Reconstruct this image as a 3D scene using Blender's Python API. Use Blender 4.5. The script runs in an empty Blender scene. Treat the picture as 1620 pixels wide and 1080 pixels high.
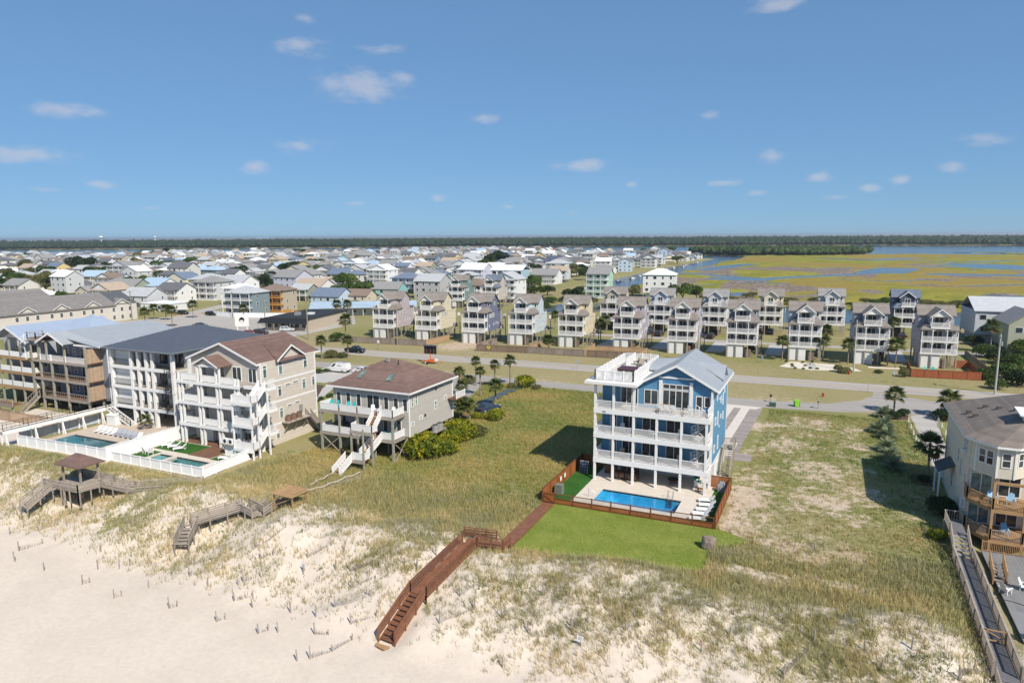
import bpy, math, random
import numpy as np
from mathutils import Vector, Matrix
random.seed(7); RNG = np.random.default_rng(11)
R = math.radians
sc = bpy.context.scene
COL = sc.collection
# ---------------------------------------------------------------- camera
# World: x runs along the beach street, y inland, z up; camera hovers above the beach at 30 m.
CAM_H = 30.0
cd = bpy.data.cameras.new('camera'); cam = bpy.data.objects.new('camera', cd); COL.objects.link(cam)
cd.lens = 24.0; cd.sensor_width = 36.0; cd.clip_start = 0.5; cd.clip_end = 60000
cam.matrix_world = (Matrix.Translation((0, 0, CAM_H)) @ Matrix.Rotation(R(25), 4, 'Z') @
                    Matrix.Rotation(R(90 - 8.74), 4, 'X') @ Matrix.Rotation(R(-0.33), 4, 'Z'))
sc.camera = cam
# ---------------------------------------------------------------- sun, sky, exposure
SUN_EL = 45.0
SUN_TO = Vector((0.835, -0.55, 0)).normalized() * math.cos(R(SUN_EL)) + Vector((0, 0, math.sin(R(SUN_EL))))
sl = bpy.data.lights.new('sun', 'SUN'); so = bpy.data.objects.new('sun', sl); COL.objects.link(so)
sl.energy = 4.3; sl.angle = R(0.53); sl.color = (1.0, 0.93, 0.82)
so.rotation_euler = SUN_TO.to_track_quat('Z', 'Y').to_euler()
so.location = (0, -50, 120)
wd = bpy.data.worlds.new('World'); sc.world = wd; wd.use_nodes = True
wn = wd.node_tree.nodes; wl = wd.node_tree.links; wn.clear()
sky = wn.new('ShaderNodeTexSky'); sky.sky_type = 'NISHITA'; sky.sun_disc = False
sky.sun_elevation = R(SUN_EL); sky.sun_rotation = math.atan2(SUN_TO.x, SUN_TO.y)
sky.altitude = 2000; sky.air_density = 1.0; sky.dust_density = 0.0; sky.ozone_density = 6.0
bg = wn.new('ShaderNodeBackground'); bg.inputs['Strength'].default_value = 0.1
wo = wn.new('ShaderNodeOutputWorld')
tc = wn.new('ShaderNodeTexCoord')
def wmath(op, a, b=None, clamp=False):
    n = wn.new('ShaderNodeMath'); n.operation = op; n.use_clamp = clamp
    for i, v in enumerate((a, b)):
        if v is None: continue
        if hasattr(v, 'links'): wl.new(v, n.inputs[i])
        else: n.inputs[i].default_value = v
    return n.outputs[0]
sx = wn.new('ShaderNodeSeparateXYZ'); wl.new(tc.outputs['Generated'], sx.inputs[0])
azn = wmath('ARCTAN2', sx.outputs[0], sx.outputs[1])          # azimuth from +y towards +x
eln = wmath('ARCSINE', sx.outputs[2])
cb = wn.new('ShaderNodeCombineXYZ'); wl.new(azn, cb.inputs[0]); wl.new(eln, cb.inputs[1])
# small fair-weather clouds: (azimuth deg, elevation deg, half width deg, half height deg, weight)
CLOUDS = []
def dirpx(px, py):
    u, v = (px - 810) / 1080.0, -(py - 540) / 1080.0
    d = cam.matrix_world.to_3x3() @ Vector((u, v, -1)); d.normalize()
    return math.atan2(d.x, d.y), math.asin(d.z)
for px, py, hw, hh, w in [(568, 138, 80, 26, 1), (480, 74, 48, 16, .8), (632, 122, 36, 10, .75), (608, 79, 50, 9, .6), (40, 244, 62, 13, 1),
        (108, 176, 50, 11, .9), (478, 232, 55, 15, .7), (405, 264, 28, 11, .85), (768, 186, 28, 10, .85), (920, 262, 60, 11, .9),
        (1222, 249, 22, 13, .9), (1148, 289, 30, 7, .95), (1296, 279, 23, 10, .9), (1372, 298, 17, 8, 1), (1428, 285, 17, 8, 1),
        (1560, 218, 34, 11, .75), (1230, 6, 48, 13, .95), (690, 312, 18, 8, .95), (165, 293, 22, 7, .9), (805, 327, 14, 6, .95),
        (1200, 305, 18, 6, .9), (1130, 180, 34, 8, .5), (487, 30, 22, 8, .55), (998, 292, 12, 8, .75), (905, 337, 14, 5, .8),
        (1505, 265, 20, 9, .6), (1320, 312, 22, 5, .7), (240, 330, 24, 5, .6), (560, 322, 20, 5, .6), (70, 300, 30, 5, .5)]:
    a_, e_ = dirpx(px, py)
    CLOUDS.append((a_, e_, hw / 1080.0 * 1.25, hh / 1080.0 * 1.3, w))
skv = wn.new('ShaderNodeVectorMath'); skv.operation = 'SCALE'; skv.inputs['Scale'].default_value = .091; wl.new(sky.outputs[0], skv.inputs[0])
skg = wn.new('ShaderNodeGamma'); skg.inputs[1].default_value = .4; wl.new(skv.outputs[0], skg.inputs[0])
skt = wn.new('ShaderNodeVectorMath'); skt.operation = 'MULTIPLY'; wl.new(skg.outputs[0], skt.inputs[0]); skt.inputs[1].default_value = (2.76, 4.38, 6.12)
wnz = wn.new('ShaderNodeTexNoise'); wnz.inputs['Scale'].default_value = 26; wnz.inputs['Detail'].default_value = 4; wnz.inputs['Roughness'].default_value = .55
mp = wn.new('ShaderNodeMapping'); mp.inputs['Scale'].default_value = (1, 2.1, 1); wl.new(cb.outputs[0], mp.inputs[0]); wl.new(mp.outputs[0], wnz.inputs['Vector'])
mask = None
for a_, e_, wa, we, w in CLOUDS:
    s1 = wn.new('ShaderNodeVectorMath'); s1.operation = 'MULTIPLY_ADD'; wl.new(cb.outputs[0], s1.inputs[0]); s1.inputs[1].default_value = (1 / wa, 1 / we, 0); s1.inputs[2].default_value = (-a_ / wa, -e_ / we, 0)
    s3 = wn.new('ShaderNodeVectorMath'); s3.operation = 'LENGTH'; wl.new(s1.outputs[0], s3.inputs[0])
    t = wn.new('ShaderNodeMath'); t.operation = 'MULTIPLY_ADD'; wl.new(s3.outputs['Value'], t.inputs[0]); t.inputs[1].default_value = -w; t.inputs[2].default_value = w; t = t.outputs[0]
    mask = t if mask is None else wmath('MAXIMUM', mask, t)
mask = wmath('MAXIMUM', mask, 0.0)
dens = wmath('MULTIPLY_ADD', mask, 1.3); dens.node.inputs[2].default_value = -1.25
nz = wmath('MULTIPLY', wnz.outputs[0], 2.2); dens = wmath('ADD', dens, nz)
mr = wn.new('ShaderNodeMapRange'); mr.interpolation_type = 'SMOOTHSTEP'; wl.new(dens, mr.inputs[0])
mr.inputs[1].default_value = .0; mr.inputs[2].default_value = 1.15; mr.inputs[3].default_value = 0; mr.inputs[4].default_value = .52
gate = wmath('MULTIPLY', mr.outputs[0], wmath('MULTIPLY', mask, 3.0, True))
mix = wn.new('ShaderNodeMixRGB'); wl.new(gate, mix.inputs[0]); wl.new(skt.outputs[0], mix.inputs[1]); mix.inputs[2].default_value = (4.6, 4.65, 5.2, 1)
wl.new(mix.outputs[0], bg.inputs[0]); wl.new(bg.outputs[0], wo.inputs[0])
sc.view_settings.view_transform = 'Standard'; sc.view_settings.look = 'None'; sc.view_settings.gamma = 1; sc.view_settings.use_curve_mapping = False
sc.view_settings.exposure = 0.4
sc.render.engine = 'CYCLES'
sc.cycles.use_denoising = True
sc.cycles.max_bounces = 6; sc.cycles.diffuse_bounces = 3; sc.cycles.glossy_bounces = 3; sc.cycles.transparent_max_bounces = 12
sc.cycles.transmission_bounces = 4; sc.cycles.caustics_reflective = False; sc.cycles.caustics_refractive = False
sc.cycles.sample_clamp_indirect = 6
# ================================================================ helpers
_mats = {}
def _nt(name):
    m = bpy.data.materials.new(name); m.use_nodes = True
    return m, m.node_tree.nodes, m.node_tree.links, m.node_tree.nodes['Principled BSDF']
def _mth(N, L, op, a, b=None, clamp=False):
    n = N.new('ShaderNodeMath'); n.operation = op; n.use_clamp = clamp
    for i, v in enumerate((a, b)):
        if v is None: continue
        if hasattr(v, 'links'): L.new(v, n.inputs[i])
        else: n.inputs[i].default_value = v
    return n.outputs[0]
def _mixc(N, L, f, a, b, bt='MIX'):
    n = N.new('ShaderNodeMixRGB'); n.blend_type = bt
    for i, v in enumerate((f, a, b)):
        if hasattr(v, 'links'): L.new(v, n.inputs[i])
        elif i == 0: n.inputs[0].default_value = v
        else: n.inputs[i].default_value = (*v, 1) if len(v) == 3 else v
    return n.outputs[0]
def _noise(N, L, vec, scale, det=3, rough=.55, dist=0):
    n = N.new('ShaderNodeTexNoise'); n.inputs['Scale'].default_value = scale; n.inputs['Detail'].default_value = det
    n.inputs['Roughness'].default_value = rough; n.inputs['Distortion'].default_value = dist
    if vec is not None: L.new(vec, n.inputs['Vector'])
    return n.outputs[0]
def _ramp(N, L, v, lo, hi, a=0., b=1.):
    n = N.new('ShaderNodeMapRange'); n.interpolation_type = 'SMOOTHSTEP'; L.new(v, n.inputs[0])
    for i, x in enumerate((lo, hi, a, b)): n.inputs[i + 1].default_value = x
    return n.outputs[0]
def MAT(name, col, rough=.7, var=.12, scale=2.5, lines=None, stretch=None, metal=0., spec=.35, bump=0., dirt=0., orand=0.):
    """Plain procedural paint, wood, shingle, metal ...: two octaves of tone variation, optional joint lines every `lines` m in z or along an axis."""
    if name in _mats: return _mats[name]
    m, N, L, B = _nt(name); _mats[name] = m
    t = N.new('ShaderNodeTexCoord'); vec = t.outputs['Object']
    if stretch:
        mp_ = N.new('ShaderNodeMapping'); mp_.inputs['Scale'].default_value = stretch; L.new(vec, mp_.inputs[0]); svec = mp_.outputs[0]
    else: svec = vec
    n1 = _noise(N, L, svec, scale, 4); n2 = _noise(N, L, svec, scale * 9, 3)
    f = _mth(N, L, 'ADD', _mth(N, L, 'MULTIPLY', n1, .6), _mth(N, L, 'MULTIPLY', n2, .4))
    v = _ramp(N, L, f, .3, .7, 1 - var, 1 + var)
    if orand:
        oi = N.new('ShaderNodeObjectInfo'); v = _mth(N, L, 'MULTIPLY', v, _ramp(N, L, oi.outputs['Random'], 0, 1, 1 - orand, 1 + orand))
    if lines:
        ax, step, wdt, drk = lines
        s = N.new('ShaderNodeSeparateXYZ'); L.new(vec, s.inputs[0])
        fr = _mth(N, L, 'FRACT', _mth(N, L, 'MULTIPLY', s.outputs['XYZ'.index(ax)], 1 / step))
        ln = _mth(N, L, 'LESS_THAN', fr, wdt)
        v = _mth(N, L, 'MULTIPLY', v, _mth(N, L, 'SUBTRACT', 1.0, _mth(N, L, 'MULTIPLY', ln, drk)))
        fl = _mth(N, L, 'FLOOR', _mth(N, L, 'MULTIPLY', s.outputs['XYZ'.index(ax)], 1 / step))
        wn_ = N.new('ShaderNodeTexWhiteNoise'); wn_.noise_dimensions = '1D'; L.new(fl, wn_.inputs['W'])
        v = _mth(N, L, 'MULTIPLY', v, _ramp(N, L, wn_.outputs[0], 0, 1, 1 - var * .7, 1 + var * .7))
    c = _mixc(N, L, 1.0, col, v, 'MULTIPLY')
    if dirt:
        dn = _noise(N, L, vec, .7, 5, .65); c = _mixc(N, L, _ramp(N, L, dn, .52, .75, 0, dirt), c, (.16, .13, .1))
    L.new(c, B.inputs['Base Color'])
    B.inputs['Roughness'].default_value = rough; B.inputs['Metallic'].default_value = metal; B.inputs['Specular IOR Level'].default_value = spec
    if bump:
        b = N.new('ShaderNodeBump'); b.inputs['Strength'].default_value = bump; b.inputs['Distance'].default_value = .05
        L.new(f, b.inputs['Height']); L.new(b.outputs[0], B.inputs['Normal'])
    return m
def siding(name, col, **k): return MAT(name, col, lines=('Z', .2, .13, .28), var=.05, dirt=.06, **k)
def leafmat(name, col, trans=.25, rnd=.3):
    if name in _mats: return _mats[name]
    m, N, L, B = _nt(name); _mats[name] = m
    at = N.new('ShaderNodeAttribute'); at.attribute_name = 'tone'
    oi = N.new('ShaderNodeObjectInfo')
    c = _mixc(N, L, 1.0, col, at.outputs['Color'], 'MULTIPLY')
    c = _mixc(N, L, 1.0, c, _ramp(N, L, oi.outputs['Random'], 0, 1, 1 - rnd, 1 + rnd), 'MULTIPLY')
    L.new(c, B.inputs['Base Color']); B.inputs['Roughness'].default_value = .6; B.inputs['Specular IOR Level'].default_value = .25
    tr = N.new('ShaderNodeBsdfTranslucent'); L.new(c, tr.inputs[0])
    mx = N.new('ShaderNodeMixShader'); mx.inputs[0].default_value = trans
    L.new(B.outputs[0], mx.inputs[1]); L.new(tr.outputs[0], mx.inputs[2]); L.new(mx.outputs[0], N['Material Output'].inputs[0])
    return m
def glassmat(name, col=(.022, .028, .032), rough=.06):
    if name in _mats: return _mats[name]
    m, N, L, B = _nt(name); _mats[name] = m
    t = N.new('ShaderNodeTexCoord'); oi = N.new('ShaderNodeObjectInfo')
    n = _noise(N, L, t.outputs['Object'], 1.7, 3)
    k = _mth(N, L, 'ADD', _ramp(N, L, n, .35, .7, .5, 1.7), _mth(N, L, 'MULTIPLY', oi.outputs['Random'], 1.2))
    L.new(_mixc(N, L, 1.0, col, k, 'MULTIPLY'), B.inputs['Base Color'])
    B.inputs['Roughness'].default_value = rough; B.inputs['Specular IOR Level'].default_value = .5
    b = N.new('ShaderNodeBump'); b.inputs['Strength'].default_value = .05; L.new(_noise(N, L, t.outputs['Object'], .8, 1), b.inputs['Height']); L.new(b.outputs[0], B.inputs['Normal'])
    return m
WHITE = MAT('white_paint', (.78, .77, .75), .5, .05, dirt=.05)
VINYL = MAT('white_vinyl', (.84, .84, .84), .4, .03)
RAILW = MAT('white_rail', (.80, .79, .78), .45, .05)
GLASS = glassmat('window_glass')
GREENGLASS = glassmat('curtained_glass', (.085, .125, .115))
WOODW = MAT('weathered_wood', (.32, .275, .23), .85, .25, 1.5, stretch=(1, 1, 6), orand=.12)
WOODG = MAT('grey_green_post', (.30, .29, .235), .85, .2, 1.5, stretch=(1, 1, 4))
WOODT = MAT('tan_lumber', (.38, .23, .11), .75, .2, 1.5, stretch=(1, 1, 4), orand=.1)
WOODD = MAT('dark_deck', (.17, .085, .05), .7, .25, 2)
STAIN = MAT('red_brown_stain', (.20, .088, .048), .6, .25, 2, orand=.12)
FENCE = MAT('orange_brown_stain', (.30, .105, .03), .62, .18, 1.5, stretch=(1, 1, .4), orand=.08)
GREYDECK = MAT('grey_decking', (.21, .205, .205), .75, .1, 2, lines=('X', .3, .08, .25))
CONC = MAT('pool_concrete', (.60, .53, .45), .8, .07, 1.2, dirt=.05)
CONCG = MAT('grey_concrete', (.45, .43, .40), .85, .12, 1)
STEEL = MAT('steel', (.55, .55, .56), .3, .03, metal=.9)
BLACK = MAT('black_metal', (.02, .02, .022), .45, .1)
ACGREY = MAT('grey_housing', (.28, .28, .275), .55, .1)
RUBBER = MAT('tyre_rubber', (.022, .022, .022), .8, .1)
TURQ = MAT('turquoise_plastic', (.02, .45, .46), .45, .06)
LTBLUE = MAT('light_blue_plastic', (.30, .50, .68), .45, .06)
PLASTW = MAT('white_plastic', (.76, .76, .75), .4, .04)
def shingle(name, col): return MAT(name, col, .9, .16, 1.1, lines=('Z', .14, .14, .22), bump=.15)

class MB:
    """Collects boxes, slabs, bars and tubes; build() links them as one mesh object."""
    def __init__(s): s.v = []; s.f = []; s.mi = []; s.cur = 0
    def add(s, vs, fs):
        o = len(s.v); s.v += [tuple(x) for x in vs]; s.f += [tuple(o + i for i in f) for f in fs]; s.mi += [s.cur] * len(fs); return s
    def box(s, x0, x1, y0, y1, z0, z1):
        return s.add([(x0, y0, z0), (x1, y0, z0), (x1, y1, z0), (x0, y1, z0), (x0, y0, z1), (x1, y0, z1), (x1, y1, z1), (x0, y1, z1)],
                     [(0, 3, 2, 1), (4, 5, 6, 7), (0, 1, 5, 4), (1, 2, 6, 5), (2, 3, 7, 6), (3, 0, 4, 7)])
    def ext(s, pts, vec):
        """A flat polygon given thickness along vec."""
        n = len(pts); p = [Vector(a) for a in pts]; w = Vector(vec)
        nr = Vector((0, 0, 0))
        for i in range(n): nr += p[i].cross(p[(i + 1) % n])
        if nr.dot(w) > 0: p.reverse()
        vs = p + [a + w for a in p]
        return s.add(vs, [tuple(range(n)), tuple(range(2 * n - 1, n - 1, -1))] + [(i, i + n, (i + 1) % n + n, (i + 1) % n) for i in range(n)])
    def bar(s, a, b, w, h=None):
        h = h or w; a = Vector(a); b = Vector(b); d = (b - a).normalized()
        sd = d.cross(Vector((0, 0, 1)))
        sd = Vector((1, 0, 0)) if sd.length < 1e-4 else sd.normalized()
        up = sd.cross(d) * (h / 2); sd = sd * (w / 2)
        vs = [q + i * sd + j * up for q in (a, b) for i, j in ((-1, -1), (1, -1), (1, 1), (-1, 1))]
        return s.add(vs, [(0, 1, 2, 3), (7, 6, 5, 4), (0, 4, 5, 1), (1, 5, 6, 2), (2, 6, 7, 3), (3, 7, 4, 0)])
    def cyl(s, a, b, r0, r1=None, n=10):
        r1 = r0 if r1 is None else r1; a = Vector(a); b = Vector(b); d = (b - a).normalized()
        u = d.orthogonal().normalized(); w = d.cross(u)
        vs = [c + (math.cos(2 * math.pi * i / n) * u + math.sin(2 * math.pi * i / n) * w) * r for c, r in ((a, r0), (b, r1)) for i in range(n)]
        return s.add(vs, [(i, (i + 1) % n, (i + 1) % n + n, i + n) for i in range(n)] + [tuple(range(n - 1, -1, -1)), tuple(range(n, 2 * n))])
    def tube(s, pts, r, n=6):
        for a, b in zip(pts, pts[1:]): s.cyl(a, b, r, r, n)
        return s
    def ball(s, c, rx, ry, rz, seg=10, rings=6):
        vs = [(c[0], c[1], c[2] - rz)]; fs = []
        for j in range(1, rings):
            t = math.pi * j / rings - math.pi / 2
            vs += [(c[0] + rx * math.cos(t) * math.cos(2 * math.pi * i / seg), c[1] + ry * math.cos(t) * math.sin(2 * math.pi * i / seg), c[2] + rz * math.sin(t)) for i in range(seg)]
        vs.append((c[0], c[1], c[2] + rz)); n = len(vs)
        fs += [(0, 1 + (i + 1) % seg, 1 + i) for i in range(seg)]
        for j in range(rings - 2): fs += [(1 + j * seg + i, 1 + j * seg + (i + 1) % seg, 1 + (j + 1) * seg + (i + 1) % seg, 1 + (j + 1) * seg + i) for i in range(seg)]
        fs += [(n - 1, n - 1 - seg + i, n - 1 - seg + (i + 1) % seg) for i in range(seg)]
        return s.add(vs, fs)
    def mesh(s, name, mats):
        me = bpy.data.meshes.new(name); me.from_pydata(s.v, [], s.f)
        for m in (mats if isinstance(mats, (list, tuple)) else [mats]): me.materials.append(m)
        if max(s.mi, default=0): me.polygons.foreach_set('material_index', s.mi)
        me.update(); return me
    def build(s, name, mats, parent=None, smooth=False):
        me = s.mesh(name, mats)
        if smooth: me.polygons.foreach_set('use_smooth', [True] * len(me.polygons))
        return put(name, me, parent)
def put(name, me, parent=None, loc=None, rz=None, scale=None):
    o = bpy.data.objects.new(name, me); COL.objects.link(o)
    if parent is not None: o.parent = parent
    if loc is not None: o.location = loc
    if rz is not None: o.rotation_euler = (0, 0, rz)
    if scale is not None: o.scale = scale if hasattr(scale, '__len__') else (scale,) * 3
    return o
def tag(o, label=None, cat=None, group=None, kind=None):
    for k, v in (('label', label), ('category', cat), ('group', group), ('kind', kind)):
        if v: o[k] = v
    return o
def thing(name, label, cat, loc=(0, 0, 0), rz=0., group=None):
    return tag(put(name, None, None, loc, rz), label, cat, group)
def struct(name, o): o.name = name; o['kind'] = 'structure'; return o
def bx(name, parent, mat, x0, x1, y0, y1, z0, z1): return MB().box(x0, x1, y0, y1, z0, z1).build(name, mat, parent)
_kids = {}
def dup(root, loc, rz, label=None, group=None, swap=None, parent=None, scale=None):
    """Copy a thing with its parts and their parts; meshes stay shared, swap exchanges materials on the copies only."""
    c = root.copy(); COL.objects.link(c); c.parent = parent
    if loc is not None: c.location = loc; c.rotation_euler = (0, 0, rz)
    if scale is not None: c.scale = scale if hasattr(scale, '__len__') else (scale,) * 3
    if label: c['label'] = label
    if group: c['group'] = group
    if swap and c.data:
        for sl_ in c.material_slots:
            nm = swap.get(sl_.material.name if sl_.material else '')
            if nm: sl_.link = 'OBJECT'; sl_.material = nm
    for ch in kids(root): dup(ch, None, 0, None, None, swap, c)
    return c
def kids(o):
    if not _kids:
        for x in bpy.data.objects:
            if x.parent: _kids.setdefault(x.parent.name, []).append(x)
    return _kids.get(o.name, [])
def fresh(): _kids.clear()
_wm = {}
FACE = {'f': 0, 'r': math.pi / 2, 'b': math.pi, 'l': -math.pi / 2}
def window(parent, x, y, z, w, h, face='f', style='sash', frame=WHITE, glass=GLASS, fw=.09, name='window'):
    """A framed window or glazed door standing proud of its wall; panes are its own pieces."""
    key = (round(w, 2), round(h, 2), style, frame.name, glass.name, fw)
    if key not in _wm:
        b = MB(); P = []
        b.box(-w / 2, w / 2, -.07, .03, 0, fw); b.box(-w / 2, w / 2, -.07, .03, h - fw, h)
        b.box(-w / 2, -w / 2 + fw, -.068, .03, fw, h - fw); b.box(w / 2 - fw, w / 2, -.068, .03, fw, h - fw)
        n = int(style[1:]) if style[0] == 's' and style[1:].isdigit() else 1
        xs = [-w / 2 + fw + i * (w - 2 * fw) / n for i in range(n + 1)]
        for i in range(1, n): b.box(xs[i] - .04, xs[i] + .04, -.062, .03, fw, h - fw)
        zs = [fw, h * .5, h - fw] if style == 'sash' else ([fw, h * .72, h - fw] if style == 'tran' else [fw, h - fw])
        for zz in zs[1:-1]: b.box(-w / 2 + fw, w / 2 - fw, -.06, .03, zz - .035, zz + .035)
        for i in range(n):
            for j in range(len(zs) - 1): P.append(MB().box(xs[i], xs[i + 1], -.02, .02, zs[j], zs[j + 1]).mesh('pane', glass))
        _wm[key] = (b.mesh(name, frame), P)
    fm, P = _wm[key]
    o = put(name, fm, parent, (x, y, z), FACE[face] if isinstance(face, str) else face)
    for p in P: put('pane', p, o)
    return o
_fm = {}
def farwin(parent, x, y, z, w, h, face='f', frame=WHITE, glass=GLASS, name='window'):
    key = (round(w, 1), round(h, 1), frame.name, glass.name)
    if key not in _fm:
        b = MB(); b.box(-w / 2, w / 2, -.06, .02, 0, h); b.cur = 1; b.box(-w / 2 + .1, w / 2 - .1, -.085, .02, .1, h - .1)
        _fm[key] = b.mesh('window', [frame, glass])
    return put(name, _fm[key], parent, (x, y, z), FACE[face])
def rail_mb(b, a, c, h=1.02, step=.15, bal=.045, top=.09, lo=.1):
    a = Vector(a); c = Vector(c); up = Vector((0, 0, 1)); n = max(1, int((c - a).length / step))
    b.bar(a + up * (h - .03), c + up * (h - .03), top, .06); b.bar(a + up * lo, c + up * lo, .05, .06)
    for i in range(1, n):
        q = a.lerp(c, i / n); b.bar(q + up * lo, q + up * (h - .05), bal)
    return b
def railing(parent, pts, mat=RAILW, posts=True, pw=.1, **k):
    for a, c in zip(pts, pts[1:]):
        b = rail_mb(MB(), a, c, **k)
        if posts:
            for q in (a, c): b.box(q[0] - pw / 2, q[0] + pw / 2, q[1] - pw / 2, q[1] + pw / 2, q[2], q[2] + k.get('h', 1.02) + .08)
        b.build('railing', mat, parent)
def post(parent, x, y, z0, z1, w=.22, mat=WHITE, name='post'):
    return bx(name, parent, mat, x - w / 2, x + w / 2, y - w / 2, y + w / 2, z0, z1)
def stair(parent, a, c, w, tm, sm, rm=None, nt=None, rail_h=.95, name='tread', step=.16):
    """A straight flight from foot a to head c (centre line); each tread its own piece."""
    a = Vector(a); c = Vector(c); hd = Vector((c.x - a.x, c.y - a.y, 0)); n = nt or max(2, int(abs(c.z - a.z) / .19)); run = hd.normalized(); sd = Vector((-run.y, run.x, 0)) * (w / 2)
    me = None; ang = math.atan2(run.y, run.x); dpt = hd.length / n + .03
    for i in range(n):
        q = a.lerp(c, (i + .6) / n)
        if me is None: me = MB().box(-dpt / 2, dpt / 2, -w / 2, w / 2, -.05, 0).mesh(name, tm)
        put(name, me, parent, q, ang)
    for s_ in (-1, 1): MB().bar(a + sd * s_ - Vector((0, 0, .08)), c + sd * s_ - Vector((0, 0, .08)), .06, .3).build('stringer', sm, parent)
    if rm:
        for s_ in (-1, 1):
            b = rail_mb(MB(), a + sd * s_ * 1.0, c + sd * s_ * 1.0, rail_h, step)
            for q in (a, c): b.box(q.x + sd.x * s_ - .05, q.x + sd.x * s_ + .05, q.y + sd.y * s_ - .05, q.y + sd.y * s_ + .05, q.z - .3, q.z + rail_h + .1)
            b.build('stair_railing', rm, parent)
def gable(b, x0, x1, y0, y1, ze, zr, axis='y', th=.18, ov=.45, seam=0):
    """Two roof slabs; the ridge runs along axis."""
    if axis == 'y':
        xm = (x0 + x1) / 2; sl_ = (zr - ze) / (xm - x0); a0 = ze - sl_ * ov
        for e, m in ((x0 - ov, xm), (x1 + ov, xm)):
            P_ = [(e, y0 - ov, a0), (e, y1 + ov, a0), (m, y1 + ov, zr), (m, y0 - ov, zr)]; b.ext(P_, (0, 0, th))
            if seam: seams(b, P_, th, seam)
    else:
        ym = (y0 + y1) / 2; sl_ = (zr - ze) / (ym - y0); a0 = ze - sl_ * ov
        for e in (y0 - ov, y1 + ov):
            P_ = [(x0 - ov, e, a0), (x1 + ov, e, a0), (x1 + ov, ym, zr), (x0 - ov, ym, zr)]; b.ext(P_, (0, 0, th))
            if seam: seams(b, P_, th, seam)
    return b
def seams(b, P_, th, step):
    a, c, d, e = [Vector(p) + Vector((0, 0, th + .01)) for p in P_]
    n = max(1, int((c - a).length / step))
    for i in range(n + 1):
        t = i / n; b.bar(a.lerp(c, t), e.lerp(d, t), .05, .05)
def gable_wall(parent, mat, x0, x1, y, ze, zr, axis='y', th=.12, name='gable_wall'):
    """The triangle of wall under a gable."""
    if axis == 'y': return MB().ext([(x0, y, ze), (x1, y, ze), ((x0 + x1) / 2, y, zr)], (0, th, 0)).build(name, mat, parent)
    return MB().ext([(y, x0, ze), (y, x1, ze), (y, (x0 + x1) / 2, zr)], (th, 0, 0)).build(name, mat, parent)
def hip(b, x0, x1, y0, y1, ze, zr, ov=.5, th=.16, inset=None, seam=0):
    X0, X1, Y0, Y1 = x0 - ov, x1 + ov, y0 - ov, y1 + ov
    if X1 - X0 >= Y1 - Y0:
        i = inset if inset is not None else (Y1 - Y0) / 2; ym = (Y0 + Y1) / 2; r0, r1 = (X0 + i, ym), (X1 - i, ym)
        quads = [(0, 1, 5, 4), (1, 2, 5), (2, 3, 4, 5), (3, 0, 4)]
    else:
        i = inset if inset is not None else (X1 - X0) / 2; xm = (X0 + X1) / 2; r0, r1 = (xm, Y0 + i), (xm, Y1 - i)
        quads = [(0, 1, 4), (1, 2, 5, 4), (2, 3, 5), (3, 0, 4, 5)]
    V_ = [(X0, Y0, ze), (X1, Y0, ze), (X1, Y1, ze), (X0, Y1, ze), (*r0, zr), (*r1, zr)]
    lo = [(x, y, ze - th) for x, y, _ in V_[:4]]
    b.add(V_ + lo, quads + [(9, 8, 7, 6), (0, 6, 7, 1), (1, 7, 8, 2), (2, 8, 9, 3), (3, 9, 6, 0)])
    if seam:
        up = Vector((0, 0, .015)); V3 = [Vector(v) + up for v in V_]
        for q in quads:
            e0, e1 = V3[q[0]], V3[q[1]]; n = max(1, int((e1 - e0).length / seam))
            top = [V3[k] for k in q[2:]][::-1]
            for k in range(1, n):
                t = k / n; p = e0.lerp(e1, t); d = (e1 - e0).normalized(); L_ = (e1 - e0).length
                if len(top) == 1: ta = (top[0] - e0).dot(d) / L_; apex = top[0]; f = t / ta if t < ta else (1 - t) / (1 - ta); q2 = p + (apex - (e0 + d * L_ * ta)) * max(.02, min(1, f))
                else:
                    t0, t1 = (top[0] - e0).dot(d) / L_, (top[1] - e0).dot(d) / L_; rise = top[0] - (e0 + d * L_ * t0)
                    f = t / t0 if (t < t0 and t0 > 0) else ((1 - t) / (1 - t1) if (t > t1 and t1 < 1) else 1); q2 = p + rise * max(.02, min(1, f))
                b.bar(p, q2, .05, .05)
    return b
def vnoise(x, y, seed=0):
    xi = np.floor(x).astype(np.int64); yi = np.floor(y).astype(np.int64); xf = x - xi; yf = y - yi
    def h(a, c):
        n = (a * 374761393 + c * 668265263 + seed * 974634777) & 0x7fffffff
        n = ((n ^ (n >> 13)) * 1274126177) & 0x7fffffff
        return ((n ^ (n >> 16)) & 0xffff) / 65535.0
    u = xf * xf * (3 - 2 * xf); v = yf * yf * (3 - 2 * yf)
    return (h(xi, yi) * (1 - u) + h(xi + 1, yi) * u) * (1 - v) + (h(xi, yi + 1) * (1 - u) + h(xi + 1, yi + 1) * u) * v
def fbm(x, y, seed=0, o=4):
    s = 0.; a = .5; t = 0.
    for k in range(o): s = s + a * vnoise(x * 2 ** k + 17 * k, y * 2 ** k - 31 * k, seed + k); t += a; a *= .55
    return s / t
def sst(x, a, b): t = np.clip((x - a) / (b - a), 0, 1); return t * t * (3 - 2 * t)
# a pixel of the photograph only gives a direction; the ground it meets gives the place
_MW = cam.matrix_world.to_3x3()
def at(px, py, z=0.):
    d = _MW @ Vector(((px - 810) / 1080.0, -(py - 540) / 1080.0, -1)); t = (z - CAM_H) / d.z
    return d.x * t, d.y * t

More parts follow.
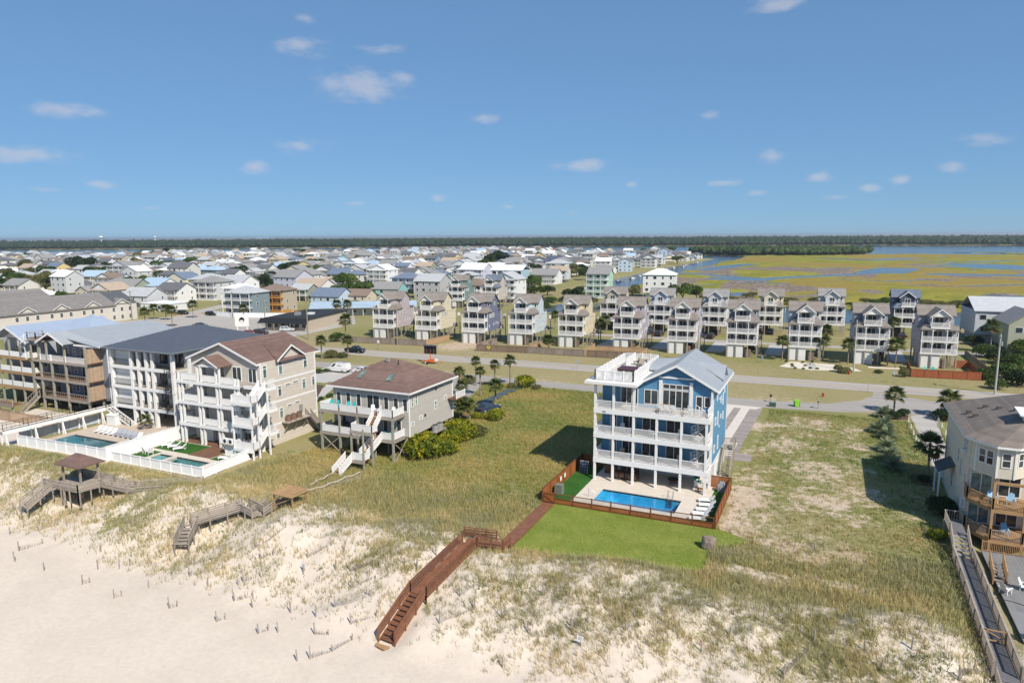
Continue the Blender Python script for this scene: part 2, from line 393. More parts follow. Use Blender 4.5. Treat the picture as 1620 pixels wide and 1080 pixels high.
def textmesh(name, body, size, mat, parent, loc, rot, extrude=.01):
    cu = bpy.data.curves.new(name, 'FONT'); cu.body = body; cu.size = size; cu.extrude = extrude; cu.align_x = 'CENTER'
    to = bpy.data.objects.new(name, cu); COL.objects.link(to); dg = bpy.context.evaluated_depsgraph_get()
    me = bpy.data.meshes.new_from_object(to.evaluated_get(dg)); bpy.data.objects.remove(to); me.materials.clear(); me.materials.append(mat)
    o = put(name, me, parent, loc); o.rotation_euler = rot; return o
# ================================================================ ground, water, marsh
LAND = [(6000, 262), (700, 262), (40, 270), (5, 262), (-40, 258), (-56, 300), (-52, 362), (-105, 366), (-134, 368), (-139, 470), (-143, 700), (-138, 930), (-230, 1010), (-420, 1090),
        (-647, 1230), (-780, 1010), (-911, 860), (-1233, 640), (-2600, 420), (-6000, 300), (-6000, -900), (6000, -900)]
MAIN = [(-9000, -800), (-4200, 300), (-2214, 1210), (-1700, 1500), (-1247, 1725), (-600, 1960), (130, 2140), (1200, 2250), (4000, 2500), (9000, 2600), (30000, 40000), (-40000, 30000)]
ISLE = [(-190, 1120), (-120, 1085), (-30, 1110), (40, 1165), (60, 1215), (0, 1290), (-120, 1290), (-230, 1210)]
ISLE2 = [(420, 1150), (500, 1120), (640, 1180), (660, 1300), (470, 1290)]
POND = [(-113, 262), (-101, 258), (-86, 268), (-84, 292), (-98, 304), (-112, 292)]
def sdf(poly, X, Y):
    """Signed distance to a polygon's edge, positive inside."""
    d = np.full(X.shape, 1e18); ins = np.zeros(X.shape, bool); n = len(poly)
    for i in range(n):
        x0, y0 = poly[i]; x1, y1 = poly[(i + 1) % n]; ex, ey = x1 - x0, y1 - y0
        t = np.clip(((X - x0) * ex + (Y - y0) * ey) / (ex * ex + ey * ey), 0, 1)
        d = np.minimum(d, (X - x0 - t * ex) ** 2 + (Y - y0 - t * ey) ** 2)
        if y0 != y1: ins ^= ((y0 > Y) != (y1 > Y)) & (X < (x1 - x0) * (Y - y0) / (y1 - y0) + x0)
    return np.where(ins, 1, -1) * np.sqrt(d)
POOLS = [(-23.2, -13.9, 71.3, 75.3), (-104.8, -94.4, 60.0, 64.2), (-84.2, -74.4, 60.9, 63.1)]
LAWN = [(-27.3, 56.4), (-9.0, 59.3), (-8.8, 64.5), (-5.6, 67.6), (-9.3, 69.6), (-27.0, 68.9)]
WALKS = [((-27.5, 68.6, .3), (-27.3, 56.4, .45), .5), ((-27.3, 56.4, .45), (-26.6, 55.7, .62), .9), ((-26.6, 55.75, .62), (-30.7, 55, .78), .9), ((-30.1, 54.6, .78), (-30.55, 46.1, -.25), 1.0), ((-30.55, 46.1, -.25), (-30.85, 41.8, -2.2), 1.0),
         ((12.7, 53, -.35), (12.7, 72, .2), 1.), ((12.7, 42, -1.7), (12.7, 53, -.4), 1.)] + [((*at(a, b, az), az), (*at(c, d, bz), bz), 1.0) for a, b, az, c, d, bz in ((287, 862, -.85, 303, 828, .1), (303, 828, .1, 385, 803, .75), (385, 803, .75, 408, 815, .45), (408, 815, .45, 432, 800, .35))]
def height(X, Y):
    far = np.maximum.reduce([sdf(LAND, X, Y), sdf(MAIN, X, Y), sdf(ISLE, X, Y), sdf(ISLE2, X, Y)])
    far = np.minimum(far, -sdf(POND, X, Y))
    z = -2.6 + 2.6 * sst(far, -5, 5)
    toe = 39.5 + 2.2 * (fbm(X * .05, Y * 0 + 3.3, 5) - .5) * 2
    beach = -2.55 + np.minimum(0, (Y - 38)) * .022 + .05 * fbm(X * .1, Y * .15, 9)
    up = sst(Y, toe, 53 + 2 * np.sin(X * .06))
    hump = .75 * np.exp(-((Y - 54) / 4.5) ** 2)
    dn = (fbm(X * .14, Y * .14, 2) - .5) * 2.6 * sst(Y, 39, 45) * (1 - sst(Y, 55, 63)) + (fbm(X * .55, Y * .55, 4) - .5) * .42 * sst(Y, 39, 43) * (1 - sst(Y, 58, 68))
    near = beach * (1 - up) + up * 0.12 * (1 - sst(Y, 60, 68)) + hump * up * (1 - sst(Y, 58, 64)) + dn
    dl = sst(sdf(LAWN, X, Y), -2.2, -.3)
    near = near * (1 - dl)
    yard = sst(X, -66, -70) * sst(Y, 54.0, 56.5)
    near = near * (1 - yard)
    lowr = sst(X, 12.5, 16) * sst(Y, 100, 84)                    # the lot of the right-hand house lies lower
    w = sst(Y, 62, 68)
    z = np.where(Y < 110, near * (1 - w) + z * w, z)
    z = np.where(Y < 130, z - .9 * lowr * sst(Y, 50, 60), z)
    for (ax, ay, az), (bx_, by, bz), hw in WALKS:                # the sand stays below the decks that cross it
        ex, ey = bx_ - ax, by - ay; tt = np.clip(((X - ax) * ex + (Y - ay) * ey) / (ex * ex + ey * ey), 0, 1); dd = np.hypot(X - ax - tt * ex, Y - ay - tt * ey)
        lim = az + (bz - az) * tt - .4 + np.maximum(0, dd - hw) * .9; z = np.where(Y < 80, np.minimum(z, lim), z)
    for x0, x1, y0, y1 in POOLS:
        z = np.where((X > x0 - .4) & (X < x1 + .4) & (Y > y0 - .4) & (Y < y1 + .4), -2.2, z)
    return z
def hz(x, y): return float(height(np.array([x], float), np.array([y], float))[0])
def cover(X, Y):
    """Grass cover, greenness, brown soil: where sand, tussock, turf and bare ground lie."""
    n1 = fbm(X * .11, Y * .16, 21); n2 = fbm(X * .5, Y * .6, 22); n3 = fbm(X * .045, Y * .045, 23)
    edge = 48.5 + 4.5 * sst(X, -85, -55) + 2.5 * sst(X, -30, 0)
    c = .05 + .95 * sst(Y, edge - 3.5, edge + 3.0)
    dune = sst(Y, 40.5, 46) * (1 - sst(Y, edge + 1, edge + 4)) * (.52 + .17 * sst(X, -24, -6))
    c = np.maximum(c * sst(Y, 40, 47), dune) + (n1 - .5) * 1.15 * sst(Y, 40, 46) * (1 - .65 * sst(Y, 56, 62)) + (n2 - .5) * .3 * sst(Y, 41, 46)
    c = np.where(Y < 39.5, 0, c)
    g = .35 + .5 * (n3 - .3) + .2 * sst(Y, 64, 90); s = sst(Y, 58, 70) * .9
    # left lot between the taupe and blue houses: thick yellow-green grass
    ll = sst(X, -51, -47) * (1 - sst(X, -29, -26)) * sst(Y, 58, 64) * (1 - sst(Y, 118, 124))
    c = c * (1 - ll) + ll * (.86 + .22 * (n1 - .5)); g = g * (1 - ll) + ll * (.62 + .5 * (n3 - .5))
    # right lot: patchy, sandy soil
    rl = sst(X, -13, -9) * (1 - sst(X, 12.5, 14)) * sst(Y, 60, 68) * (1 - sst(Y, 119, 124))
    cr = .60 + .75 * (n1 - .5) + .55 * (n2 - .5) - .3 * np.exp(-((X + 7.5) / 2.2) ** 2) * (1 - sst(Y, 84, 92)) + .3 * sst(X, 4, 9) - .28 * np.exp(-((X + 2) / 4) ** 2 - ((Y - 62) / 2.0) ** 2)
    c = c * (1 - rl) + rl * cr; g = g * (1 - rl) + rl * (.5 + .8 * (n3 - .5)); s = s * (1 - rl) + rl * .85
    bare = np.exp(-(((X + 5.2) / 4.2) ** 2 + ((Y - 60.6) / 1.5) ** 2)) + .8 * np.exp(-(((X - 3.0) / 3.2) ** 2 + ((Y - 61.5) / 1.4) ** 2))
    c = c - .75 * bare
    # front gardens by the service road, verges, fields beyond
    vr = sst(Y, 124, 128); c = c * (1 - vr) + vr * (.80 + .35 * (n1 - .5) - .22 * np.exp(-((Y - 131 - .02 * X) / 3.2) ** 2)); g = g * (1 - vr) + vr * (.36 + .45 * (n3 - .5) + .18 * sst(Y, 160, 175)); s = s * (1 - vr) + vr * 1.
    sd = np.exp(-((X + 92) / 6) ** 2 - ((Y - 165) / 8) ** 2) + sst(X, -165, -175) * sst(Y, 150, 160) * (1 - sst(Y, 196, 200)) * sst(X, -236, -230)
    c = c - .75 * sd
    mw = sst(sdf(MAIN, X, Y), 0, 30); g = g * (1 - mw) + .5 * mw
    return np.clip(c, 0, 1), np.clip(g, 0, 1), np.clip(s, 0, 1)
def lin(*seg):
    out = []
    for a, b, st in seg: out += list(np.arange(a, b, st))
    return np.array(sorted(set(np.round(out, 3))))
gp = lin((-40000, -6000, 8000), (-6000, -1500, 500), (-1500, -140, 11), (-140, 58, .75), (58, 760, 18), (760, 6000, 500), (6000, 40001, 8000))
gq = lin((-900, 20, 60), (20, 132, .75), (132, 420, 6), (420, 1400, 14), (1400, 2700, 45), (2700, 9000, 700), (9000, 45001, 6000))
GX, GY = np.meshgrid(gp, gq); GZ = height(GX, GY); CC, CG, CS = cover(GX, GY); CC = CC * (1 - (.62 - .2 * sst(GX, -24, -6)) * (1 - sst(GY, 55, 63)) * sst(GY, 30, 40) * (.55 + .9 * fbm(GX * .3, GY * .3, 33)))
def sheet(name, X, Y, Z, mat, attrs=None, keep=None, smooth=True):
    ny, nx = X.shape; idx = np.arange(nx * ny).reshape(ny, nx)
    F = np.stack([idx[:-1, :-1], idx[:-1, 1:], idx[1:, 1:], idx[1:, :-1]], -1).reshape(-1, 4)
    if keep is not None: F = F[keep[:-1, :-1].ravel()]
    me = bpy.data.meshes.new(name); V = np.stack([X, Y, Z], -1).reshape(-1, 3)
    me.vertices.add(len(V)); me.vertices.foreach_set('co', V.astype(np.float32).ravel())
    me.loops.add(len(F) * 4); me.loops.foreach_set('vertex_index', F.astype(np.int32).ravel())
    me.polygons.add(len(F)); me.polygons.foreach_set('loop_start', np.arange(0, len(F) * 4, 4, dtype=np.int32)); me.polygons.foreach_set('loop_total', np.full(len(F), 4, np.int32))
    me.update(calc_edges=True); me.materials.append(mat)
    if smooth: me.polygons.foreach_set('use_smooth', np.ones(len(F), bool))
    for k, (a, b, c) in (attrs or {}).items():
        at_ = me.attributes.new(k, 'FLOAT_COLOR', 'POINT')
        at_.data.foreach_set('color', np.stack([a.ravel(), b.ravel(), c.ravel(), np.ones(a.size)], -1).astype(np.float32).ravel())
    return put(name, me)
def ground_mat():
    m, N, L, B = _nt('dune_ground'); t = N.new('ShaderNodeTexCoord'); P_ = t.outputs['Object']
    a = N.new('ShaderNodeAttribute'); a.attribute_name = 'cover'; s = N.new('ShaderNodeSeparateColor'); L.new(a.outputs['Color'], s.inputs[0])
    big = _noise(N, L, P_, .18, 4); mid = _noise(N, L, P_, .9, 5, .65); fine = _noise(N, L, P_, 5, 4, .7)
    sand = _mixc(N, L, _ramp(N, L, big, .35, .65), (.60, .515, .43), (.645, .555, .465))
    sand = _mixc(N, L, _ramp(N, L, fine, .45, .75, 0, .22), sand, (.54, .455, .37))
    soil = _mixc(N, L, _ramp(N, L, mid, .35, .65), (.53, .42, .315), (.40, .305, .215))
    bare = _mixc(N, L, s.outputs[2], sand, soil)
    dry = _mixc(N, L, _ramp(N, L, mid, .35, .65), (.265, .225, .11), (.36, .30, .16))
    lush = _mixc(N, L, _ramp(N, L, fine, .35, .65), (.15, .17, .045), (.225, .22, .07))
    gr = _mixc(N, L, _ramp(N, L, _mth(N, L, 'ADD', s.outputs[1], _mth(N, L, 'MULTIPLY', _mth(N, L, 'SUBTRACT', mid, .5), .9)), .25, .75), dry, lush)
    br = _mth(N, L, 'ADD', _mth(N, L, 'MULTIPLY', mid, .42), _mth(N, L, 'MULTIPLY', _mth(N, L, 'ADD', fine, _noise(N, L, P_, 2.4, 4, .7)), .29))
    k = _mth(N, L, 'ADD', s.outputs[0], _mth(N, L, 'MULTIPLY', _mth(N, L, 'SUBTRACT', br, .5), 2.1))
    f = _ramp(N, L, k, .42, .62, 0, .92)
    c = _mixc(N, L, f, bare, gr)
    L.new(_mixc(N, L, 1., c, _ramp(N, L, _noise(N, L, P_, 2.2, 5, .75), .3, .7, .94, 1.05), 'MULTIPLY'), B.inputs['Base Color'])
    B.inputs['Roughness'].default_value = .95; B.inputs['Specular IOR Level'].default_value = .1
    b = N.new('ShaderNodeBump'); b.inputs['Strength'].default_value = .32; b.inputs['Distance'].default_value = .2
    L.new(_mth(N, L, 'ADD', _mth(N, L, 'MULTIPLY', mid, .5), _mth(N, L, 'MULTIPLY', fine, .3)), b.inputs['Height']); L.new(b.outputs[0], B.inputs['Normal'])
    return m
struct('ground', sheet('ground', GX, GY, GZ, ground_mat(), {'cover': (CC, CG, CS)}))
def watermat(name, col, bs, bd, rough=.08):
    m, N, L, B = _nt(name); t = N.new('ShaderNodeTexCoord')
    n = _noise(N, L, t.outputs['Object'], .02, 4); L.new(_mixc(N, L, _ramp(N, L, n, .35, .65), col, [c * .75 for c in col]), B.inputs['Base Color'])
    B.inputs['Roughness'].default_value = rough
    b = N.new('ShaderNodeBump'); b.inputs['Strength'].default_value = bs; b.inputs['Distance'].default_value = bd
    L.new(_noise(N, L, t.outputs['Object'], .35, 4, .6), b.inputs['Height']); L.new(b.outputs[0], B.inputs['Normal']); return m
WATER = watermat('sound_water', (.045, .07, .085), .35, .6, .14)
WX, WY = np.meshgrid(np.array([-40000, -9000, -3000, -1000, 0, 1000, 3000, 9000, 40000.]), np.array([240, 600, 1200, 2500, 6000, 45000.]))
struct('sound_water', sheet('sound_water', WX, WY, np.full(WX.shape, -.85), WATER))
SX, SY = np.meshgrid(np.array([-40000, -6000, 0, 6000, 40000.]), np.array([-40000, -6000, -800, -20, 6.]))
struct('sea', sheet('sea', SX, SY, np.full(SX.shape, -3.3), watermat('sea_water', (.05, .12, .14), .6, 1., .2)))
# salt marsh behind the houses: a low sheet cut by creeks
def marsh():
    pxs = np.concatenate([np.arange(-120, 640, 6.0), np.arange(640, 960, 20.0), np.arange(960, 1760, 2.2)]); pys = np.concatenate([np.arange(392, 440, .35), np.arange(440, 500, .6)])[::-1]
    PX, PY = np.meshgrid(pxs, pys)
    M3 = np.array(_MW); u = (PX - 810) / 1080; v = -(PY - 540) / 1080
    d = np.stack([M3[i, 0] * u + M3[i, 1] * v - M3[i, 2] for i in range(3)], -1)
    t = (-.4 - CAM_H) / d[..., 2]; X = d[..., 0] * t; Y = d[..., 1] * t
    creek = np.full(X.shape, 0.)
    def line(pts, w0, w1=None):
        nonlocal creek
        w1 = w1 or w0
        for (a, b), (c_, e) in zip(pts, pts[1:]):
            x0, y0 = at(a, b, -.4); x1, y1 = at(c_, e, -.4); ex, ey = x1 - x0, y1 - y0
            tt = np.clip(((X - x0) * ex + (Y - y0) * ey) / (ex * ex + ey * ey), 0, 1)
            dd = np.hypot(X - x0 - tt * ex, Y - y0 - tt * ey); ww = w0 + (w1 - w0) * tt
            ww = 1.15 * ww * (.85 + .3 * fbm(X * .02, Y * .02, 71))
            creek = np.maximum(creek, np.clip(1.5 - dd / ww, 0, 1))
    line([(1110, 426), (1150, 421), (1185, 417)], 9); line([(1100, 432), (1160, 437), (1210, 440), (1262, 437), (1330, 434), (1395, 430)], 7)
    line([(1150, 440), (1190, 441)], 12); line([(1395, 430), (1420, 424)], 16); line([(1250, 423), (1300, 424), (1340, 423)], 6)
    line([(1470, 421), (1540, 422), (1600, 425)], 12); line([(1545, 418), (1590, 422)], 26); line([(1500, 433), (1560, 434), (1620, 435)], 14)
    line([(1440, 450), (1520, 452), (1620, 449)], 4); line([(1180, 446), (1240, 447)], 5); line([(1570, 466), (1620, 468)], 5)
    line([(1160, 464), (1185, 463)], 9); line([(1440, 412), (1530, 414), (1600, 412)], 10); line([(1020, 437), (1090, 431)], 6)
    line([(1300, 408), (1380, 411), (1440, 408)], 12); line([(1060, 452), (1130, 449)], 3.5); line([(1330, 441), (1400, 444), (1480, 441)], 4)
    sd = np.minimum(-sdf(LAND, X, Y), np.minimum(-sdf(MAIN, X, Y), -sdf(ISLE, X, Y)))
    wig = (fbm(X * .012, Y * .012, 31) - .5) * 70
    inR = np.minimum(np.minimum(X - (-114) + wig * .3, Y - 322 + wig * .3), (1215 + .25 * X + wig * 2.0) - Y)
    p0 = np.hypot(X + 1600, Y - 500)
    inL = np.minimum(((Y - 690) * .76 + (X + 1150) * -.0) , 0) * 0 + np.minimum(sd - 6, (95 + wig * 2.2 - sd)) * (X < -330)
    inL = np.where(X < -330, inL, -50)
    inC = np.minimum(X + 112 + wig * .2, 470 - Y) ; inC = np.where((Y > 366) & (X < -60), inC, -50)
    isl = 24 - np.hypot((X - 330) / 7, (Y - 1330 - wig * .5) / 1.0)
    land = np.maximum.reduce([inR, inL, inC, isl])
    pan = sst(fbm(X * .03 + 9, Y * .012, 41), .70, .75) * sst(Y, 500, 700) * sst(X, 60, 130)
    z = -1.5 + 1.05 * sst(land, -2, 3) * (1 - .56 * sst(creek, .0, .7)) * (1 - pan * .56) + .1 * fbm(X * .08, Y * .08, 61)
    brown = sst(fbm(X * .022 + 3, Y * .012, 51), .60, .68) * .8 * sst(950 - Y, 0, 200); brown = np.maximum(brown, .8 * sst(fbm(X * .035 + 1, Y * .02, 57), .56, .66) * (1 - sst(Y, 340, 430)))
    keep = (sd > -12) & (z > -1.35)
    lush = fbm(X * .015, Y * .008, 55)
    m, N, L, B = _nt('marsh_grass'); t_ = N.new('ShaderNodeTexCoord'); a = N.new('ShaderNodeAttribute'); a.attribute_name = 'cover'; s = N.new('ShaderNodeSeparateColor'); L.new(a.outputs['Color'], s.inputs[0])
    mp_ = N.new('ShaderNodeMapping'); mp_.inputs['Scale'].default_value = (1, .45, 1); L.new(t_.outputs['Object'], mp_.inputs[0])
    n1 = _noise(N, L, mp_.outputs[0], .05, 5, .65); n2 = _noise(N, L, mp_.outputs[0], .5, 5, .7)
    gcol = _mixc(N, L, _ramp(N, L, n1, .36, .62), (.19, .19, .024), (.27, .25, .04))
    gcol = _mixc(N, L, _ramp(N, L, s.outputs[1], .4, .65), gcol, (.27, .20, .05))
    bcol = _mixc(N, L, _ramp(N, L, n2, .4, .6), (.165, .125, .095), (.255, .205, .165))
    k = _mth(N, L, 'ADD', s.outputs[0], _mth(N, L, 'MULTIPLY', _mth(N, L, 'SUBTRACT', n2, .5), 1.4))
    c = _mixc(N, L, _ramp(N, L, k, .35, .6), gcol, bcol)
    L.new(_mixc(N, L, 1., c, _ramp(N, L, n2, .3, .7, .82, 1.15), 'MULTIPLY'), B.inputs['Base Color']); B.inputs['Roughness'].default_value = .95; B.inputs['Specular IOR Level'].default_value = .1
    b = N.new('ShaderNodeBump'); b.inputs['Strength'].default_value = .35; b.inputs['Distance'].default_value = .4; L.new(n2, b.inputs['Height']); L.new(b.outputs[0], B.inputs['Normal'])
    struct('marsh', sheet('marsh', X, Y, z, m, {'cover': (brown, lush, brown * 0)}, keep, False))
marsh()
# ---------------------------------------------------------------- roads, drives, paving
def asphalt(name, col, **k): return MAT(name, col, .9, .13, .5, bump=.1, spec=.2, stretch=(.05, 1.4, 1), dirt=.12, **k)
ROADM = asphalt('worn_asphalt', (.37, .335, .305)); SVCM = asphalt('service_asphalt', (.33, .305, .28)); DRIVEM = asphalt('pale_drive', (.43, .40, .37)); LOTM = asphalt('parking_asphalt', (.40, .37, .335))
def ribbon(name, cl, wd_, z, mat, group=None):
    b = MB(); pts = [Vector((x, y, 0)) for x, y in cl]; Ls = []
    for i, p in enumerate(pts):
        d = (pts[min(i + 1, len(pts) - 1)] - pts[max(i - 1, 0)]).normalized(); n = Vector((-d.y, d.x, 0)); w = wd_[i] if hasattr(wd_, '__len__') else wd_
        Ls.append((p + n * w / 2, p - n * w / 2))
    vs = [(q.x, q.y, zz) for pr in Ls for q in pr for zz in (z, z - .3)]
    fs = []
    for i in range(len(pts) - 1):
        o = i * 4; fs += [(o, o + 2, o + 6, o + 4), (o, o + 4, o + 5, o + 1), (o + 2, o + 3, o + 7, o + 6)]
    b.add(vs, fs); return struct(name, b.build(name, mat))
def rd(p): return 147.0 + .048 * (p + 49)
ROAD = [(p, rd(p)) for p in (-700, -400, -260, -200, -150, -110, -70, -30, 0, 30, 60, 120, 300, 600)]
ribbon('main_road', ROAD, 7.3, .03, ROADM)
LINEW = MAT('road_paint_white', (.55, .54, .51), .8, .25, 2); LINEY = MAT('road_paint_yellow', (.52, .40, .10), .8, .25, 2)
ribbon('road_edge_line', [(p, q - 2.9) for p, q in ROAD], .12, .036, LINEW); ribbon('road_edge_line', [(p, q + 2.9) for p, q in ROAD], .12, .036, LINEW)
ribbon('road_centre_line', [(p, q + .12) for p, q in ROAD], .1, .036, LINEY); ribbon('road_centre_line', [(p, q - .12) for p, q in ROAD], .1, .036, LINEY)
SV = [(-420, 118), (-300, 121), (-200, 124), (-150, 125.5), (-110, 126.2), (-75, 126.9), (-40, 127), (-10, 127.4), (2, 129.5), (9, 134), (13, 139), (15, 143)]
ribbon('service_road', SV, [5.5] * 8 + [6, 8.5, 11, 14], .022, SVCM)
ribbon('junction_apron', [(4, 131.5), (12, 134), (22, 137), (30, 143)], [7, 10, 11, 9], .026, SVCM)
def flat(name, pts, z, mat, th=.3, kind=True):
    o = MB().ext([(x, y, z) for x, y in pts], (0, 0, -th)).build(name, mat)
    if kind: o['kind'] = 'structure'
    return o
flat('right_driveway', [at(1440, 658), at(1478, 652), at(1506, 735), at(1494, 760), at(1478, 742)], .018, DRIVEM)
flat('taupe_house_driveway', [(-63.5, 97), (-57, 97), (-60.5, 112), (-64.0, 124.8), (-72, 124.6), (-67.5, 110)], .016, SVCM)
flat('van_driveway', [(-103, 110), (-94.5, 110), (-93, 124), (-106, 124)], .018, CONCG); flat('tan_house_path', [(-88, 98), (-85.5, 98), (-97, 123), (-99, 123)], .014, CONCG)
flat('parking_lot', [(-236, 162), (-150, 160), (-160, 196), (-228, 192)], .02, LOTM)
flat('town_street', [(-236, 192), (-228, 190), (-290, 330), (-300, 330)], .015, LOTM); flat('side_street', [(-158, 152), (-148, 152), (-150, 192), (-166, 212), (-172, 208), (-160, 190)], .03, LOTM)
flat('back_lane', [(-75, 196.5), (60, 202), (60, 206.5), (-75, 201)], .018, ROADM)
for p, q in ((-55.5, 175), (-41, 176), (-26.5, 177), (-12, 178), (15.5, 180)): flat('house_drive', [(p - 2.2, q + 4), (p + 2.2, q + 4), (p + 2.2, q + 23), (p - 2.2, q + 22)], .012, CONCG)
flat('front_garden_sand', [(-9.5, 166.5), (-3, 164.6), (7.5, 167.5), (6, 171), (1.5, 174), (-7.5, 174)], .025, MAT('pale_gravel', (.66, .60, .52), .9, .1, 3)); flat('garden_walk', [(-3.2, 165.5), (-1.2, 165.7), (-2.4, 174), (-4.2, 174)], .032, CONCG)
flat('garden_sand', [(9, 172.6), (16, 173.3), (16, 175), (9, 174.4)], .02, _mats['pale_gravel'])
PAVER = MAT('brick_paver', (.30, .255, .235), .85, .22, 3.0, lines=('Y', .22, .12, .2))
flat('blue_house_driveway', [(-18, 93), (-8.3, 93), (-8.3, 96.2), (-10.2, 96.4), (-10.2, 101), (-9.4, 124.7), (-18.5, 124.6)], .02, PAVER)
PCON = MAT('smooth_concrete', (.62, .555, .49), .8, .06, 1)
flat('driveway_slab', [(-18, 94.6), (-10.9, 94.6), (-10.9, 101.2), (-18, 101.2)], .032, PCON)
for a, c in ((-16.2, -14.7), (-13.5, -12.1)): flat('wheel_strip', [(a, 101.22), (c, 101.22), (c + .6, 122.6), (a + .6, 122.6)], .034, PCON)
flat('driveway_threshold', [(-16.2, 122.62), (-10.6, 122.62), (-9.6, 124.6), (-17.2, 124.6)], .036, PCON)
# turf lawn in front of the blue house
def turfmat(name, c0, c1):
    m, N, L, B = _nt(name); t = N.new('ShaderNodeTexCoord'); a = _noise(N, L, t.outputs['Object'], .35, 4); f = _noise(N, L, t.outputs['Object'], 7, 4, .7)
    c = _mixc(N, L, _ramp(N, L, a, .35, .65), c0, c1); L.new(_mixc(N, L, 1., c, _ramp(N, L, f, .3, .7, .7, 1.25), 'MULTIPLY'), B.inputs['Base Color'])
    B.inputs['Roughness'].default_value = .9; B.inputs['Specular IOR Level'].default_value = .15
    b = N.new('ShaderNodeBump'); b.inputs['Strength'].default_value = .7; b.inputs['Distance'].default_value = .08; L.new(f, b.inputs['Height']); L.new(b.outputs[0], B.inputs['Normal']); return m
TURF = turfmat('lawn_turf', (.16, .215, .035), (.22, .255, .055)); ATURF = turfmat('artificial_turf', (.03, .10, .015), (.04, .125, .02))
flat('lawn', LAWN, .035, TURF)
# ================================================================ garden furniture kits
def chair_kit(mat):
    """Adirondack chair facing -y, origin on the floor."""
    t = put('deck_chair', None); 
    MB().ext([(-.27, -.32, .36), (.27, -.32, .36), (.27, .2, .26), (-.27, .2, .26)], (0, 0, .04)).build('seat', mat, t)
    b = MB()
    for i in range(5):
        x = -.26 + i * .105; h = .98 + .09 * (1 - abs(i - 2) / 2); b.ext([(x, .18, .28), (x + .095, .18, .28), (x + .095, .48, h), (x, .48, h)], (0, .03, .01))
    b.build('backrest', mat, t)
    for s_ in (-1, 1):
        bx('armrest', t, mat, s_ * .34 - .07, s_ * .34 + .07, -.38, .36, .54, .57)
        bx('leg', t, mat, s_ * .31 - .03, s_ * .31 + .03, -.34, -.26, 0, .54); bx('leg', t, mat, s_ * .31 - .03, s_ * .31 + .03, .22, .3, 0, .54)
    return t
def lounger_kit(fm, sm):
    """Pool lounger, head at +y."""
    t = put('sun_lounger', None)
    bx('seat', t, sm, -.32, .32, -.95, .25, .28, .36); MB().ext([(-.32, .25, .29), (.32, .25, .29), (.32, .85, .75), (-.32, .85, .75)], (0, -.03, .07)).build('backrest', sm, t)
    b = MB()
    for s_ in (-1, 1): b.box(s_ * .34 - .025, s_ * .34 + .025, -.97, .8, .24, .29)
    b.build('frame', fm, t)
    for x in (-.3, .3):
        for y in (-.85, .6): bx('leg', t, fm, x - .03, x + .03, y - .03, y + .03, 0, .25)
    return t
def armchair_kit(fm, cm):
    t = put('patio_chair', None)
    bx('seat', t, fm, -.3, .3, -.3, .3, .36, .44); bx('cushion', t, cm, -.27, .27, -.28, .26, .442, .54)
    MB().ext([(-.3, .28, .4), (.3, .28, .4), (.3, .4, 1.0), (-.3, .4, 1.0)], (0, .05, 0)).build('backrest', fm, t)
    for x in (-.28, .28):
        for y in (-.27, .27): bx('leg', t, fm, x - .03, x + .03, y - .03, y + .03, 0, .36)
    return t
def stool_kit(mat):
    t = put('high_chair', None)
    bx('seat', t, mat, -.25, .25, -.25, .25, .70, .76)
    MB().ext([(-.25, .22, .74), (.25, .22, .74), (.25, .3, 1.2), (-.25, .3, 1.2)], (0, .04, 0)).build('backrest', mat, t)
    for x in (-.22, .22):
        for y in (-.22, .22): bx('leg', t, mat, x - .025, x + .025, y - .025, y + .025, 0, .7)
    return t
def table_kit(name, mat, w, d, h):
    t = put(name, None); bx('tabletop', t, mat, -w / 2, w / 2, -d / 2, d / 2, h - .05, h)
    for x in (-w / 2 + .1, w / 2 - .1):
        for y in (-d / 2 + .1, d / 2 - .1): bx('leg', t, mat, x - .04, x + .04, y - .04, y + .04, 0, h - .05)
    return t
WICKER = MAT('brown_wicker', (.10, .05, .03), .7, .3, 8); CUSH = MAT('blue_cushion', (.10, .20, .38), .9, .1); TANF = MAT('tan_sling', (.42, .36, .28), .8, .1); GREYF = MAT('grey_sling', (.30, .33, .38), .8, .1)
KITS = {}
def kit(k):
    if k not in KITS:
        KITS[k] = {'white_chair': lambda: chair_kit(PLASTW), 'turq_chair': lambda: chair_kit(TURQ), 'blue_chair': lambda: chair_kit(LTBLUE),
                   'white_lounger': lambda: lounger_kit(PLASTW, PLASTW), 'grey_lounger': lambda: lounger_kit(PLASTW, GREYF), 'patio_chair': lambda: armchair_kit(WICKER, CUSH),
                   'white_stool': lambda: stool_kit(PLASTW), 'tan_chair': lambda: armchair_kit(TANF, TANF)}[k]()
    return KITS[k]
_used = set()
def furn(k, loc, rz, label, cat='chair', group=None):
    src = kit(k)
    if k not in _used:
        _used.add(k); o = src; o.location = loc; o.rotation_euler = (0, 0, rz); tag(o, label, cat, group); return o
    fresh(); o = dup(src, loc, rz, label, group); o['category'] = cat
    if not group and 'group' in o: del o['group']
    return o
def furn_copy(root, loc, rz, label, cat, group=None):
    fresh(); o = dup(root, loc, rz, label, group); o['category'] = cat; return o
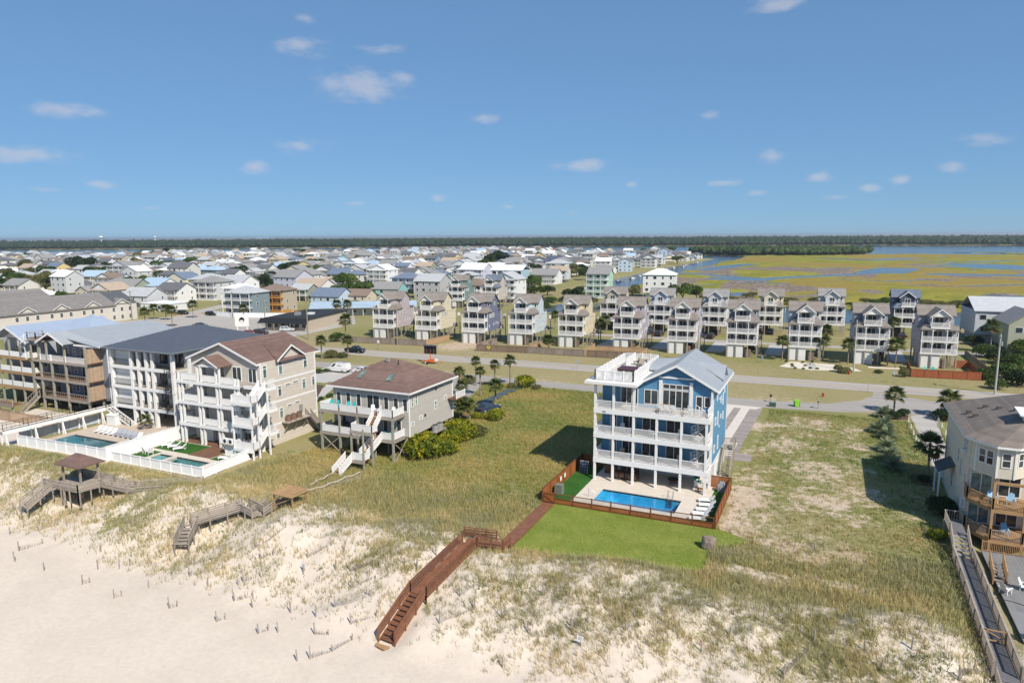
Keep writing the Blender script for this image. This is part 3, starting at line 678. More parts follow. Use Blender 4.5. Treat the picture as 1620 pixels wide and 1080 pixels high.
def pool(name, label, x0, x1, y0, y1, z, plaster, steps=True, ladder=None):
    t = thing(name, label, 'pool', ((x0 + x1) / 2, (y0 + y1) / 2, 0)); cx, cy = (x0 + x1) / 2, (y0 + y1) / 2; a, c = (x1 - x0) / 2, (y1 - y0) / 2
    b = MB(); b.box(-a, a, -c, c, -1.75, -1.6)
    b.box(-a - .25, -a, -c - .25, c + .25, -1.75, z - .1); b.box(a, a + .25, -c - .25, c + .25, -1.75, z - .1); b.box(-a, a, -c - .25, -c, -1.75, z - .1); b.box(-a, a, c, c + .25, -1.75, z - .1)
    b.build('basin', plaster, t)
    if steps:
        s_ = MB()
        for i in range(3): s_.box(-a, -a + .9 + .45 * i, -c, c, -1.6 + .0, z - .45 - .32 * i)
        s_.build('pool_step', plaster, t)
    w = MB().add([(-a, -c, z - .16), (a, -c, z - .16), (a, c, z - .16), (-a, c, z - .16)], [(0, 1, 2, 3)]).build('water_surface', POOLW, t)
    return t
def poolwater():
    m, N, L, B = _nt('pool_water'); N.remove(B)
    t = N.new('ShaderNodeTexCoord'); bp = N.new('ShaderNodeBump'); bp.inputs['Strength'].default_value = .25; bp.inputs['Distance'].default_value = .05
    L.new(_noise(N, L, t.outputs['Object'], 2.2, 3, .5, .6), bp.inputs['Height'])
    tr = N.new('ShaderNodeBsdfTransparent'); tr.inputs[0].default_value = (.8, .95, .98, 1); gl = N.new('ShaderNodeBsdfGlossy'); gl.inputs['Roughness'].default_value = .05; L.new(bp.outputs[0], gl.inputs['Normal'])
    fr = N.new('ShaderNodeFresnel'); fr.inputs[0].default_value = 1.33; L.new(bp.outputs[0], fr.inputs['Normal'])
    mx = N.new('ShaderNodeMixShader'); L.new(fr.outputs[0], mx.inputs[0]); L.new(tr.outputs[0], mx.inputs[1]); L.new(gl.outputs[0], mx.inputs[2]); L.new(mx.outputs[0], N['Material Output'].inputs[0]); return m
POOLW = poolwater()
def plaster(name, c0, c1):
    m, N, L, B = _nt(name); t = N.new('ShaderNodeTexCoord'); v = N.new('ShaderNodeTexVoronoi'); v.inputs['Scale'].default_value = 1.3; v.feature = 'SMOOTH_F1'; L.new(t.outputs['Object'], v.inputs['Vector'])
    L.new(_mixc(N, L, _ramp(N, L, v.outputs[0], .1, .7), c0, c1), B.inputs['Base Color']); B.inputs['Roughness'].default_value = .6; return m
def slabhole(name, X0, X1, Y0, Y1, h, z, mat, th=.28):
    """Paving round a pool: four slabs that leave the basin open."""
    x0, x1, y0, y1 = h; b = MB(); b.box(X0, X1, Y0, y0, z - th, z); b.box(X0, X1, y1, Y1, z - th, z); b.box(X0, x0, y0, y1, z - th, z); b.box(x1, X1, y0, y1, z - th, z)
    return struct(name, b.build(name, mat))
# ================================================================ blue house
def spiral(parent, x, y, z0, z1, mat, turns=1.1, r=.85, start=0., treads=None):
    n = int((z1 - z0) / .21); MB().cyl((x, y, z0), (x, y, z1 + 1.0), .06, n=8).build('spiral_pole', mat, parent)
    tm = MB().ext([(.05, -.02, 0), (r, -.17, 0), (r, .17, 0), (.05, .02, 0)], (0, 0, .045)).mesh('spiral_tread', treads or mat); rp = []
    b = MB()
    for i in range(n + 1):
        a = start + turns * 2 * math.pi * i / n; z = z0 + (z1 - z0) * i / n
        if i < n: put('spiral_tread', tm, parent, (x, y, z + .1), a)
        q = (x + r * math.cos(a), y + r * math.sin(a), z + 1.05); rp.append(q); b.bar((q[0], q[1], z + .1), q, .03)
    b.tube(rp, .035, 5); b.tube([(p[0], p[1], p[2] - .5) for p in rp], .02, 4); b.tube([(p[0], p[1], p[2] - .95) for p in rp], .03, 4)
    b.build('spiral_railing', mat, parent)
BLUE = MAT('blue_siding', (.075, .225, .40), .6, .06, 2, lines=('X', .4, .07, .25), dirt=.03)
BLUES = siding('blue_clapboard', (.105, .275, .44), rough=.6)
METALR = MAT('pale_metal_roof', (.40, .43, .46), .42, .06, .6, metal=.25); DECKF = MAT('deck_boards', (.36, .31, .28), .75, .12, 2, lines=('X', .14, .1, .3))
def blue_house():
    t = thing('blue_beach_house', 'tall blue beach house with white balconies, grey metal gable and rooftop deck behind pool', 'house', (-25.2, 78.1, 0))
    W, D0, D1 = 13.5, 2.7, 14.4; F = (2.95, 6.1, 9.2); TOP = 12.35
    bx('wall', t, BLUES, .05, W + .1, D0, D1, 2.72, TOP); g_ = bx('ground_floor_wall', t, siding('white_siding', (.72, .72, .71)), 4.2, W + .098, 5.2, D1 - .002, 0, 2.72)
    bx('ground_floor_wall', t, _mats['white_siding'], 0.1, 4.2, 9.2, D1 - .003, 0, 2.718)
    for y in (D0 + .0, D1): bx('corner_board', t, WHITE, W + .06, W + .14, y - .12 if y > 5 else y - .03, y + .03 if y > 5 else y + .14, .0, TOP)
    bx('band_board', t, WHITE, W + .02, W + .13, D0 + .14, D1 - .12, 2.6, 2.86)
    xs = (0.0, 2.3, 4.8, 7.6, 10.5, 13.35)
    for i, x in enumerate(xs): post(t, x, 0, 0, TOP if i < 3 else F[2] + (.0), .27)
    post(t, W - .02, D0 - .35, 0, TOP - .3, .22)
    for k, z in enumerate(F):
        bx('deck', t, DECKF, .0, W - .02, .06, D0 - .02, z - .16, z)
        b = MB(); b.box(-.16, W + .16, -.17, -.0, z - .55, z + .06); b.box(W + .0, W + .155, .0, D0 - .06, z - .55, z + .058); b.box(-.155, .0, .0, D0, z - .55, z + .058); b.box(0, W, D0 - .22, D0 - .03, z - .5, z - .165)
        b.build('deck_beam', WHITE, t); bx('soffit', t, WHITE, .0, W, .02, D0 - .03, z - .2, z - .162)
        for a, c in zip(xs, xs[1:]): railing(t, [(a + .15, -.02, z + .06), (c - .15, -.02, z + .06)], RAILW, posts=False, h=.98, step=.12)
        railing(t, [(.0, .16, z + .06), (.0, D0 - .05, z + .06)], RAILW, posts=False, h=.98); railing(t, [(W - .12, .16, z + .06), (W - .12, D0 - .5, z + .06)], RAILW, posts=False, h=.98)
    # balcony doors and windows of the two lower floors
    for z in F[:2]:
        window(t, 1.55, D0, z, .9, 2.15, style='s1'); window(t, 3.55, D0, z, 1.75, 2.2, style='s2'); window(t, 6.2, D0, z + .12, 2.0, 2.05, style='s2'); window(t, 9.15, D0, z + .05, 2.0, 2.1, style='s2'); window(t, 12.4, D0, z, 1.2, 2.2, style='s1')
    spiral(t, 12.2, 1.35, F[0], F[1], WHITE, 1.0, .85, 2.2); spiral(t, 12.2, 1.35, F[1], F[2], WHITE, 1.0, .85, 2.2)
    z = F[2]
    window(t, 3.5, D0, z, 2.2, 2.35, style='s3'); window(t, 6.2, D0, z + .45, 1.75, 1.85, style='s2')
    for x in (7.35, 11.0): bx('pilaster', t, WHITE, x - .2, x + .2, D0 - .14, D0 - .002, z, 12.75)
    window(t, 9.18, D0, z + .02, 3.2, 2.45, style='s4', name='glazed_door'); window(t, 9.18, D0, z + 2.55, 3.2, .62, style='s4', fw=.07)
    window(t, 11.95, D0, z + .1, .8, 1.9, style='s1'); window(t, 12.9, D0, z + .7, .75, 1.3, style='s1')
    # gable roof
    gx0, gx1, ze, zr = 4.75, 13.75, 12.3, 14.75
    gable_wall(t, BLUE, gx0 + .1, gx1 - .1, D0 - .002, ze, zr - .12, th=.2); bx('gable_band', t, WHITE, 7.1, 11.3, D0 - .1, D0 - .004, 13.05, 13.25)
    b = gable(MB(), gx0, gx1, D0, D1, ze, zr, 'y', .14, .55, .55)
    b.build('roof', METALR, t)
    b = MB(); xm = (gx0 + gx1) / 2; sl_ = (zr - ze) / (xm - gx0)
    for e, s_ in ((gx0 - .55, 1), (gx1 + .55, -1)):
        for y in (D0 - .62, D1 + .5): b.ext([(e, y, ze - .55 * sl_ - .2), (xm, y, zr - .2), (xm, y, zr + .12), (e, y, ze - .55 * sl_ + .12)], (0, .07, 0))
    for x in (gx1 + .5,): b.box(x, x + .08, D0 - .55, D1 + .5, ze - .55 * sl_ - .2, ze - .55 * sl_ + .1)
    b.build('rake_board', WHITE, t)
    d = MB(); yd0, yd1, xr = 7.2, 10.6, gx1 + .35                                              # dormer over the right wall
    for e, s_ in ((yd0, 1), (yd1, -1)): d.ext([(xr, e - .25 * s_, 12.35), (xm + 1.2, (yd0 + yd1) / 2, 14.05), (xr, (yd0 + yd1) / 2, 13.95)], (0, 0, .12))
    dr = d.build('dormer_roof', METALR, t); gable_wall(t, BLUE, yd0 + .1, yd1 - .1, xr - .55, 12.3, 13.85, 'x', .2)
    window(t, xr - .34, (yd0 + yd1) / 2, 12.45, .6, .8, 'r', 's1')
    d = MB(); d.ext([(4.3, 7.9, 12.85), (8.6, 7.9, 12.85), (8.6, 9.9, 14.25), (5.2, 9.9, 14.0)], (0, 0, .12)); d.ext([(4.3, 11.9, 12.85), (8.6, 11.9, 12.85), (8.6, 9.9, 14.25), (5.2, 9.9, 14.0)], (0, 0, .12)); d.ext([(4.3, 7.9, 12.8), (4.3, 11.9, 12.8), (5.2, 9.9, 14.0)], (.1, 0, 0))
    d.build('side_roof', METALR, t)
    # flat roof with the rooftop deck
    flatw = MAT('white_membrane', (.74, .73, .71), .7, .06, 1, dirt=.08)
    bx('flat_roof', t, flatw, -1.15, 5.3, -.85, D1 + .6, TOP + .003, TOP + .32); bx('roof_deck', t, MAT('roof_deck_boards', (.52, .50, .48), .7, .1, 2, lines=('Y', .14, .1, .2)), -.2, 4.65, .1, 13.9, TOP + .324, TOP + .42)
    zz = TOP + .42
    def screen(a, c):
        a = Vector(a); c = Vector(c); n = max(1, round((c - a).length / 1.25)); b_ = MB()
        for i in range(n + 1): q = a.lerp(c, i / n); b_.box(q.x - .07, q.x + .07, q.y - .07, q.y + .07, zz, zz + 1.22)
        b_.bar((a.x, a.y, zz + 1.08), (c.x, c.y, zz + 1.08), .1, .08)
        for i in range(int((c - a).length / .13)): q = a.lerp(c, (i + .5) / int((c - a).length / .13)); b_.bar((q.x, q.y, zz + .08), (q.x, q.y, zz + 1.05), .075, .04)
        b_.bar((a.x, a.y, zz + .08), (c.x, c.y, zz + .08), .06, .06); b_.build('roof_railing', RAILW, t)
    screen((-.12, .15, 0), (4.55, .35, 0)); screen((-.12, .15, 0), (-.12, 13.8, 0)); screen((4.55, .35, 0), (4.55, 13.8, 0)); screen((-.12, 13.8, 0), (4.55, 13.8, 0)); screen((1.2, 9.5, 0), (1.2, 13.8, 0))
    # right wall: small windows
    for yy, zz_, w, h in [(5.6, 10.2, .55, 1.5), (8.8, 9.2, .55, .9), (11.8, 9.9, .6, 1.6), (4.6, 7.4, .9, .9), (6.6, 6.9, .55, 1.7), (9.0, 7.2, .5, .5), (11.0, 6.6, .5, 1.0), (4.4, 4.0, .9, .9), (7.2, 3.7, .6, 1.7), (10.6, 8.6, .5, 1.5)]:
        window(t, W + .1, yy, zz_, w, h, 'r', 's1')
    for yy, zz_ in ((7.6, 9.9), (7.9, 6.3), (10.2, 9.2)): bx('vent', t, WHITE, W + .1, W + .2, yy - .12, yy + .12, zz_, zz_ + .2)
    # ground floor: rear wall openings
    window(t, 6.4, 5.2, 1.05, .9, 1.0, style='s1'); window(t, 9.4, 5.2, .95, 1.7, 1.1, style='s2'); window(t, 11.6, 5.2, .05, .95, 2.1, style='s1', name='glazed_door'); window(t, W + .1, 7.3, .05, .9, 2.0, 'r', 's1', name='side_door', glass=GREENGLASS)
    bx('wall_panel', t, WHITE, 7.2, 8.5, 5.12, 5.198, .9, 1.9)
    # timber side stair
    stair(t, (W + 1.1, 7.4, 0), (W + 1.1, 10.4, 2.85), 1.15, WOODW, WOODW, WOODW); bx('stair_landing', t, WOODW, W + .15, W + 1.75, 10.45, 12.0, 2.72, 2.86); railing(t, [(W + 1.7, 10.5, 2.86), (W + 1.7, 11.9, 2.86), (W + .3, 11.9, 2.86)], WOODW)
    for q in ((W + 1.6, 10.6), (W + 1.6, 11.85)): post(t, q[0], q[1], 0, 2.72, .14, WOODW)
    # small house number on the upper beam
    textmesh('house_number', '968', .3, MAT('dark_letter', (.12, .12, .12), .6), t, (1.15, -.19, F[2] - .4), (math.pi / 2, 0, 0))
    return t
blue_house()
BX, BY = -25.2, 78.1
# rooftop and balcony furniture
TUB = MAT('purple_brown_cover', (.085, .04, .05), .6, .12, 2)
t = thing('hot_tub', 'square hot tub with purple brown folding cover on the rooftop deck', 'hot tub', (BX + 2.9, BY + 4.0, 12.775)); bx('cabinet', t, MAT('grey_brown_panel', (.16, .12, .10), .6), -1.05, 1.05, -1.05, 1.05, 0, .8)
bx('cover', t, TUB, -1.1, -.01, -1.1, 1.1, .802, .95); bx('cover', t, TUB, .01, 1.1, -1.1, 1.1, .802, .95)
for i, (x, y, a) in enumerate([(.8, .95, 3.1), (1.75, 1.15, 3.2), (3.2, 1.35, 3.3), (3.9, 1.6, 3.0)]):
    furn('white_chair', (BX + x, BY + y, 12.775), a, ['white deck chair at the corner of the rooftop deck', 'white deck chair second from the rooftop corner', 'white deck chair third from the rooftop corner', 'white deck chair beside the inner rooftop railing'][i] , 'chair', 'chairs on the rooftop deck')
t = table_kit('patio_table', MAT('dark_patio_metal', (.09, .08, .075), .5), 1.2, .9, .72); t.location = (BX + 3.0, BY + 11.2, 12.775); tag(t, 'dark metal table at the back of the rooftop deck', 'table')
for i, (dx, dy, a) in enumerate([(-1.0, 0, 1.57), (1.0, 0, -1.57), (0, -1.0, 3.14)]):
    furn('tan_chair', (BX + 3.0 + dx, BY + 11.2 + dy, 12.775), a + 3.14, 'tan chair %s the dark table at the back of the rooftop deck' % ('left of', 'right of', 'in front of')[i], 'chair', 'chairs round the rooftop table')
for f, (z, fl) in enumerate(((2.95, 'lowest'), (6.1, 'middle'))):
    for i, (x, y, a) in enumerate([(3.0, 1.5, 0.2), (4.2, 1.6, -.3), (6.9, 1.0, 2.6), (9.9, 1.5, -.2)]):
        furn('white_chair' if f else 'tan_chair', (BX + x, BY + y, z), a, '%s chair in the %s bay of the %s blue house balcony' % ('white' if f else 'tan', ('second', 'second bay, right side,', 'third', 'fourth')[i] if i != 1 else 'right half of the second', fl), 'chair', 'chairs on the %s blue house balcony' % fl)
t = table_kit('balcony_table', MAT('pale_wood', (.46, .36, .26), .6), 1.7, .8, .95); t.location = (BX + 8.4, BY + 1.0, 9.2); tag(t, 'pale wooden bar table on the top balcony before the tall glass doors', 'table')
for i, x in enumerate((7.7, 8.6, 9.4, 11.2)): furn('white_stool', (BX + x, BY + (.5 if i < 3 else 1.2), 9.2), 3.14, ['white high chair at left end of the top balcony bar table', 'white high chair at the middle of the top balcony bar table', 'white high chair at right end of the top balcony bar table', 'white high chair by the right corner of the top balcony'][i], 'chair', 'high chairs on the top balcony')
# patio, pool, turf
PZ = .16
slabhole('pool_patio', -25.4, -11.0, 69.35, 86.9, (-23.2, -13.9, 71.3, 75.3), PZ, CONC)
pool('swimming_pool', 'rectangular bright blue swimming pool in front of the blue house', -23.2, -13.9, 71.3, 75.3, PZ, plaster('bright_blue_plaster', (.03, .42, .72), (.05, .50, .80)))
bx('pool_side_turf', None, ATURF, -28.2, -25.42, 69.2, 82.4, -.1, .13)['kind'] = 'structure'; bx('pool_side_turf', None, ATURF, -10.98, -9.5, 69.4, 80.6, -.1, .15)['kind'] = 'structure'; bx('pool_side_turf', None, ATURF, -11.85, -11.0, 69.6, 77.0, .1, .175)['kind'] = 'structure'
t = thing('pool_ladder', 'steel pool ladder at the far side of the blue pool', 'ladder', (-15.2, 75.3, PZ)); b = MB()
for x in (-.28, .28): b.tube([(x, .45, 0), (x, .45, .75), (x, .2, .9), (x, -.1, .75), (x, -.12, -.9)], .028)
b.build('handrail', STEEL, t); b = MB()
for z in (-.2, -.5, -.8): b.box(-.28, .28, -.2, -.06, z, z + .03)
b.build('rung', STEEL, t)
t = thing('pool_handrail', 'bent steel grab rail at the left end of the blue pool', 'handrail', (-24.0, 72.2, PZ)); MB().tube([(0, 0, 0), (0, 0, .85), (.25, 0, .9), (.95, 0, .45), (1.3, 0, -.1)], .025).build('rail', STEEL, t); MB().cyl((0, 0, 0), (0, 0, .03), .07).build('flange', STEEL, t)
t = table_kit('dining_table', WICKER, 3.0, 1.0, .75); t.location = (-21.6, 80.0, PZ); tag(t, 'long dark dining table under the blue house', 'table')
for i in range(4): furn('patio_chair', (-22.7 + i * .75, 79.15, PZ), math.pi + .1 * (i - 1), 'wicker chair with blue cushion, %s from the left on the pool side of dining table' % ('first', 'second', 'third', 'fourth')[i], 'chair', 'chairs round the long dining table')
for i in range(3): furn('patio_chair', (-22.4 + i * .9, 80.9, PZ), .1 * i, 'wicker chair with blue cushion, %s from the left behind dining table' % ('first', 'second', 'third')[i], 'chair', 'chairs round the long dining table')
t = thing('bar_counter', 'dark wooden bar counter beside the left corner post under the blue house', 'bar', (-24.0, 81.0, PZ)); bx('front_panel', t, STAIN, -.7, .8, -.3, .3, 0, 1.0); bx('counter_top', t, WOODD, -.8, .9, -.4, .4, 1.0, 1.06)
t = thing('fire_table', 'round dark fire bowl on the patio between two white posts', 'fire pit', (-15.9, 80.2, PZ)); MB().cyl((0, 0, .3), (0, 0, .62), .38, .68, 16).build('bowl', WICKER, t); b = MB()
MB().cyl((0, 0, .62), (0, 0, .66), .7, .7, 16).build('rim', BLACK, t)
for a in (0, 2.1, 4.2): MB().bar((.3 * math.cos(a), .3 * math.sin(a), .35), (.5 * math.cos(a), .5 * math.sin(a), 0), .05).build('leg', BLACK, t)
furn('white_chair', (-12.9, 80.0, PZ), 2.6, 'white chair under the right end of the blue house by the low table', 'chair'); t = table_kit('low_table', MAT('brown_slats', (.22, .10, .055), .6), .8, .6, .45); t.location = (-12.4, 78.9, PZ); tag(t, 'low brown slatted table by the right front post of blue house', 'table')
furn('turq_chair', (-13.2, 81.4, PZ), 2.2, 'turquoise chair under the right end of the blue house near the glazed door', 'chair')
for i, (x, y) in enumerate([(-11.2, 76.0), (-10.9, 74.6), (-10.95, 73.2), (-11.1, 71.9), (-11.2, 70.5)]): furn('white_lounger', (x, y, PZ + .015), -1.35, 'white sun lounger on the turf strip, %s from the house end' % ('first', 'second', 'third', 'fourth', 'fifth')[i], 'lounger', 'loungers along the right pool fence')
t = thing('covered_grill', 'grey covered grill in the fence corner beside the blue house', 'grill', (-10.2, 80.0, PZ - .01)); MB().ext([(-.4, -.3, 0), (.4, -.3, 0), (.45, -.35, .8), (.2, -.1, 1.15), (-.2, -.1, 1.15), (-.45, -.35, .8)], (0, .55, 0)).build('cover', MAT('grey_cover', (.22, .24, .27), .8, .1), t); bx('side_shelf', t, BLACK, .452, .75, -.3, .15, .75, .8)
t = thing('leaning_panel', 'dark framed panel leaning on the wooden fence left of the blue house', 'panel', (-27.2, 79.6, .13)); MB().ext([(-.55, 0, 0), (.55, 0, 0), (.55, .5, 1.45), (-.55, .5, 1.45)], (0, .06, -.02)).build('frame', MAT('alu_frame', (.5, .5, .52), .4), t)
for i in range(3):
    for j in range(4): MB().ext([(-.5 + i * .345, -.012 + .12 * j + .01, .04 + j * .35), (-.19 + i * .345, -.012 + .12 * j + .01, .04 + j * .35), (-.19 + i * .345, .093 + .12 * j + .005, .35 + j * .35), (-.5 + i * .345, .093 + .12 * j + .005, .35 + j * .35)], (0, -.015, .005)).build('cell', MAT('dark_blue_cell', (.03, .05, .09), .25), t)
t = thing('pool_equipment_box', 'grey green equipment box on turf against the left pool fence', 'box', (-27.5, 71.9, .13)); MB().ext([(-.5, -.4, 0), (.5, -.4, 0), (.42, -.4, 1.0), (-.42, -.4, 1.0)], (0, .8, 0)).build('housing', MAT('grey_green_box', (.16, .18, .14), .6), t); bx('lid', t, _mats['grey_green_box'], -.46, .46, -.43, .43, 1.0, 1.06)
# timber fence round the pool
def fence_bays(label, pts, bays, h, mat, name='timber_fence', balusters=False, board=.14, cat='fence', pm=None, cap=True, gap=.012):
    t = thing(name, label, cat, (*pts[0], 0)); o = Vector((*pts[0], 0)); bm_ = pm or mat
    for (a, c), n in zip(zip(pts, pts[1:]), bays):
        a = Vector((*a, 0)) - o; c = Vector((*c, 0)) - o; d = (c - a).normalized(); nrm = Vector((-d.y, d.x, 0))
        for i in range(n + 1):
            q = a.lerp(c, i / n); z0 = GND(q.x + o.x, q.y + o.y)
            bx('fence_post', t, bm_, q.x - .06, q.x + .06, q.y - .06, q.y + .06, z0 - .1, z0 + h + .1)
            if i == n: break
            e = a.lerp(c, (i + 1) / n); z1 = GND(e.x + o.x, e.y + o.y); q = q.copy(); q.z = z0; e = e.copy(); e.z = z1; L_ = (e - q).length; m_ = max(1, int(L_ / board)); b = MB()
            bh = h * .58 if balusters else h
            for k in range(m_):
                s0 = q.lerp(e, k / m_); s1 = q.lerp(e, (k + 1) / m_ - gap / L_); dz = .02 * random.random(); j = nrm * (random.random() * .008)
                b.ext([s0 + j + Vector((0, 0, .05)), s1 + j + Vector((0, 0, .05)), s1 + j + Vector((0, 0, bh - dz)), s0 + j + Vector((0, 0, bh - dz))], nrm * .025)
            b.build('board_panel', mat, t); b = MB()
            if cap: b.bar(q + Vector((0, 0, h + .02)), e + Vector((0, 0, h + .02)), .12, .05)
            b.bar(q + Vector((0, 0, bh - .02)) - nrm * .03, e + Vector((0, 0, bh - .02)) - nrm * .03, .05, .09); b.bar(q + Vector((0, 0, .15)) - nrm * .03, e + Vector((0, 0, .15)) - nrm * .03, .05, .09); b.build('fence_rail', bm_, t)
            if balusters:
                b = MB(); nb = int(L_ / .11)
                for k in range(1, nb): s0 = q.lerp(e, k / nb); b.bar(s0 + Vector((0, 0, bh)), s0 + Vector((0, 0, h)), .022)
                b.build('baluster_row', BLACK, t)
    return t
def GND(x, y): return hz(x, y) if y < 68 else 0.
FPOST = MAT('fence_trim', (.17, .06, .022), .6, .15, 2)
fence_bays('brown timber fence with black balusters along the front of the blue pool', [(-26.9, 68.85), (-9.45, 69.25)], [8], 1.2, FENCE, 'pool_fence', True, pm=FPOST)
fence_bays('tall orange brown board fence left of the blue house pool', [(-28.35, 68.8), (-28.35, 82.6), (-25.6, 82.6)], [6, 1], 1.65, FENCE, 'pool_fence', pm=FPOST)
fence_bays('orange brown board fence along the right side of blue pool', [(-9.3, 69.3), (-9.3, 81.2), (-11.7, 81.2)], [6, 1], 1.55, FENCE, 'pool_fence', pm=FPOST)
t = thing('pool_gate', 'brown timber gate with diagonal brace at the head of the boardwalk', 'gate', (-28.3, 68.8, 0)); b = MB()
for k in range(10): b.box(.08 + k * .125, .195 + k * .125, -.02, .01, .08, 1.3)
b.build('gate_boards', FENCE, t); MB().bar((.1, -.05, .95), (1.3, -.05, .25), .05, .09).build('brace', FPOST, t); b = MB(); b.box(.07, 1.34, -.06, -.021, .15, .25); b.box(.07, 1.34, -.06, -.021, 1.1, 1.2); b.build('gate_rail', FPOST, t)
for i, q in enumerate(((-28.2, 74.0), (-28.2, 75.4))): tag(bx('notice', None, PLASTW, q[0] - .02, q[0] + .02, q[1], q[1] + .5, .75, 1.25), 'white notice board on the left pool fence, the one %s' % ('nearer the gate', 'nearer the house')[i], 'sign', 'notices on the pool fence')
# boulder on the lawn
def rock(name, label, loc, s, mat, seed=1):
    me = bpy.data.meshes.new(name); b = MB().ball((0, 0, 0), 1, 1, 1, 16, 10); vs = []
    for x, y, z in b.v:
        n = 1 + .35 * (float(fbm(np.array([x * 1.3 + 5]), np.array([y * 1.3 + z * 1.7]), seed)[0]) - .5) * 2; q = [x * n, y * n, z * n]; q = [max(-.8, min(.8, c)) for c in q]; vs.append((q[0] * s[0], q[1] * s[1], (q[2] + .75) * s[2]))
    b.v = vs; o = b.build(name, mat); o.location = loc; tag(o, label, 'rock'); return o
rock('boulder', 'large brown grey boulder at the right edge of the lawn', (-9.2, 64.6, -.05), (.85, .7, .8), MAT('boulder_stone', (.24, .19, .155), .9, .25, 2, bump=.6))
# ================================================================ oceanfront houses left of the blue one
BROWNSH = shingle('brown_shingle', (.175, .11, .092)); TANS = siding('tan_siding', (.59, .53, .455)); TAUPES = siding('taupe_siding', (.47, .44, .395)); GREYS = siding('slate_grey_siding', (.25, .27, .315)); WSID = _mats['white_siding']
def xbrace(b, a, c, z0, z1): b.bar((*a, z0), (*c, z1), .1); b.bar((*a, z1), (*c, z0), .1)
def ac_unit(parent, x, y, z, mat=ACGREY, r=.42, h=.85):
    o = MB().cyl((x, y, z), (x, y, z + h), r, r * .97, 14).build('condenser', mat, parent); MB().cyl((x, y, z + h + .002), (x, y, z + h + .05), r * .8, r * .75, 14).build('fan_grille', BLACK, o)
def tan_house():
    t = thing('tan_beach_house', 'tan beach house with brown shingle roof, white double posts and zigzag stairs', 'house', (-86.2, 68.5, 0))
    X0, X1, Y0, Y1, ZE = .2, 13.9, 2.3, 13.6, 12.5; F = (3.1, 6.4, 9.5)
    bx('wall', t, TANS, X0, X1, Y0, Y1, 0, ZE)
    for y, s_ in ((Y0, 0), (Y1, 1)): bx('corner_board', t, WHITE, X1 - .1, X1 + .05, y - .05 if not s_ else y - .14, y + .14 if not s_ else y + .05, 0, ZE)
    for z in F: bx('band_board', t, WHITE, X1 - .02, X1 + .04, Y0 + .15, Y1 - .15, z - .2, z + .05)
    b = gable(MB(), X0, X1 - .6, Y0, Y1 + .8, ZE, 14.95, 'y', .16, .5); b.build('roof', BROWNSH, t)
    xm = (X0 + X1 - .6) / 2; gable_wall(t, TANS, X0 + .1, X1 - .7, Y0 - .002, ZE, 14.85); b = MB(); sl_ = (14.95 - ZE) / (xm - X0)
    for e in (X0 - .5, X1 - .1): b.ext([(e, Y0 - .57, ZE - .5 * sl_ - .12), (xm, Y0 - .57, 14.83), (xm, Y0 - .57, 15.12), (e, Y0 - .57, ZE - .5 * sl_ + .17)], (0, .06, 0))
    b.box(X1 - .1, X1 - .03, Y0 - .5, Y1 + 1.3, ZE - .5 * sl_ - .1, ZE - .5 * sl_ + .15); b.build('rake_board', WHITE, t)
    d = MB()                                                                                    # side gable on the right
    for e in (5.2, 11.2): d.ext([(X1 + .45, e, 12.35), (xm + 1.55, 8.2, 14.4), (X1 + .45, 8.2, 14.35)], (0, 0, .14))
    d.build('side_gable_roof', BROWNSH, t); gable_wall(t, TANS, 5.4, 11.0, X1 - .12, ZE - .1, 14.2, 'x', .14); b = MB()
    for e in (5.2, 11.2): b.ext([(X1 + .46, e, 12.2), (X1 + .46, 8.2, 14.2), (X1 + .46, 8.2, 14.45), (X1 + .46, e, 12.45)], (.06, 0, 0))
    b.build('rake_board', WHITE, t); MB().ext([(X1 - .05, 5.3, 12.5), (X1 + .5, 5.0, 12.2), (X1 + .5, 11.4, 12.2), (X1 - .05, 11.1, 12.5)], (0, 0, .1)).build('pent_roof', BROWNSH, t)
    PX_ = (0, .75, 4.0, 4.7, 7.7, 8.35, 11.3, 11.9)
    for i, x in enumerate(PX_): post(t, x, .05, 0, 12.1 if 2 <= i <= 5 else 10.5, .26)
    for k, z in enumerate(F):
        bx('deck', t, DECKF, -.1, 12.2, -.05, Y0 - .003, z - .14, z)
        b = MB(); b.box(-.2, 12.3, -.22, -.08, z - .42, z + .05); b.box(-.2, -.06, -.08, Y0, z - .42, z + .048); b.build('deck_beam', WHITE, t); bx('soffit', t, WHITE, -.05, 12.2, -.04, Y0 - .01, z - .19, z - .142)
        for a, c in ((.75, 4.0), (4.7, 7.7), (8.35, 11.3)): railing(t, [(a + .13, 0, z + .05), (c - .13, 0, z + .05)], RAILW, posts=False, step=.11, bal=.06)
        railing(t, [(-.1, .1, z + .05), (-.1, Y0 - .05, z + .05)], RAILW, posts=False)
    # porch gable on the top floor
    b = gable(MB(), 3.7, 8.3, -.1, Y0 + .4, 12.05, 13.2, 'y', .14, .35); b.build('porch_roof', BROWNSH, t); gable_wall(t, TANS, 3.8, 8.2, -.02, 12.0, 13.1); MB().box(3.5, 8.5, -.1, .1, 11.8, 12.05).build('porch_beam', WHITE, t); b = MB()
    for e in (3.35, 8.65): b.ext([(e, -.5, 11.8), (6, -.5, 13.12), (6, -.5, 13.35), (e, -.5, 12.02)], (0, .05, 0))
    b.build('rake_board', WHITE, t)
    for z in F:
        window(t, 2.6, Y0, z + .05, 1.4, 2.1, style='s2'); window(t, 6.0 if z > 9 else 5.6, Y0, z + .05, 2.0 if z > 9 else 1.2, 2.15, style='s3' if z > 9 else 's1', glass=GREENGLASS if z < 9 else GLASS); window(t, 9.4, Y0, z + .1, 1.8, 2.1, style='s2', glass=GREENGLASS if z < 9 else GLASS); window(t, 12.4, Y0, z + .05, 1.6, 2.15, style='s2')
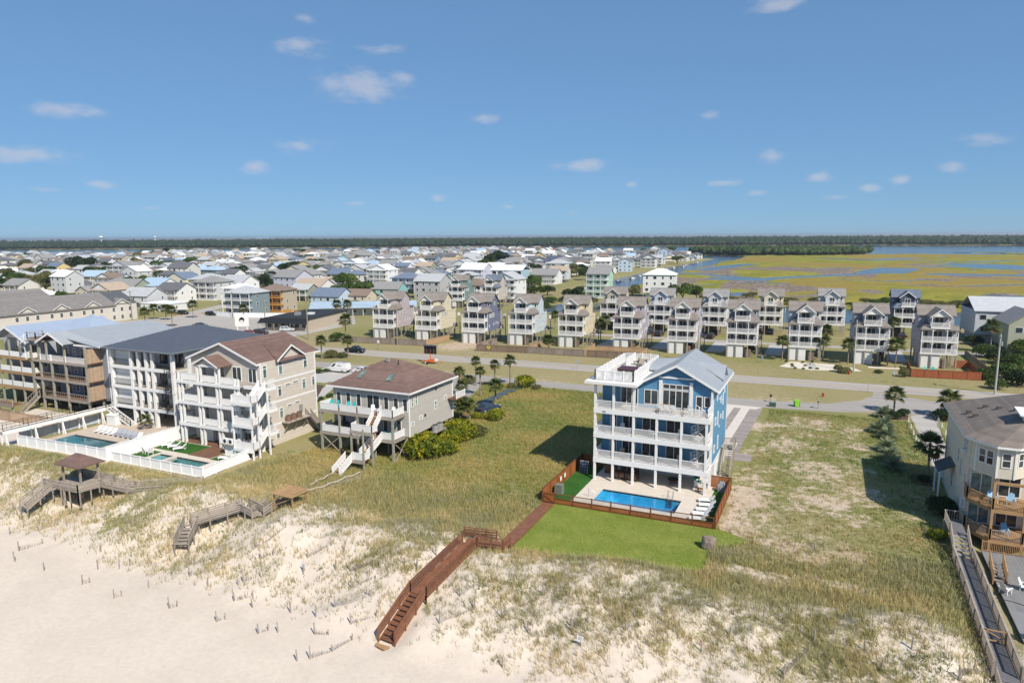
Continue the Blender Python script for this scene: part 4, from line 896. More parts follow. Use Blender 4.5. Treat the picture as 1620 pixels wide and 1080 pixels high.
    for z in (F[2],):
        for x in (2.6, 6, 9.4, 12.4): pass
    bx('storage_wall', t, WHITE, 2.4, 4.4, Y0 - .6, Y0 - .005, 0, 2.7); window(t, 8.6, Y0, .1, 1.0, 2.1, style='s1', name='glazed_door'); window(t, 10.8, Y0, .1, 1.6, 2.1, style='s2', name='glazed_door'); bx('dark_deck', t, WOODD, .2, 12, -.02, Y0 - .01, .1, .16)
    for y, z, w, h in [(3.1, 10.2, .8, 1.9), (6.2, 10.2, .85, 1.9), (11.4, 10.3, .85, 1.7), (5.8, 7.0, .8, 1.6), (10.9, 7.1, .85, 1.6), (13.0, 7.2, .7, 1.5), (5.9, 3.7, .8, 1.6), (5.0, .8, .75, 1.3)]: window(t, X1, y, z, w, h, 'r', 'tran', glass=GREENGLASS)
    for y, z in [(9.3, 11.6), (7.5, 8.3), (9.1, 8.4), (7.7, 5.1), (9.3, 5.2)]: window(t, X1, y, z, 1.2, .36, 'r', 's1')
    # right hand: air conditioning shelf and timber stair
    bx('equipment_shelf', t, WOODW, X1 + .06, X1 + 1.3, 5.8, 10.6, 3.0, 3.15)
    for y in (6.2, 8.2, 10.2): MB().bar((X1 + 1.15, y, 3.0), (X1 + .08, y, 1.4), .12).build('brace', WOODW, t)
    RUST = MAT('rusty_condenser', (.20, .12, .09), .6, .2, 4)
    for y in (6.6, 7.7, 8.9): ac_unit(t, X1 + .65, y, 3.152, RUST)
    stair(t, (X1 + .7, 13.4, .05), (X1 + .7, 10.8, 3.1), 1.0, WOODW, WOODW, WOODW); bx('electric_box', t, ACGREY, X1, X1 + .22, 9.6, 10.2, 3.9, 4.9)
    # zigzag stair tower
    for z in F:
        bx('stair_deck', t, DECKF, 12.3, 16.6, .75, Y0 - .01, z - .14, z); MB().box(12.3, 16.7, .6, .74, z - .42, z + .05).build('deck_beam', WHITE, t); MB().box(16.6, 16.72, .74, Y0, z - .42, z + .048).build('deck_beam', WHITE, t); railing(t, [(16.55, .8, z + .05), (16.55, Y0 - .1, z + .05)], RAILW, posts=False)
    for i, zt in enumerate(F):
        zl = zt - 1.6 if i else 1.4
        bx('stair_landing', t, DECKF, 12.9, 16.4, -2.2, -.95, zl - .14, zl); MB().box(12.8, 16.5, -2.35, -2.2, zl - .38, zl + .05).build('deck_beam', WHITE, t); railing(t, [(12.9, -1.0, zl), (12.9, -2.15, zl), (16.35, -2.15, zl), (16.35, -1.0, zl)], RAILW, step=.11, bal=.06)
        stair(t, (15.6, -1.0, zl), (15.6, .75, zt), 1.15, WHITE, WHITE, RAILW, step=.1)
        if i: stair(t, (14.0, .75, F[i - 1]), (14.0, -1.0, zl), 1.15, WHITE, WHITE, RAILW, step=.1)
        else: stair(t, (14.0, 1.6, .05), (14.0, -1.0, zl), 1.15, WHITE, WHITE, RAILW, step=.1)
    for x, y in ((12.9, -2.15), (16.3, -2.15), (16.5, .75), (12.9, -1.0), (16.3, -1.0)): post(t, x, y, 0, 8.9 if y < 0 else 9.4, .2)
    bx('equipment_shelf', t, WOODG, 10.6, 12.8, -2.6, -1.3, 1.7, 1.82)
    for x in (10.8, 12.6): MB().bar((x, -2.4, 1.7), (x, -1.4, .0), .13).build('brace', WOODG, t); post(t, x, -1.4, 0, 1.7, .14, WOODG)
    for x in (11.15, 12.2):
        o = bx('condenser', t, PLASTW, x - .42, x + .42, -2.35, -1.95, 1.822, 2.55); MB().cyl((x + .08, -2.352, 2.18), (x + .08, -2.37, 2.18), .27, .27, 14).build('fan_grille', BLACK, o)
tan_house()
def white_house():
    t = thing('white_column_house', 'white beach house with dark blue metal roof, square columns and black railings', 'house', (-106.2, 72.1, 0))
    W, D0, D1, ZE = 14.8, 2.6, 19, 12.6; F = (3.15, 6.4, 9.7); NAVYR = MAT('navy_metal_roof', (.125, .14, .17), .4, .06, .6, metal=.3)
    bx('wall', t, WSID, 0, W, D0, D1, 2.9, ZE); bx('ground_floor_wall', t, WSID, .01, W - .01, 6.5, D1 - .01, 0, 2.9)
    hip(MB(), -.2, W + .2, -.2, D1, ZE, 15.3, .8, .2, seam=.6).build('roof', NAVYR, t); bx('eave_board', t, WHITE, -.98, W + .98, -.98, -.9, ZE - .2, ZE + .02); bx('eave_board', t, WHITE, W + .9, W + .98, -.9, D1 + .8, ZE - .2, ZE + .02)
    bx('soffit', t, WHITE, -.9, W + .9, -.9, D0, ZE - .17, ZE - .163)
    for x in (.2, 5.0, 6.75, 8.6, 10.0, 14.5): post(t, x, .0, 0, ZE - .17, .5)
    for z in F:
        bx('deck', t, CONC, 0, W, .02, D0 - .003, z - .2, z); MB().box(-.05, W + .05, -.28, -.26 + .12, z - .45, z + .04).build('deck_beam', WHITE, t); bx('soffit', t, WHITE, 0, W, .03, D0, z - .24, z - .202)
        for a, c in zip((.45, 5.25, 7.0, 8.85, 10.25), (4.75, 6.5, 8.35, 9.75, 14.25)): railing(t, [(a, -.05, z + .04), (c, -.05, z + .04)], BLACK, posts=False, step=.13, bal=.02, top=.06)
        railing(t, [(W - .1, .25, z + .04), (W - .1, D0 - .1, z + .04)], BLACK, posts=False, step=.13, bal=.02, top=.06)
        window(t, 6.0, D0, z + .05, 2.4, 2.35, style='s3', frame=BLACK); window(t, 12.2, D0, z + .05, 3.2, 2.35, style='s4', frame=BLACK); bx('side_wing', t, WSID, .06, 4.2, .5, D0 - .004, z + .05, z + 2.9 if z < 9 else ZE - .18)
        if z > 9: window(t, 9.3, D0, z + .3, 1.8, 1.7, style='s2', frame=BLACK)
        else: window(t, 8.9, D0, z + .05, 1.6, 2.3, style='s2', frame=BLACK)
    for z in (F[0], F[1]): spiral(t, 14.1, -1.25, z, z + 3.25, BLACK, 1.15, .85, 1.2)
    for y in (4.5, 8.5, 13): window(t, W, y, 10.4, .8, 1.5, 'r', 'sash'); window(t, W, y, 7.2, .8, 1.5, 'r', 'sash')
    for x in (6, 10.5): post(t, x, 4.2, 0, 2.9, .5, ACGREY)
white_house()
TANB = MAT('tan_board', (.42, .30, .205), .8, .15, 2, lines=('Y', .2, .1, .3))
def grey_house():
    t = thing('grey_deck_house', 'slate grey beach house with weathered wooden decks and pale metal roof', 'house', (-128.5, 72.6, 0))
    F = (2.4, 5.7, 8.9); W = 15.2; D0, D1 = 2.9, 19; ZE = 12.0
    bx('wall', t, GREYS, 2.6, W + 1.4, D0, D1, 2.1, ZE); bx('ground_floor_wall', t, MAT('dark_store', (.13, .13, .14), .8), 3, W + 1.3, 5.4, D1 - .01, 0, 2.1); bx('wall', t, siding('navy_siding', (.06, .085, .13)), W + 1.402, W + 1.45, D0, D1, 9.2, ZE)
    bx('corner_board', t, WHITE, W + 1.3, W + 1.5, D0 - .12, D0 - .002, 0, ZE); bx('band_board', t, WHITE, W + 1.41, W + 1.5, D0, D1, 8.9, 9.15); bx('band_board', t, WHITE, W + 1.41, W + 1.48, D0, D1, 5.5, 5.75)
    b = MB(); LM = MAT('light_metal_roof', (.44, .46, .48), .4, .05, .6, metal=.25)
    for P_ in ([(2.5, -.6, 12.1), (2.5, D1, 12.1), (6.4, D1, 13.9), (6.4, -.6, 13.9)], [(10.3, -.6, 12.1), (10.3, 2.6, 12.1), (6.4, 2.6, 13.9), (6.4, -.6, 13.9)], [(W + 2, 2.4, 11.95), (W + 2, D1, 11.95), (6.4, D1, 13.9), (6.4, 2.6, 13.9)]):
        b.ext(P_, (0, 0, .14)); seams(b, P_, .14, .55)
    b.ext([(8.2, 1.0, 12.95), (W + 2, 1.0, 11.75), (W + 2, 2.4, 11.95), (6.4, 2.6, 13.9)], (0, 0, .14)); b.ext([(10.3, 2.2, 12.1), (W + 2, 2.2, 11.9), (6.4, 2.7, 13.9)], (0, 0, .12)); b.build('roof', LM, t)
    b = MB()
    for e in (2.5, 10.3): b.ext([(e, -.67, 11.9), (6.4, -.67, 13.7), (6.4, -.67, 14.05), (e, -.67, 12.2)], (0, .06, 0))
    b.box(10.3, W + 2.05, 1.12, 1.19, 11.7, 12.0); b.build('rake_board', WHITE, t); gable_wall(t, GREYS, 3.3, 9.6, D0 - .003, 12.0, 13.6)
    for z in F:
        bx('deck', t, WOODD, .0 if z > 5 else 2.2, W, 0, D0 - .004, z - .12, z); MB().box(-.1 if z > 5 else 2.1, W + .1, -.12, -.0, z - .36, z + .03).build('deck_beam', WOODW, t)
        for a, c in ((2.4, 5.5), (5.5, 9.4), (9.4, 14.8)): railing(t, [(a + .15, .0, z + .03), (c - .15, 0, z + .03)], WOODW if z < 8 else RAILW, posts=True, step=.5 if z < 8 else .14, bal=.03, pw=.14)
        bx('privacy_screen', t, TANB, W - .06, W + .02, .1, D0 - .1, z + .1, z + 2.6)
        window(t, 5.2, D0, z + .05, 1.8, 2.1, style='s2'); window(t, 10.6, D0, z + .05, 2.6, 2.1, style='s3'); window(t, 13.6, D0, z + .05, .9, 2.1, style='s1'); window(t, 7.6, D0, z + .7, 1.0, 1.2, style='sash')
    for x, top in ((.1, 8.8), (2.4, 12.1), (5.5, 8.8), (9.4, 12.1), (14.9, 12.0)): post(t, x, .05, 0, top, .3, WOODG)
    for x in (2.6, 8.2, 14.8): post(t, x, 2.6, 0, 2.2, .3, WOODG)
    # rooftop lookout reached by a white spiral stair
    bx('lookout_deck', t, WOODD, -.4, 4.6, -.3, 2.6, 12.5, 12.64); MB().box(-.5, 4.7, -.4, -.3, 12.25, 12.66).build('deck_beam', WOODW, t); railing(t, [(-.3, 2.5, 12.64), (-.3, -.2, 12.64), (2.1, -.2, 12.64), (4.5, -.2, 12.64), (4.5, 2.5, 12.64)], WOODW, step=.6, bal=.03, pw=.16)
    for x in (-.2, 2.1, 4.4): post(t, x, .05, 8.9, 12.5, .28, WOODG)
    for x in (-.2, 4.4): post(t, x, 2.4, 8.9, 12.5, .24, WOODG)
    spiral(t, -1.0, -.4, 8.9, 12.5, WHITE, 1.1, 1.0, -.4)
    stair(t, (1.0, -3.2, .0), (1.0, -.2, 2.35), 1.2, WOODW, WOODW, WOODW, step=.5)
grey_house()
def pale_roof_house():
    t = thing('pale_roofed_house', 'grey beach house with light blue metal roof and white solid balconies at left edge', 'house', (-141.5, 72.6, 0))
    F = (3.4, 6.15, 8.9); W = 13.0; D0, D1, ZE = 2.8, 17, 12.1
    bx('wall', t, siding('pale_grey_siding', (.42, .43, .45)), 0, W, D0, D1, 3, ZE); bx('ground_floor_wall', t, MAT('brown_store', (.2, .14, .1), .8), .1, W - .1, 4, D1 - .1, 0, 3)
    b = MB(); LB = MAT('light_blue_metal_roof', (.38, .45, .56), .4, .05, .6, metal=.2); gable(b, 2.0, W - .4, -.2, D1, 12.1, 14.4, 'y', .14, .6, .55); b.build('roof', LB, t); gable_wall(t, WHITE, 2.3, W - .7, D0 - 1.2, 12.1, 14.2)
    hip(MB(), 6, W + 4, 7.5, D1 + 1, 12.2, 15.4, .4, .16, seam=.6).build('hip_roof', LB, t); b = MB()
    for e in (1.4, W + .2): b.ext([(e, -.87, 11.6), ((2 + W - .4) / 2, -.87, 14.2), ((2 + W - .4) / 2, -.87, 14.55), (e, -.87, 11.95)], (0, .06, 0))
    b.build('rake_board', WHITE, t)
    for z in F:
        bx('deck', t, WOODT, 0, W, 0, D0 - .004, z - .14, z); MB().box(-.1, W + .1, -.12, .0, z - .42, z + .0).build('deck_beam', WOODT, t)
        for i in range(4): bx('balcony_panel', t, WHITE, .15 + i * 3.2, 3.15 + i * 3.2, -.04, .02, z + .1, z + 1.05)
        bx('balcony_panel', t, WHITE, W - .04, W + .02, .1, D0 - .1, z + .1, z + 1.05); window(t, 4.5, D0, z + .05, 1.6, 2.1, style='s2'); window(t, 9.3, D0, z + .05, 2.0, 2.1, style='s2'); window(t, 12.2, D0, z + .8, .8, 1.2, style='sash')
    for i in range(5): post(t, .1 + i * 3.2, .05, 0, 12.0, .28, WOODG)
pale_roof_house()
t = thing('raised_walkway', 'weathered brown raised walkway in front of the pale roofed house', 'walkway', (-141, 66.5, 0)); bx('deck', t, WOODD, 0, 16.5, 0, 1.6, 2.0, 2.12); MB().box(0, 16.5, -.12, -.0, 1.75, 2.14).build('deck_beam', WOODW, t); railing(t, [(0, .02, 2.12), (5.5, .02, 2.12), (11, .02, 2.12), (16.4, .02, 2.12)], WOODW, step=.6, bal=.04, pw=.16)
for x in (.3, 4, 8, 12, 16): post(t, x, .2, -.2, 2.0, .28, WOODG)
fence_bays('brown board fence below the grey deck house', [(-140, 64.5), (-110.5, 65.2)], [10], 1.7, TANB, 'board_fence')
fence_bays('blue grey board fence beside the walled pool terrace', [(-108.5, 58.4), (-107.9, 70.5)], [5], 1.5, MAT('blue_grey_paint', (.42, .46, .52), .7, .08), 'board_fence', board=2.2)
for i, (p, q) in enumerate(((-111.5, 61.0), (-110.2, 61.6))): furn('blue_chair', (p, q, .0), .5, ('blue chair by the left terrace, the left one of two', 'blue chair by the left terrace, the right one of two')[i], 'chair')
flat('left_terrace', [(-128, 57), (-108.6, 57), (-108.6, 72), (-128, 72)], .02, CONC)
# white bridge over the pool terrace
t = thing('white_footbridge', 'long white footbridge with black railing over the pool terrace', 'footbridge', (-107.3, 55.3, 0)); bx('deck', t, CONC, -.55, .55, 0, 17.3, 2.45, 2.6); 
for s_ in (-1, 1):
    bx('bridge_beam', t, WHITE, s_ * .6 - .1, s_ * .6 + .1, -.05, 17.35, 2.15, 2.66)
    for i in range(5): railing(t, [(s_ * .6, i * 3.46, 2.66), (s_ * .6, i * 3.46 + 3.46, 2.66)], BLACK, h=1.0, step=.9, bal=.025, top=.05, pw=.06)
for y in (.3, 4.4, 8.4, 11.6, 14.8):
    b = MB(); b.bar((.55, y, 2.15), (.55, y, 0), .18); b.bar((-.55, y, 2.15), (-.55, y, 0), .18); b.bar((.55, y, 2.1), (1.15, y, 0), .14); b.bar((.55, y, 1.1), (.95, y, .7), .1); b.build('trestle', WHITE, t)
stair(t, (6.4, 16.1, .1), (.7, 16.1, 2.55), 1.3, WHITE, WHITE, BLACK, step=.8)
# white-house terrace
slabhole('pool_terrace', -106.3, -87.7, 57.3, 78.6, (-104.8, -94.4, 60.0, 64.2), .14, MAT('tan_terrace', (.50, .42, .34), .8, .08, 1)); pool('terrace_pool', 'grey blue rectangular pool on the terrace of the white column house', -104.8, -94.4, 60.0, 64.2, .14, plaster('grey_blue_plaster', (.09, .26, .33), (.12, .31, .38)))
for i in range(9): furn('white_lounger' if i in (0, 1, 2, 3, 8) else 'grey_lounger', (-102.6 + i * 1.18, 66.6 - .02 * i, .14), .45, '%s sun lounger on the terrace, %s from the white bridge' % ('white' if i in (0, 1, 2, 3, 8) else 'grey and white', ('first', 'second', 'third', 'fourth', 'fifth', 'sixth', 'seventh', 'eighth', 'ninth')[i]), 'lounger', 'loungers beside the terrace pool')
t = thing('storage_box', 'large white storage box under the white footbridge', 'storage box', (-104.6, 70.6, .14)); bx('body', t, PLASTW, -1.0, 1.0, -.6, .6, 0, 1.5); MB().ext([(-1.08, -.68, 1.5), (1.08, -.68, 1.5), (1.08, .68, 1.7), (-1.08, .68, 1.7)], (0, 0, .08)).build('lid', PLASTW, t)
def vinyl(label, pts, bays, h=1.7): return fence_bays(label, pts, bays, h, VINYL, 'vinyl_fence', board=.3, gap=.004)
vinyl('white vinyl fence along the dune side of the terrace pool', [(-106.6, 57.0), (-87.9, 57.9)], [9]); vinyl('high white vinyl fence between the two pool terraces', [(-87.7, 57.6), (-87.7, 70.8)], [6], 2.1)
vinyl('white vinyl fence along the dune side of the small pool', [(-87.4, 58.1), (-70.4, 58.35)], [9], 1.4); vinyl('white vinyl fence on the right side of the small pool yard', [(-70.3, 58.4), (-70.9, 66.6), (-75.2, 66.4)], [4, 2], 1.4)
# tan-house yard
slabhole('pool_yard', -87.4, -70.6, 58.5, 68.4, (-84.2, -74.4, 60.9, 63.1), .1, CONC); pool('small_pool', 'small teal pool with spa behind the low white fence', -84.2, -74.4, 60.9, 63.1, .1, plaster('teal_plaster', (.03, .28, .31), (.05, .36, .38)))
bx('spa_divider', None, CONC, -81.4, -80.9, 60.8, 63.2, -.4, .13)['kind'] = 'structure'
for n, a in (('yard_turf', (-87.3, -84.6, 59.2, 63.6)), ('yard_turf', (-87.3, -80.2, 64.4, 68.2)), ('yard_turf', (-75.6, -71.2, 64.0, 66.2))): bx(n, None, ATURF, a[0], a[1], a[2], a[3], 0, .12)['kind'] = 'structure'
bx('brown_sun_deck', None, WOODD, -80.1, -75.8, 64.2, 68.3, 0, .135)['kind'] = 'structure'
for i, (p, q) in enumerate([(-86.0, 65.9), (-84.6, 65.8), (-83.0, 65.4)]): furn('white_lounger', (p, q, .12), -.75, 'white sun lounger in the small pool yard, %s from the high fence' % ('first', 'second', 'third')[i], 'lounger', 'loungers in the small pool yard')
furn('white_lounger', (-73.6, 64.9, .12), -1.2, 'white sun lounger on the turf by the right yard fence', 'lounger')
for i, p in enumerate((-86.0, -85.0)): furn('white_chair', (p, 62.2, .12), 3.0 + i, 'white chair by the high fence near the small pool, the %s of two' % ('left', 'right')[i], 'chair')
# ================================================================ taupe house on stilts
def taupe_house():
    t = thing('taupe_stilt_house', 'taupe house on stilts with brown hip roof and white railed decks', 'house', (-64.2, 73.5, 0))
    X1, Y0, Y1, ZE = 13.1, 2.7, 14.6, 9.05; F1, F2 = 2.95, 6.1
    bx('wall', t, TAUPES, .2, X1, Y0, Y1, 2.85, ZE); bx('stilt_enclosure', t, MAT('grey_brown_lattice', (.20, .18, .15), .9), 1.0, X1 - 1.2, 7.0, Y1 - .4, 0, 2.84)  # stilt enclosure is one even grey-brown colour
    for y in (Y0, Y1): bx('corner_board', t, WHITE, X1 - .08, X1 + .05, y - .05 if y < 5 else y - .16, y + .16 if y < 5 else y + .05, 2.85, ZE)
    hip(MB(), .2, X1, Y0, Y1, ZE + .12, 12.35, .65, .18, 6.0).build('roof', BROWNSH, t); MB().box(-.5, X1 + .7, Y0 - .7, Y0 - .64, ZE - .1, ZE + .13).build('eave_board', WHITE, t); bx('eave_board', t, WHITE, X1 + .64, X1 + .7, Y0 - .64, Y1 + .65, ZE - .1, ZE + .13)
    for i, (x, y) in enumerate(((3.9, 4.7), (8.9, 4.6))):
        zc = ZE + .12 + (y - Y0 + .65) / 6.6 * 3.2; MB().ext([(x - .35, y - .7, zc - .28), (x + .35, y - .7, zc - .28), (x + .35, y + .7, zc + .44), (x - .35, y + .7, zc + .44)], (0, -.02, .1)).build('skylight', GREENGLASS, t)
    MB().cyl((8.3, 7.5, 11.6), (8.3, 7.5, 12.4), .07).build('vent_pipe', BLACK, t); bx('roof_vent', t, ACGREY, 6.0, 6.5, 7.6, 8.0, 12.0, 12.6)
    for z, wide in ((F1, 1), (F2, 0)):
        bx('deck', t, WOODD, -.1, 12.3, .05, Y0 - .004, z - .1, z); MB().box(-.2, 12.4, -.07, .05, z - .38, z + .02).build('deck_beam', WOODW, t); MB().box(12.3, 12.42, .05, Y0, z - .38, z + .018).build('deck_beam', WOODW, t)
        for a, c in ((-.1, 3.3), (3.3, 6.4), (6.4, 9.0)) if z == F2 else ((-.1, 3.3), (3.3, 7.2)): railing(t, [(a + .1, 0, z + .02), (c - .1, 0, z + .02)], RAILW, step=.1, bal=.06, posts=False)
        railing(t, [(10.5, 0, z + .02), (12.25, 0, z + .02), (12.25, Y0 - .1, z + .02)], RAILW, step=.1, bal=.06); railing(t, [(-.1, .1, z + .02), (-.1, Y0 - .1, z + .02)], RAILW, step=.1, bal=.06, posts=False)
    for x in (.1, 3.3, 6.4, 9.2, 12.2):
        post(t, x, .05, -.2, F2 - .1, .26, WOODG); MB().bar((x, .1, F2 - .9), (x + .6, .1, F2 - .12), .1).build('brace', WOODW, t); MB().bar((x, .1, F2 - .9), (x - .6, .1, F2 - .12), .1).build('brace', WOODW, t)
    for x in (.1, 3.3, 6.4, 9.4, 12.6):
        for y in (2.9, 7.0, 10.8, 14.3): post(t, x, y, -.2, 2.85, .26, WOODG)
    b = MB(); xbrace(b, (.1, .05), (3.3, .05), .1, 2.5); b.build('cross_brace', WOODW, t); b = MB(); xbrace(b, (12.5, .2), (12.5, 2.8), .1, 2.4); b.build('cross_brace', WOODW, t)
    for z, xs in ((F2, (1.2, 2.9, 4.7, 9.4, 11.0, 12.5)), (F1, (2.0, 4.4, 9.2, 11.4))):
        for x in xs: window(t, x, Y0, z + .25, .85, 1.9, style='s1', glass=GLASS)
    window(t, 7.2, Y0, F2 + .05, 2.2, 2.15, style='s2', name='glazed_door'); window(t, 6.6, Y0, F1 + .05, 2.4, 2.1, style='s2', name='glazed_door')
    for y, z, w, h in [(3.5, 6.9, .55, 1.5), (4.5, 7.0, .6, 1.6), (9.6, 5.2, .65, 1.3), (5.6, 4.6, .8, .6), (3.5, 4.2, .8, .6), (12.4, 6.0, .7, .7), (12.2, 8.2, .6, .5)]: window(t, X1, y, z, w, h, 'r', 'sash', glass=GREENGLASS)
    for y, z in ((6.7, 5.0), (9.8, 8.2)): MB().cyl((X1, y, z), (X1 + .06, y, z), .22, .22, 12).build('round_window', GLASS, t)
    bx('equipment_shelf', t, WOODW, X1 + .06, X1 + 1.2, 7.6, 10.6, 2.2, 2.32); post(t, X1 + 1.1, 7.8, 0, 2.2, .14, WOODW); post(t, X1 + 1.1, 10.4, 0, 2.2, .14, WOODW)
    for y in (8.3, 9.6): ac_unit(t, X1 + .65, y, 2.322, ACGREY, .5, .9)
    bx('back_deck', t, WOODD, X1 + .06, X1 + 1.6, 13.0, 15.8, 5.9, 6.05); railing(t, [(X1 + 1.5, 13.1, 6.05), (X1 + 1.5, 15.7, 6.05)], RAILW)
    # stairs down to the dune
    stair(t, (9.75, -1.6, 4.6), (9.75, .0, F2), 1.2, WOODT, WHITE, RAILW, step=.1); bx('stair_landing', t, WOODD, 7.4, 10.9, -2.8, -1.6, 4.45, 4.58); MB().box(7.3, 11.0, -2.92, -2.8, 4.2, 4.6).build('deck_beam', WOODW, t); railing(t, [(7.45, -1.65, 4.58), (7.45, -2.75, 4.58), (10.85, -2.75, 4.58), (10.85, -1.65, 4.58)], RAILW, step=.1, bal=.06)
    stair(t, (9.75, -3.4, 1.4), (9.75, .0, F1), 1.2, WOODT, WHITE, RAILW, step=.1); bx('stair_landing', t, WOODD, 8.0, 10.9, -4.7, -3.4, 1.25, 1.38); MB().box(7.9, 11.0, -4.82, -4.7, 1.0, 1.4).build('deck_beam', WOODW, t); railing(t, [(9.2, -4.65, 1.38), (10.85, -4.65, 1.38), (10.85, -3.5, 1.38)], RAILW, step=.1, bal=.06)
    stair(t, (8.5, -7.4, .12), (8.5, -4.75, 1.35), 1.1, WOODT, WHITE, RAILW, step=.1)
    for x, y in ((7.45, -2.75), (10.85, -2.75), (10.85, -4.65), (8.05, -3.5)): post(t, x, y, -.3, 4.5 if y > -3 else (5.6 if x > 9 else 1.3), .2, WOODG)
taupe_house()
for i, (x, a) in enumerate([(.6, .1), (1.6, -.3), (3.6, .2), (4.5, -.1)]): furn('turq_chair', (-64.2 + x, 75.0, 6.1), a, 'turquoise chair on upper deck of the taupe house, %s from the left' % ('first', 'second', 'third', 'fourth')[i], 'chair', 'turquoise chairs on the upper taupe deck')
for i, (x, a) in enumerate([(8.0, .5), (8.9, -.4), (11.3, .2)]): furn('white_chair', (-64.2 + x, 74.9, 6.1), a, 'white chair on upper deck of the taupe house, %s' % ('left of the stair head', 'behind the stair head', 'right of the stair head')[i], 'chair', 'white chairs on the upper taupe deck')
for i, (x, a) in enumerate([(4.6, 3.2), (5.5, 3.0), (10.2, 2.6), (11.2, 3.6)]): furn('turq_chair', (-64.2 + x, 75.0, 2.95), a, 'turquoise chair on lower deck of the taupe house, %s' % ('left of two by the door', 'right of two by the door', 'beside the stair head', 'at the right corner')[i], 'chair', 'turquoise chairs on the lower taupe deck')
t = thing('covered_hot_tub', 'grey hot tub with slanted cover on the lower deck of the taupe house', 'hot tub', (-62.3, 75.1, 2.95)); bx('cabinet', t, ACGREY, -1, 1, -.9, .9, 0, .75); MB().ext([(-1.05, -.95, .75), (1.05, -.95, .75), (1.05, .95, .95), (-1.05, .95, .95)], (0, 0, .08)).build('cover', MAT('charcoal_cover', (.09, .09, .10), .7), t)
# ================================================================ condominium rows at far left
def condo():
    CR = shingle('grey_shingle', (.215, .20, .19)); CD = shingle('charcoal_shingle', (.10, .105, .115)); CW = siding('cream_siding', (.60, .56, .50))
    t = thing('condominium_row', 'long low cream condominium block with brown grey gable roof and small front gables', 'building', (-254, 118, 0))
    bx('wall', t, CW, 0, 17, 0, 55, 0, 6.2); gable(MB(), 0, 17, 0, 46, 6.2, 10.2, 'y', .2, .6).build('roof', CR, t); gable(MB(), 0, 17, 46.7, 55, 6.2, 10.15, 'y', .2, .1).build('roof', CD, t); gable_wall(t, CW, .1, 16.9, -.1, 6.2, 10.0)
    for y in (16, 27, 38, 49):
        b = MB()
        for e in (y - 3, y + 3): b.ext([(17.5, e, 6.3), (13.5, y, 8.3), (17.5, y, 8.1)], (0, 0, .15))
        o = b.build('front_gable', CR, t); b = MB(); [b.bar((17.52, e, 6.3), (17.52, y, 8.1), .08, .2) for e in (y - 3, y + 3)]; b.build('rake_board', WHITE, t); gable_wall(t, CW, y - 2.6, y + 2.6, 17.0, 6.2, 7.9, 'x', .1)
        for dy in (-3.2, 0, 3.2): window(t, 17, y + dy, 3.6, 1.2, 1.5, 'r', 'sash'); window(t, 17, y + dy, .8, 1.2, 1.5, 'r', 'sash')
    t = thing('condominium_wing', 'second cream condominium wing with charcoal and grey roofs at left edge', 'building', (-292, 105, 0)); bx('wall', t, CW, 0, 20, 0, 60, 0, 6.4); gable(MB(), 0, 20, 0, 30, 6.4, 10.8, 'y', .2, .6).build('roof', CD, t); gable(MB(), 0, 20, 30.7, 60, 6.4, 10.75, 'y', .2, .1).build('roof', CR, t); gable(MB(), 12, 22, 20, 30, 6.4, 9.2, 'x', .2, .5).build('cross_roof', CR, t); gable_wall(t, CW, 20.2, 29.8, 22.2, 6.4, 9.0, 'x', .1)
    for y in range(4, 58, 5): window(t, 20, y, 3.8, 1.2, 1.4, 'r', 'sash')
condo()
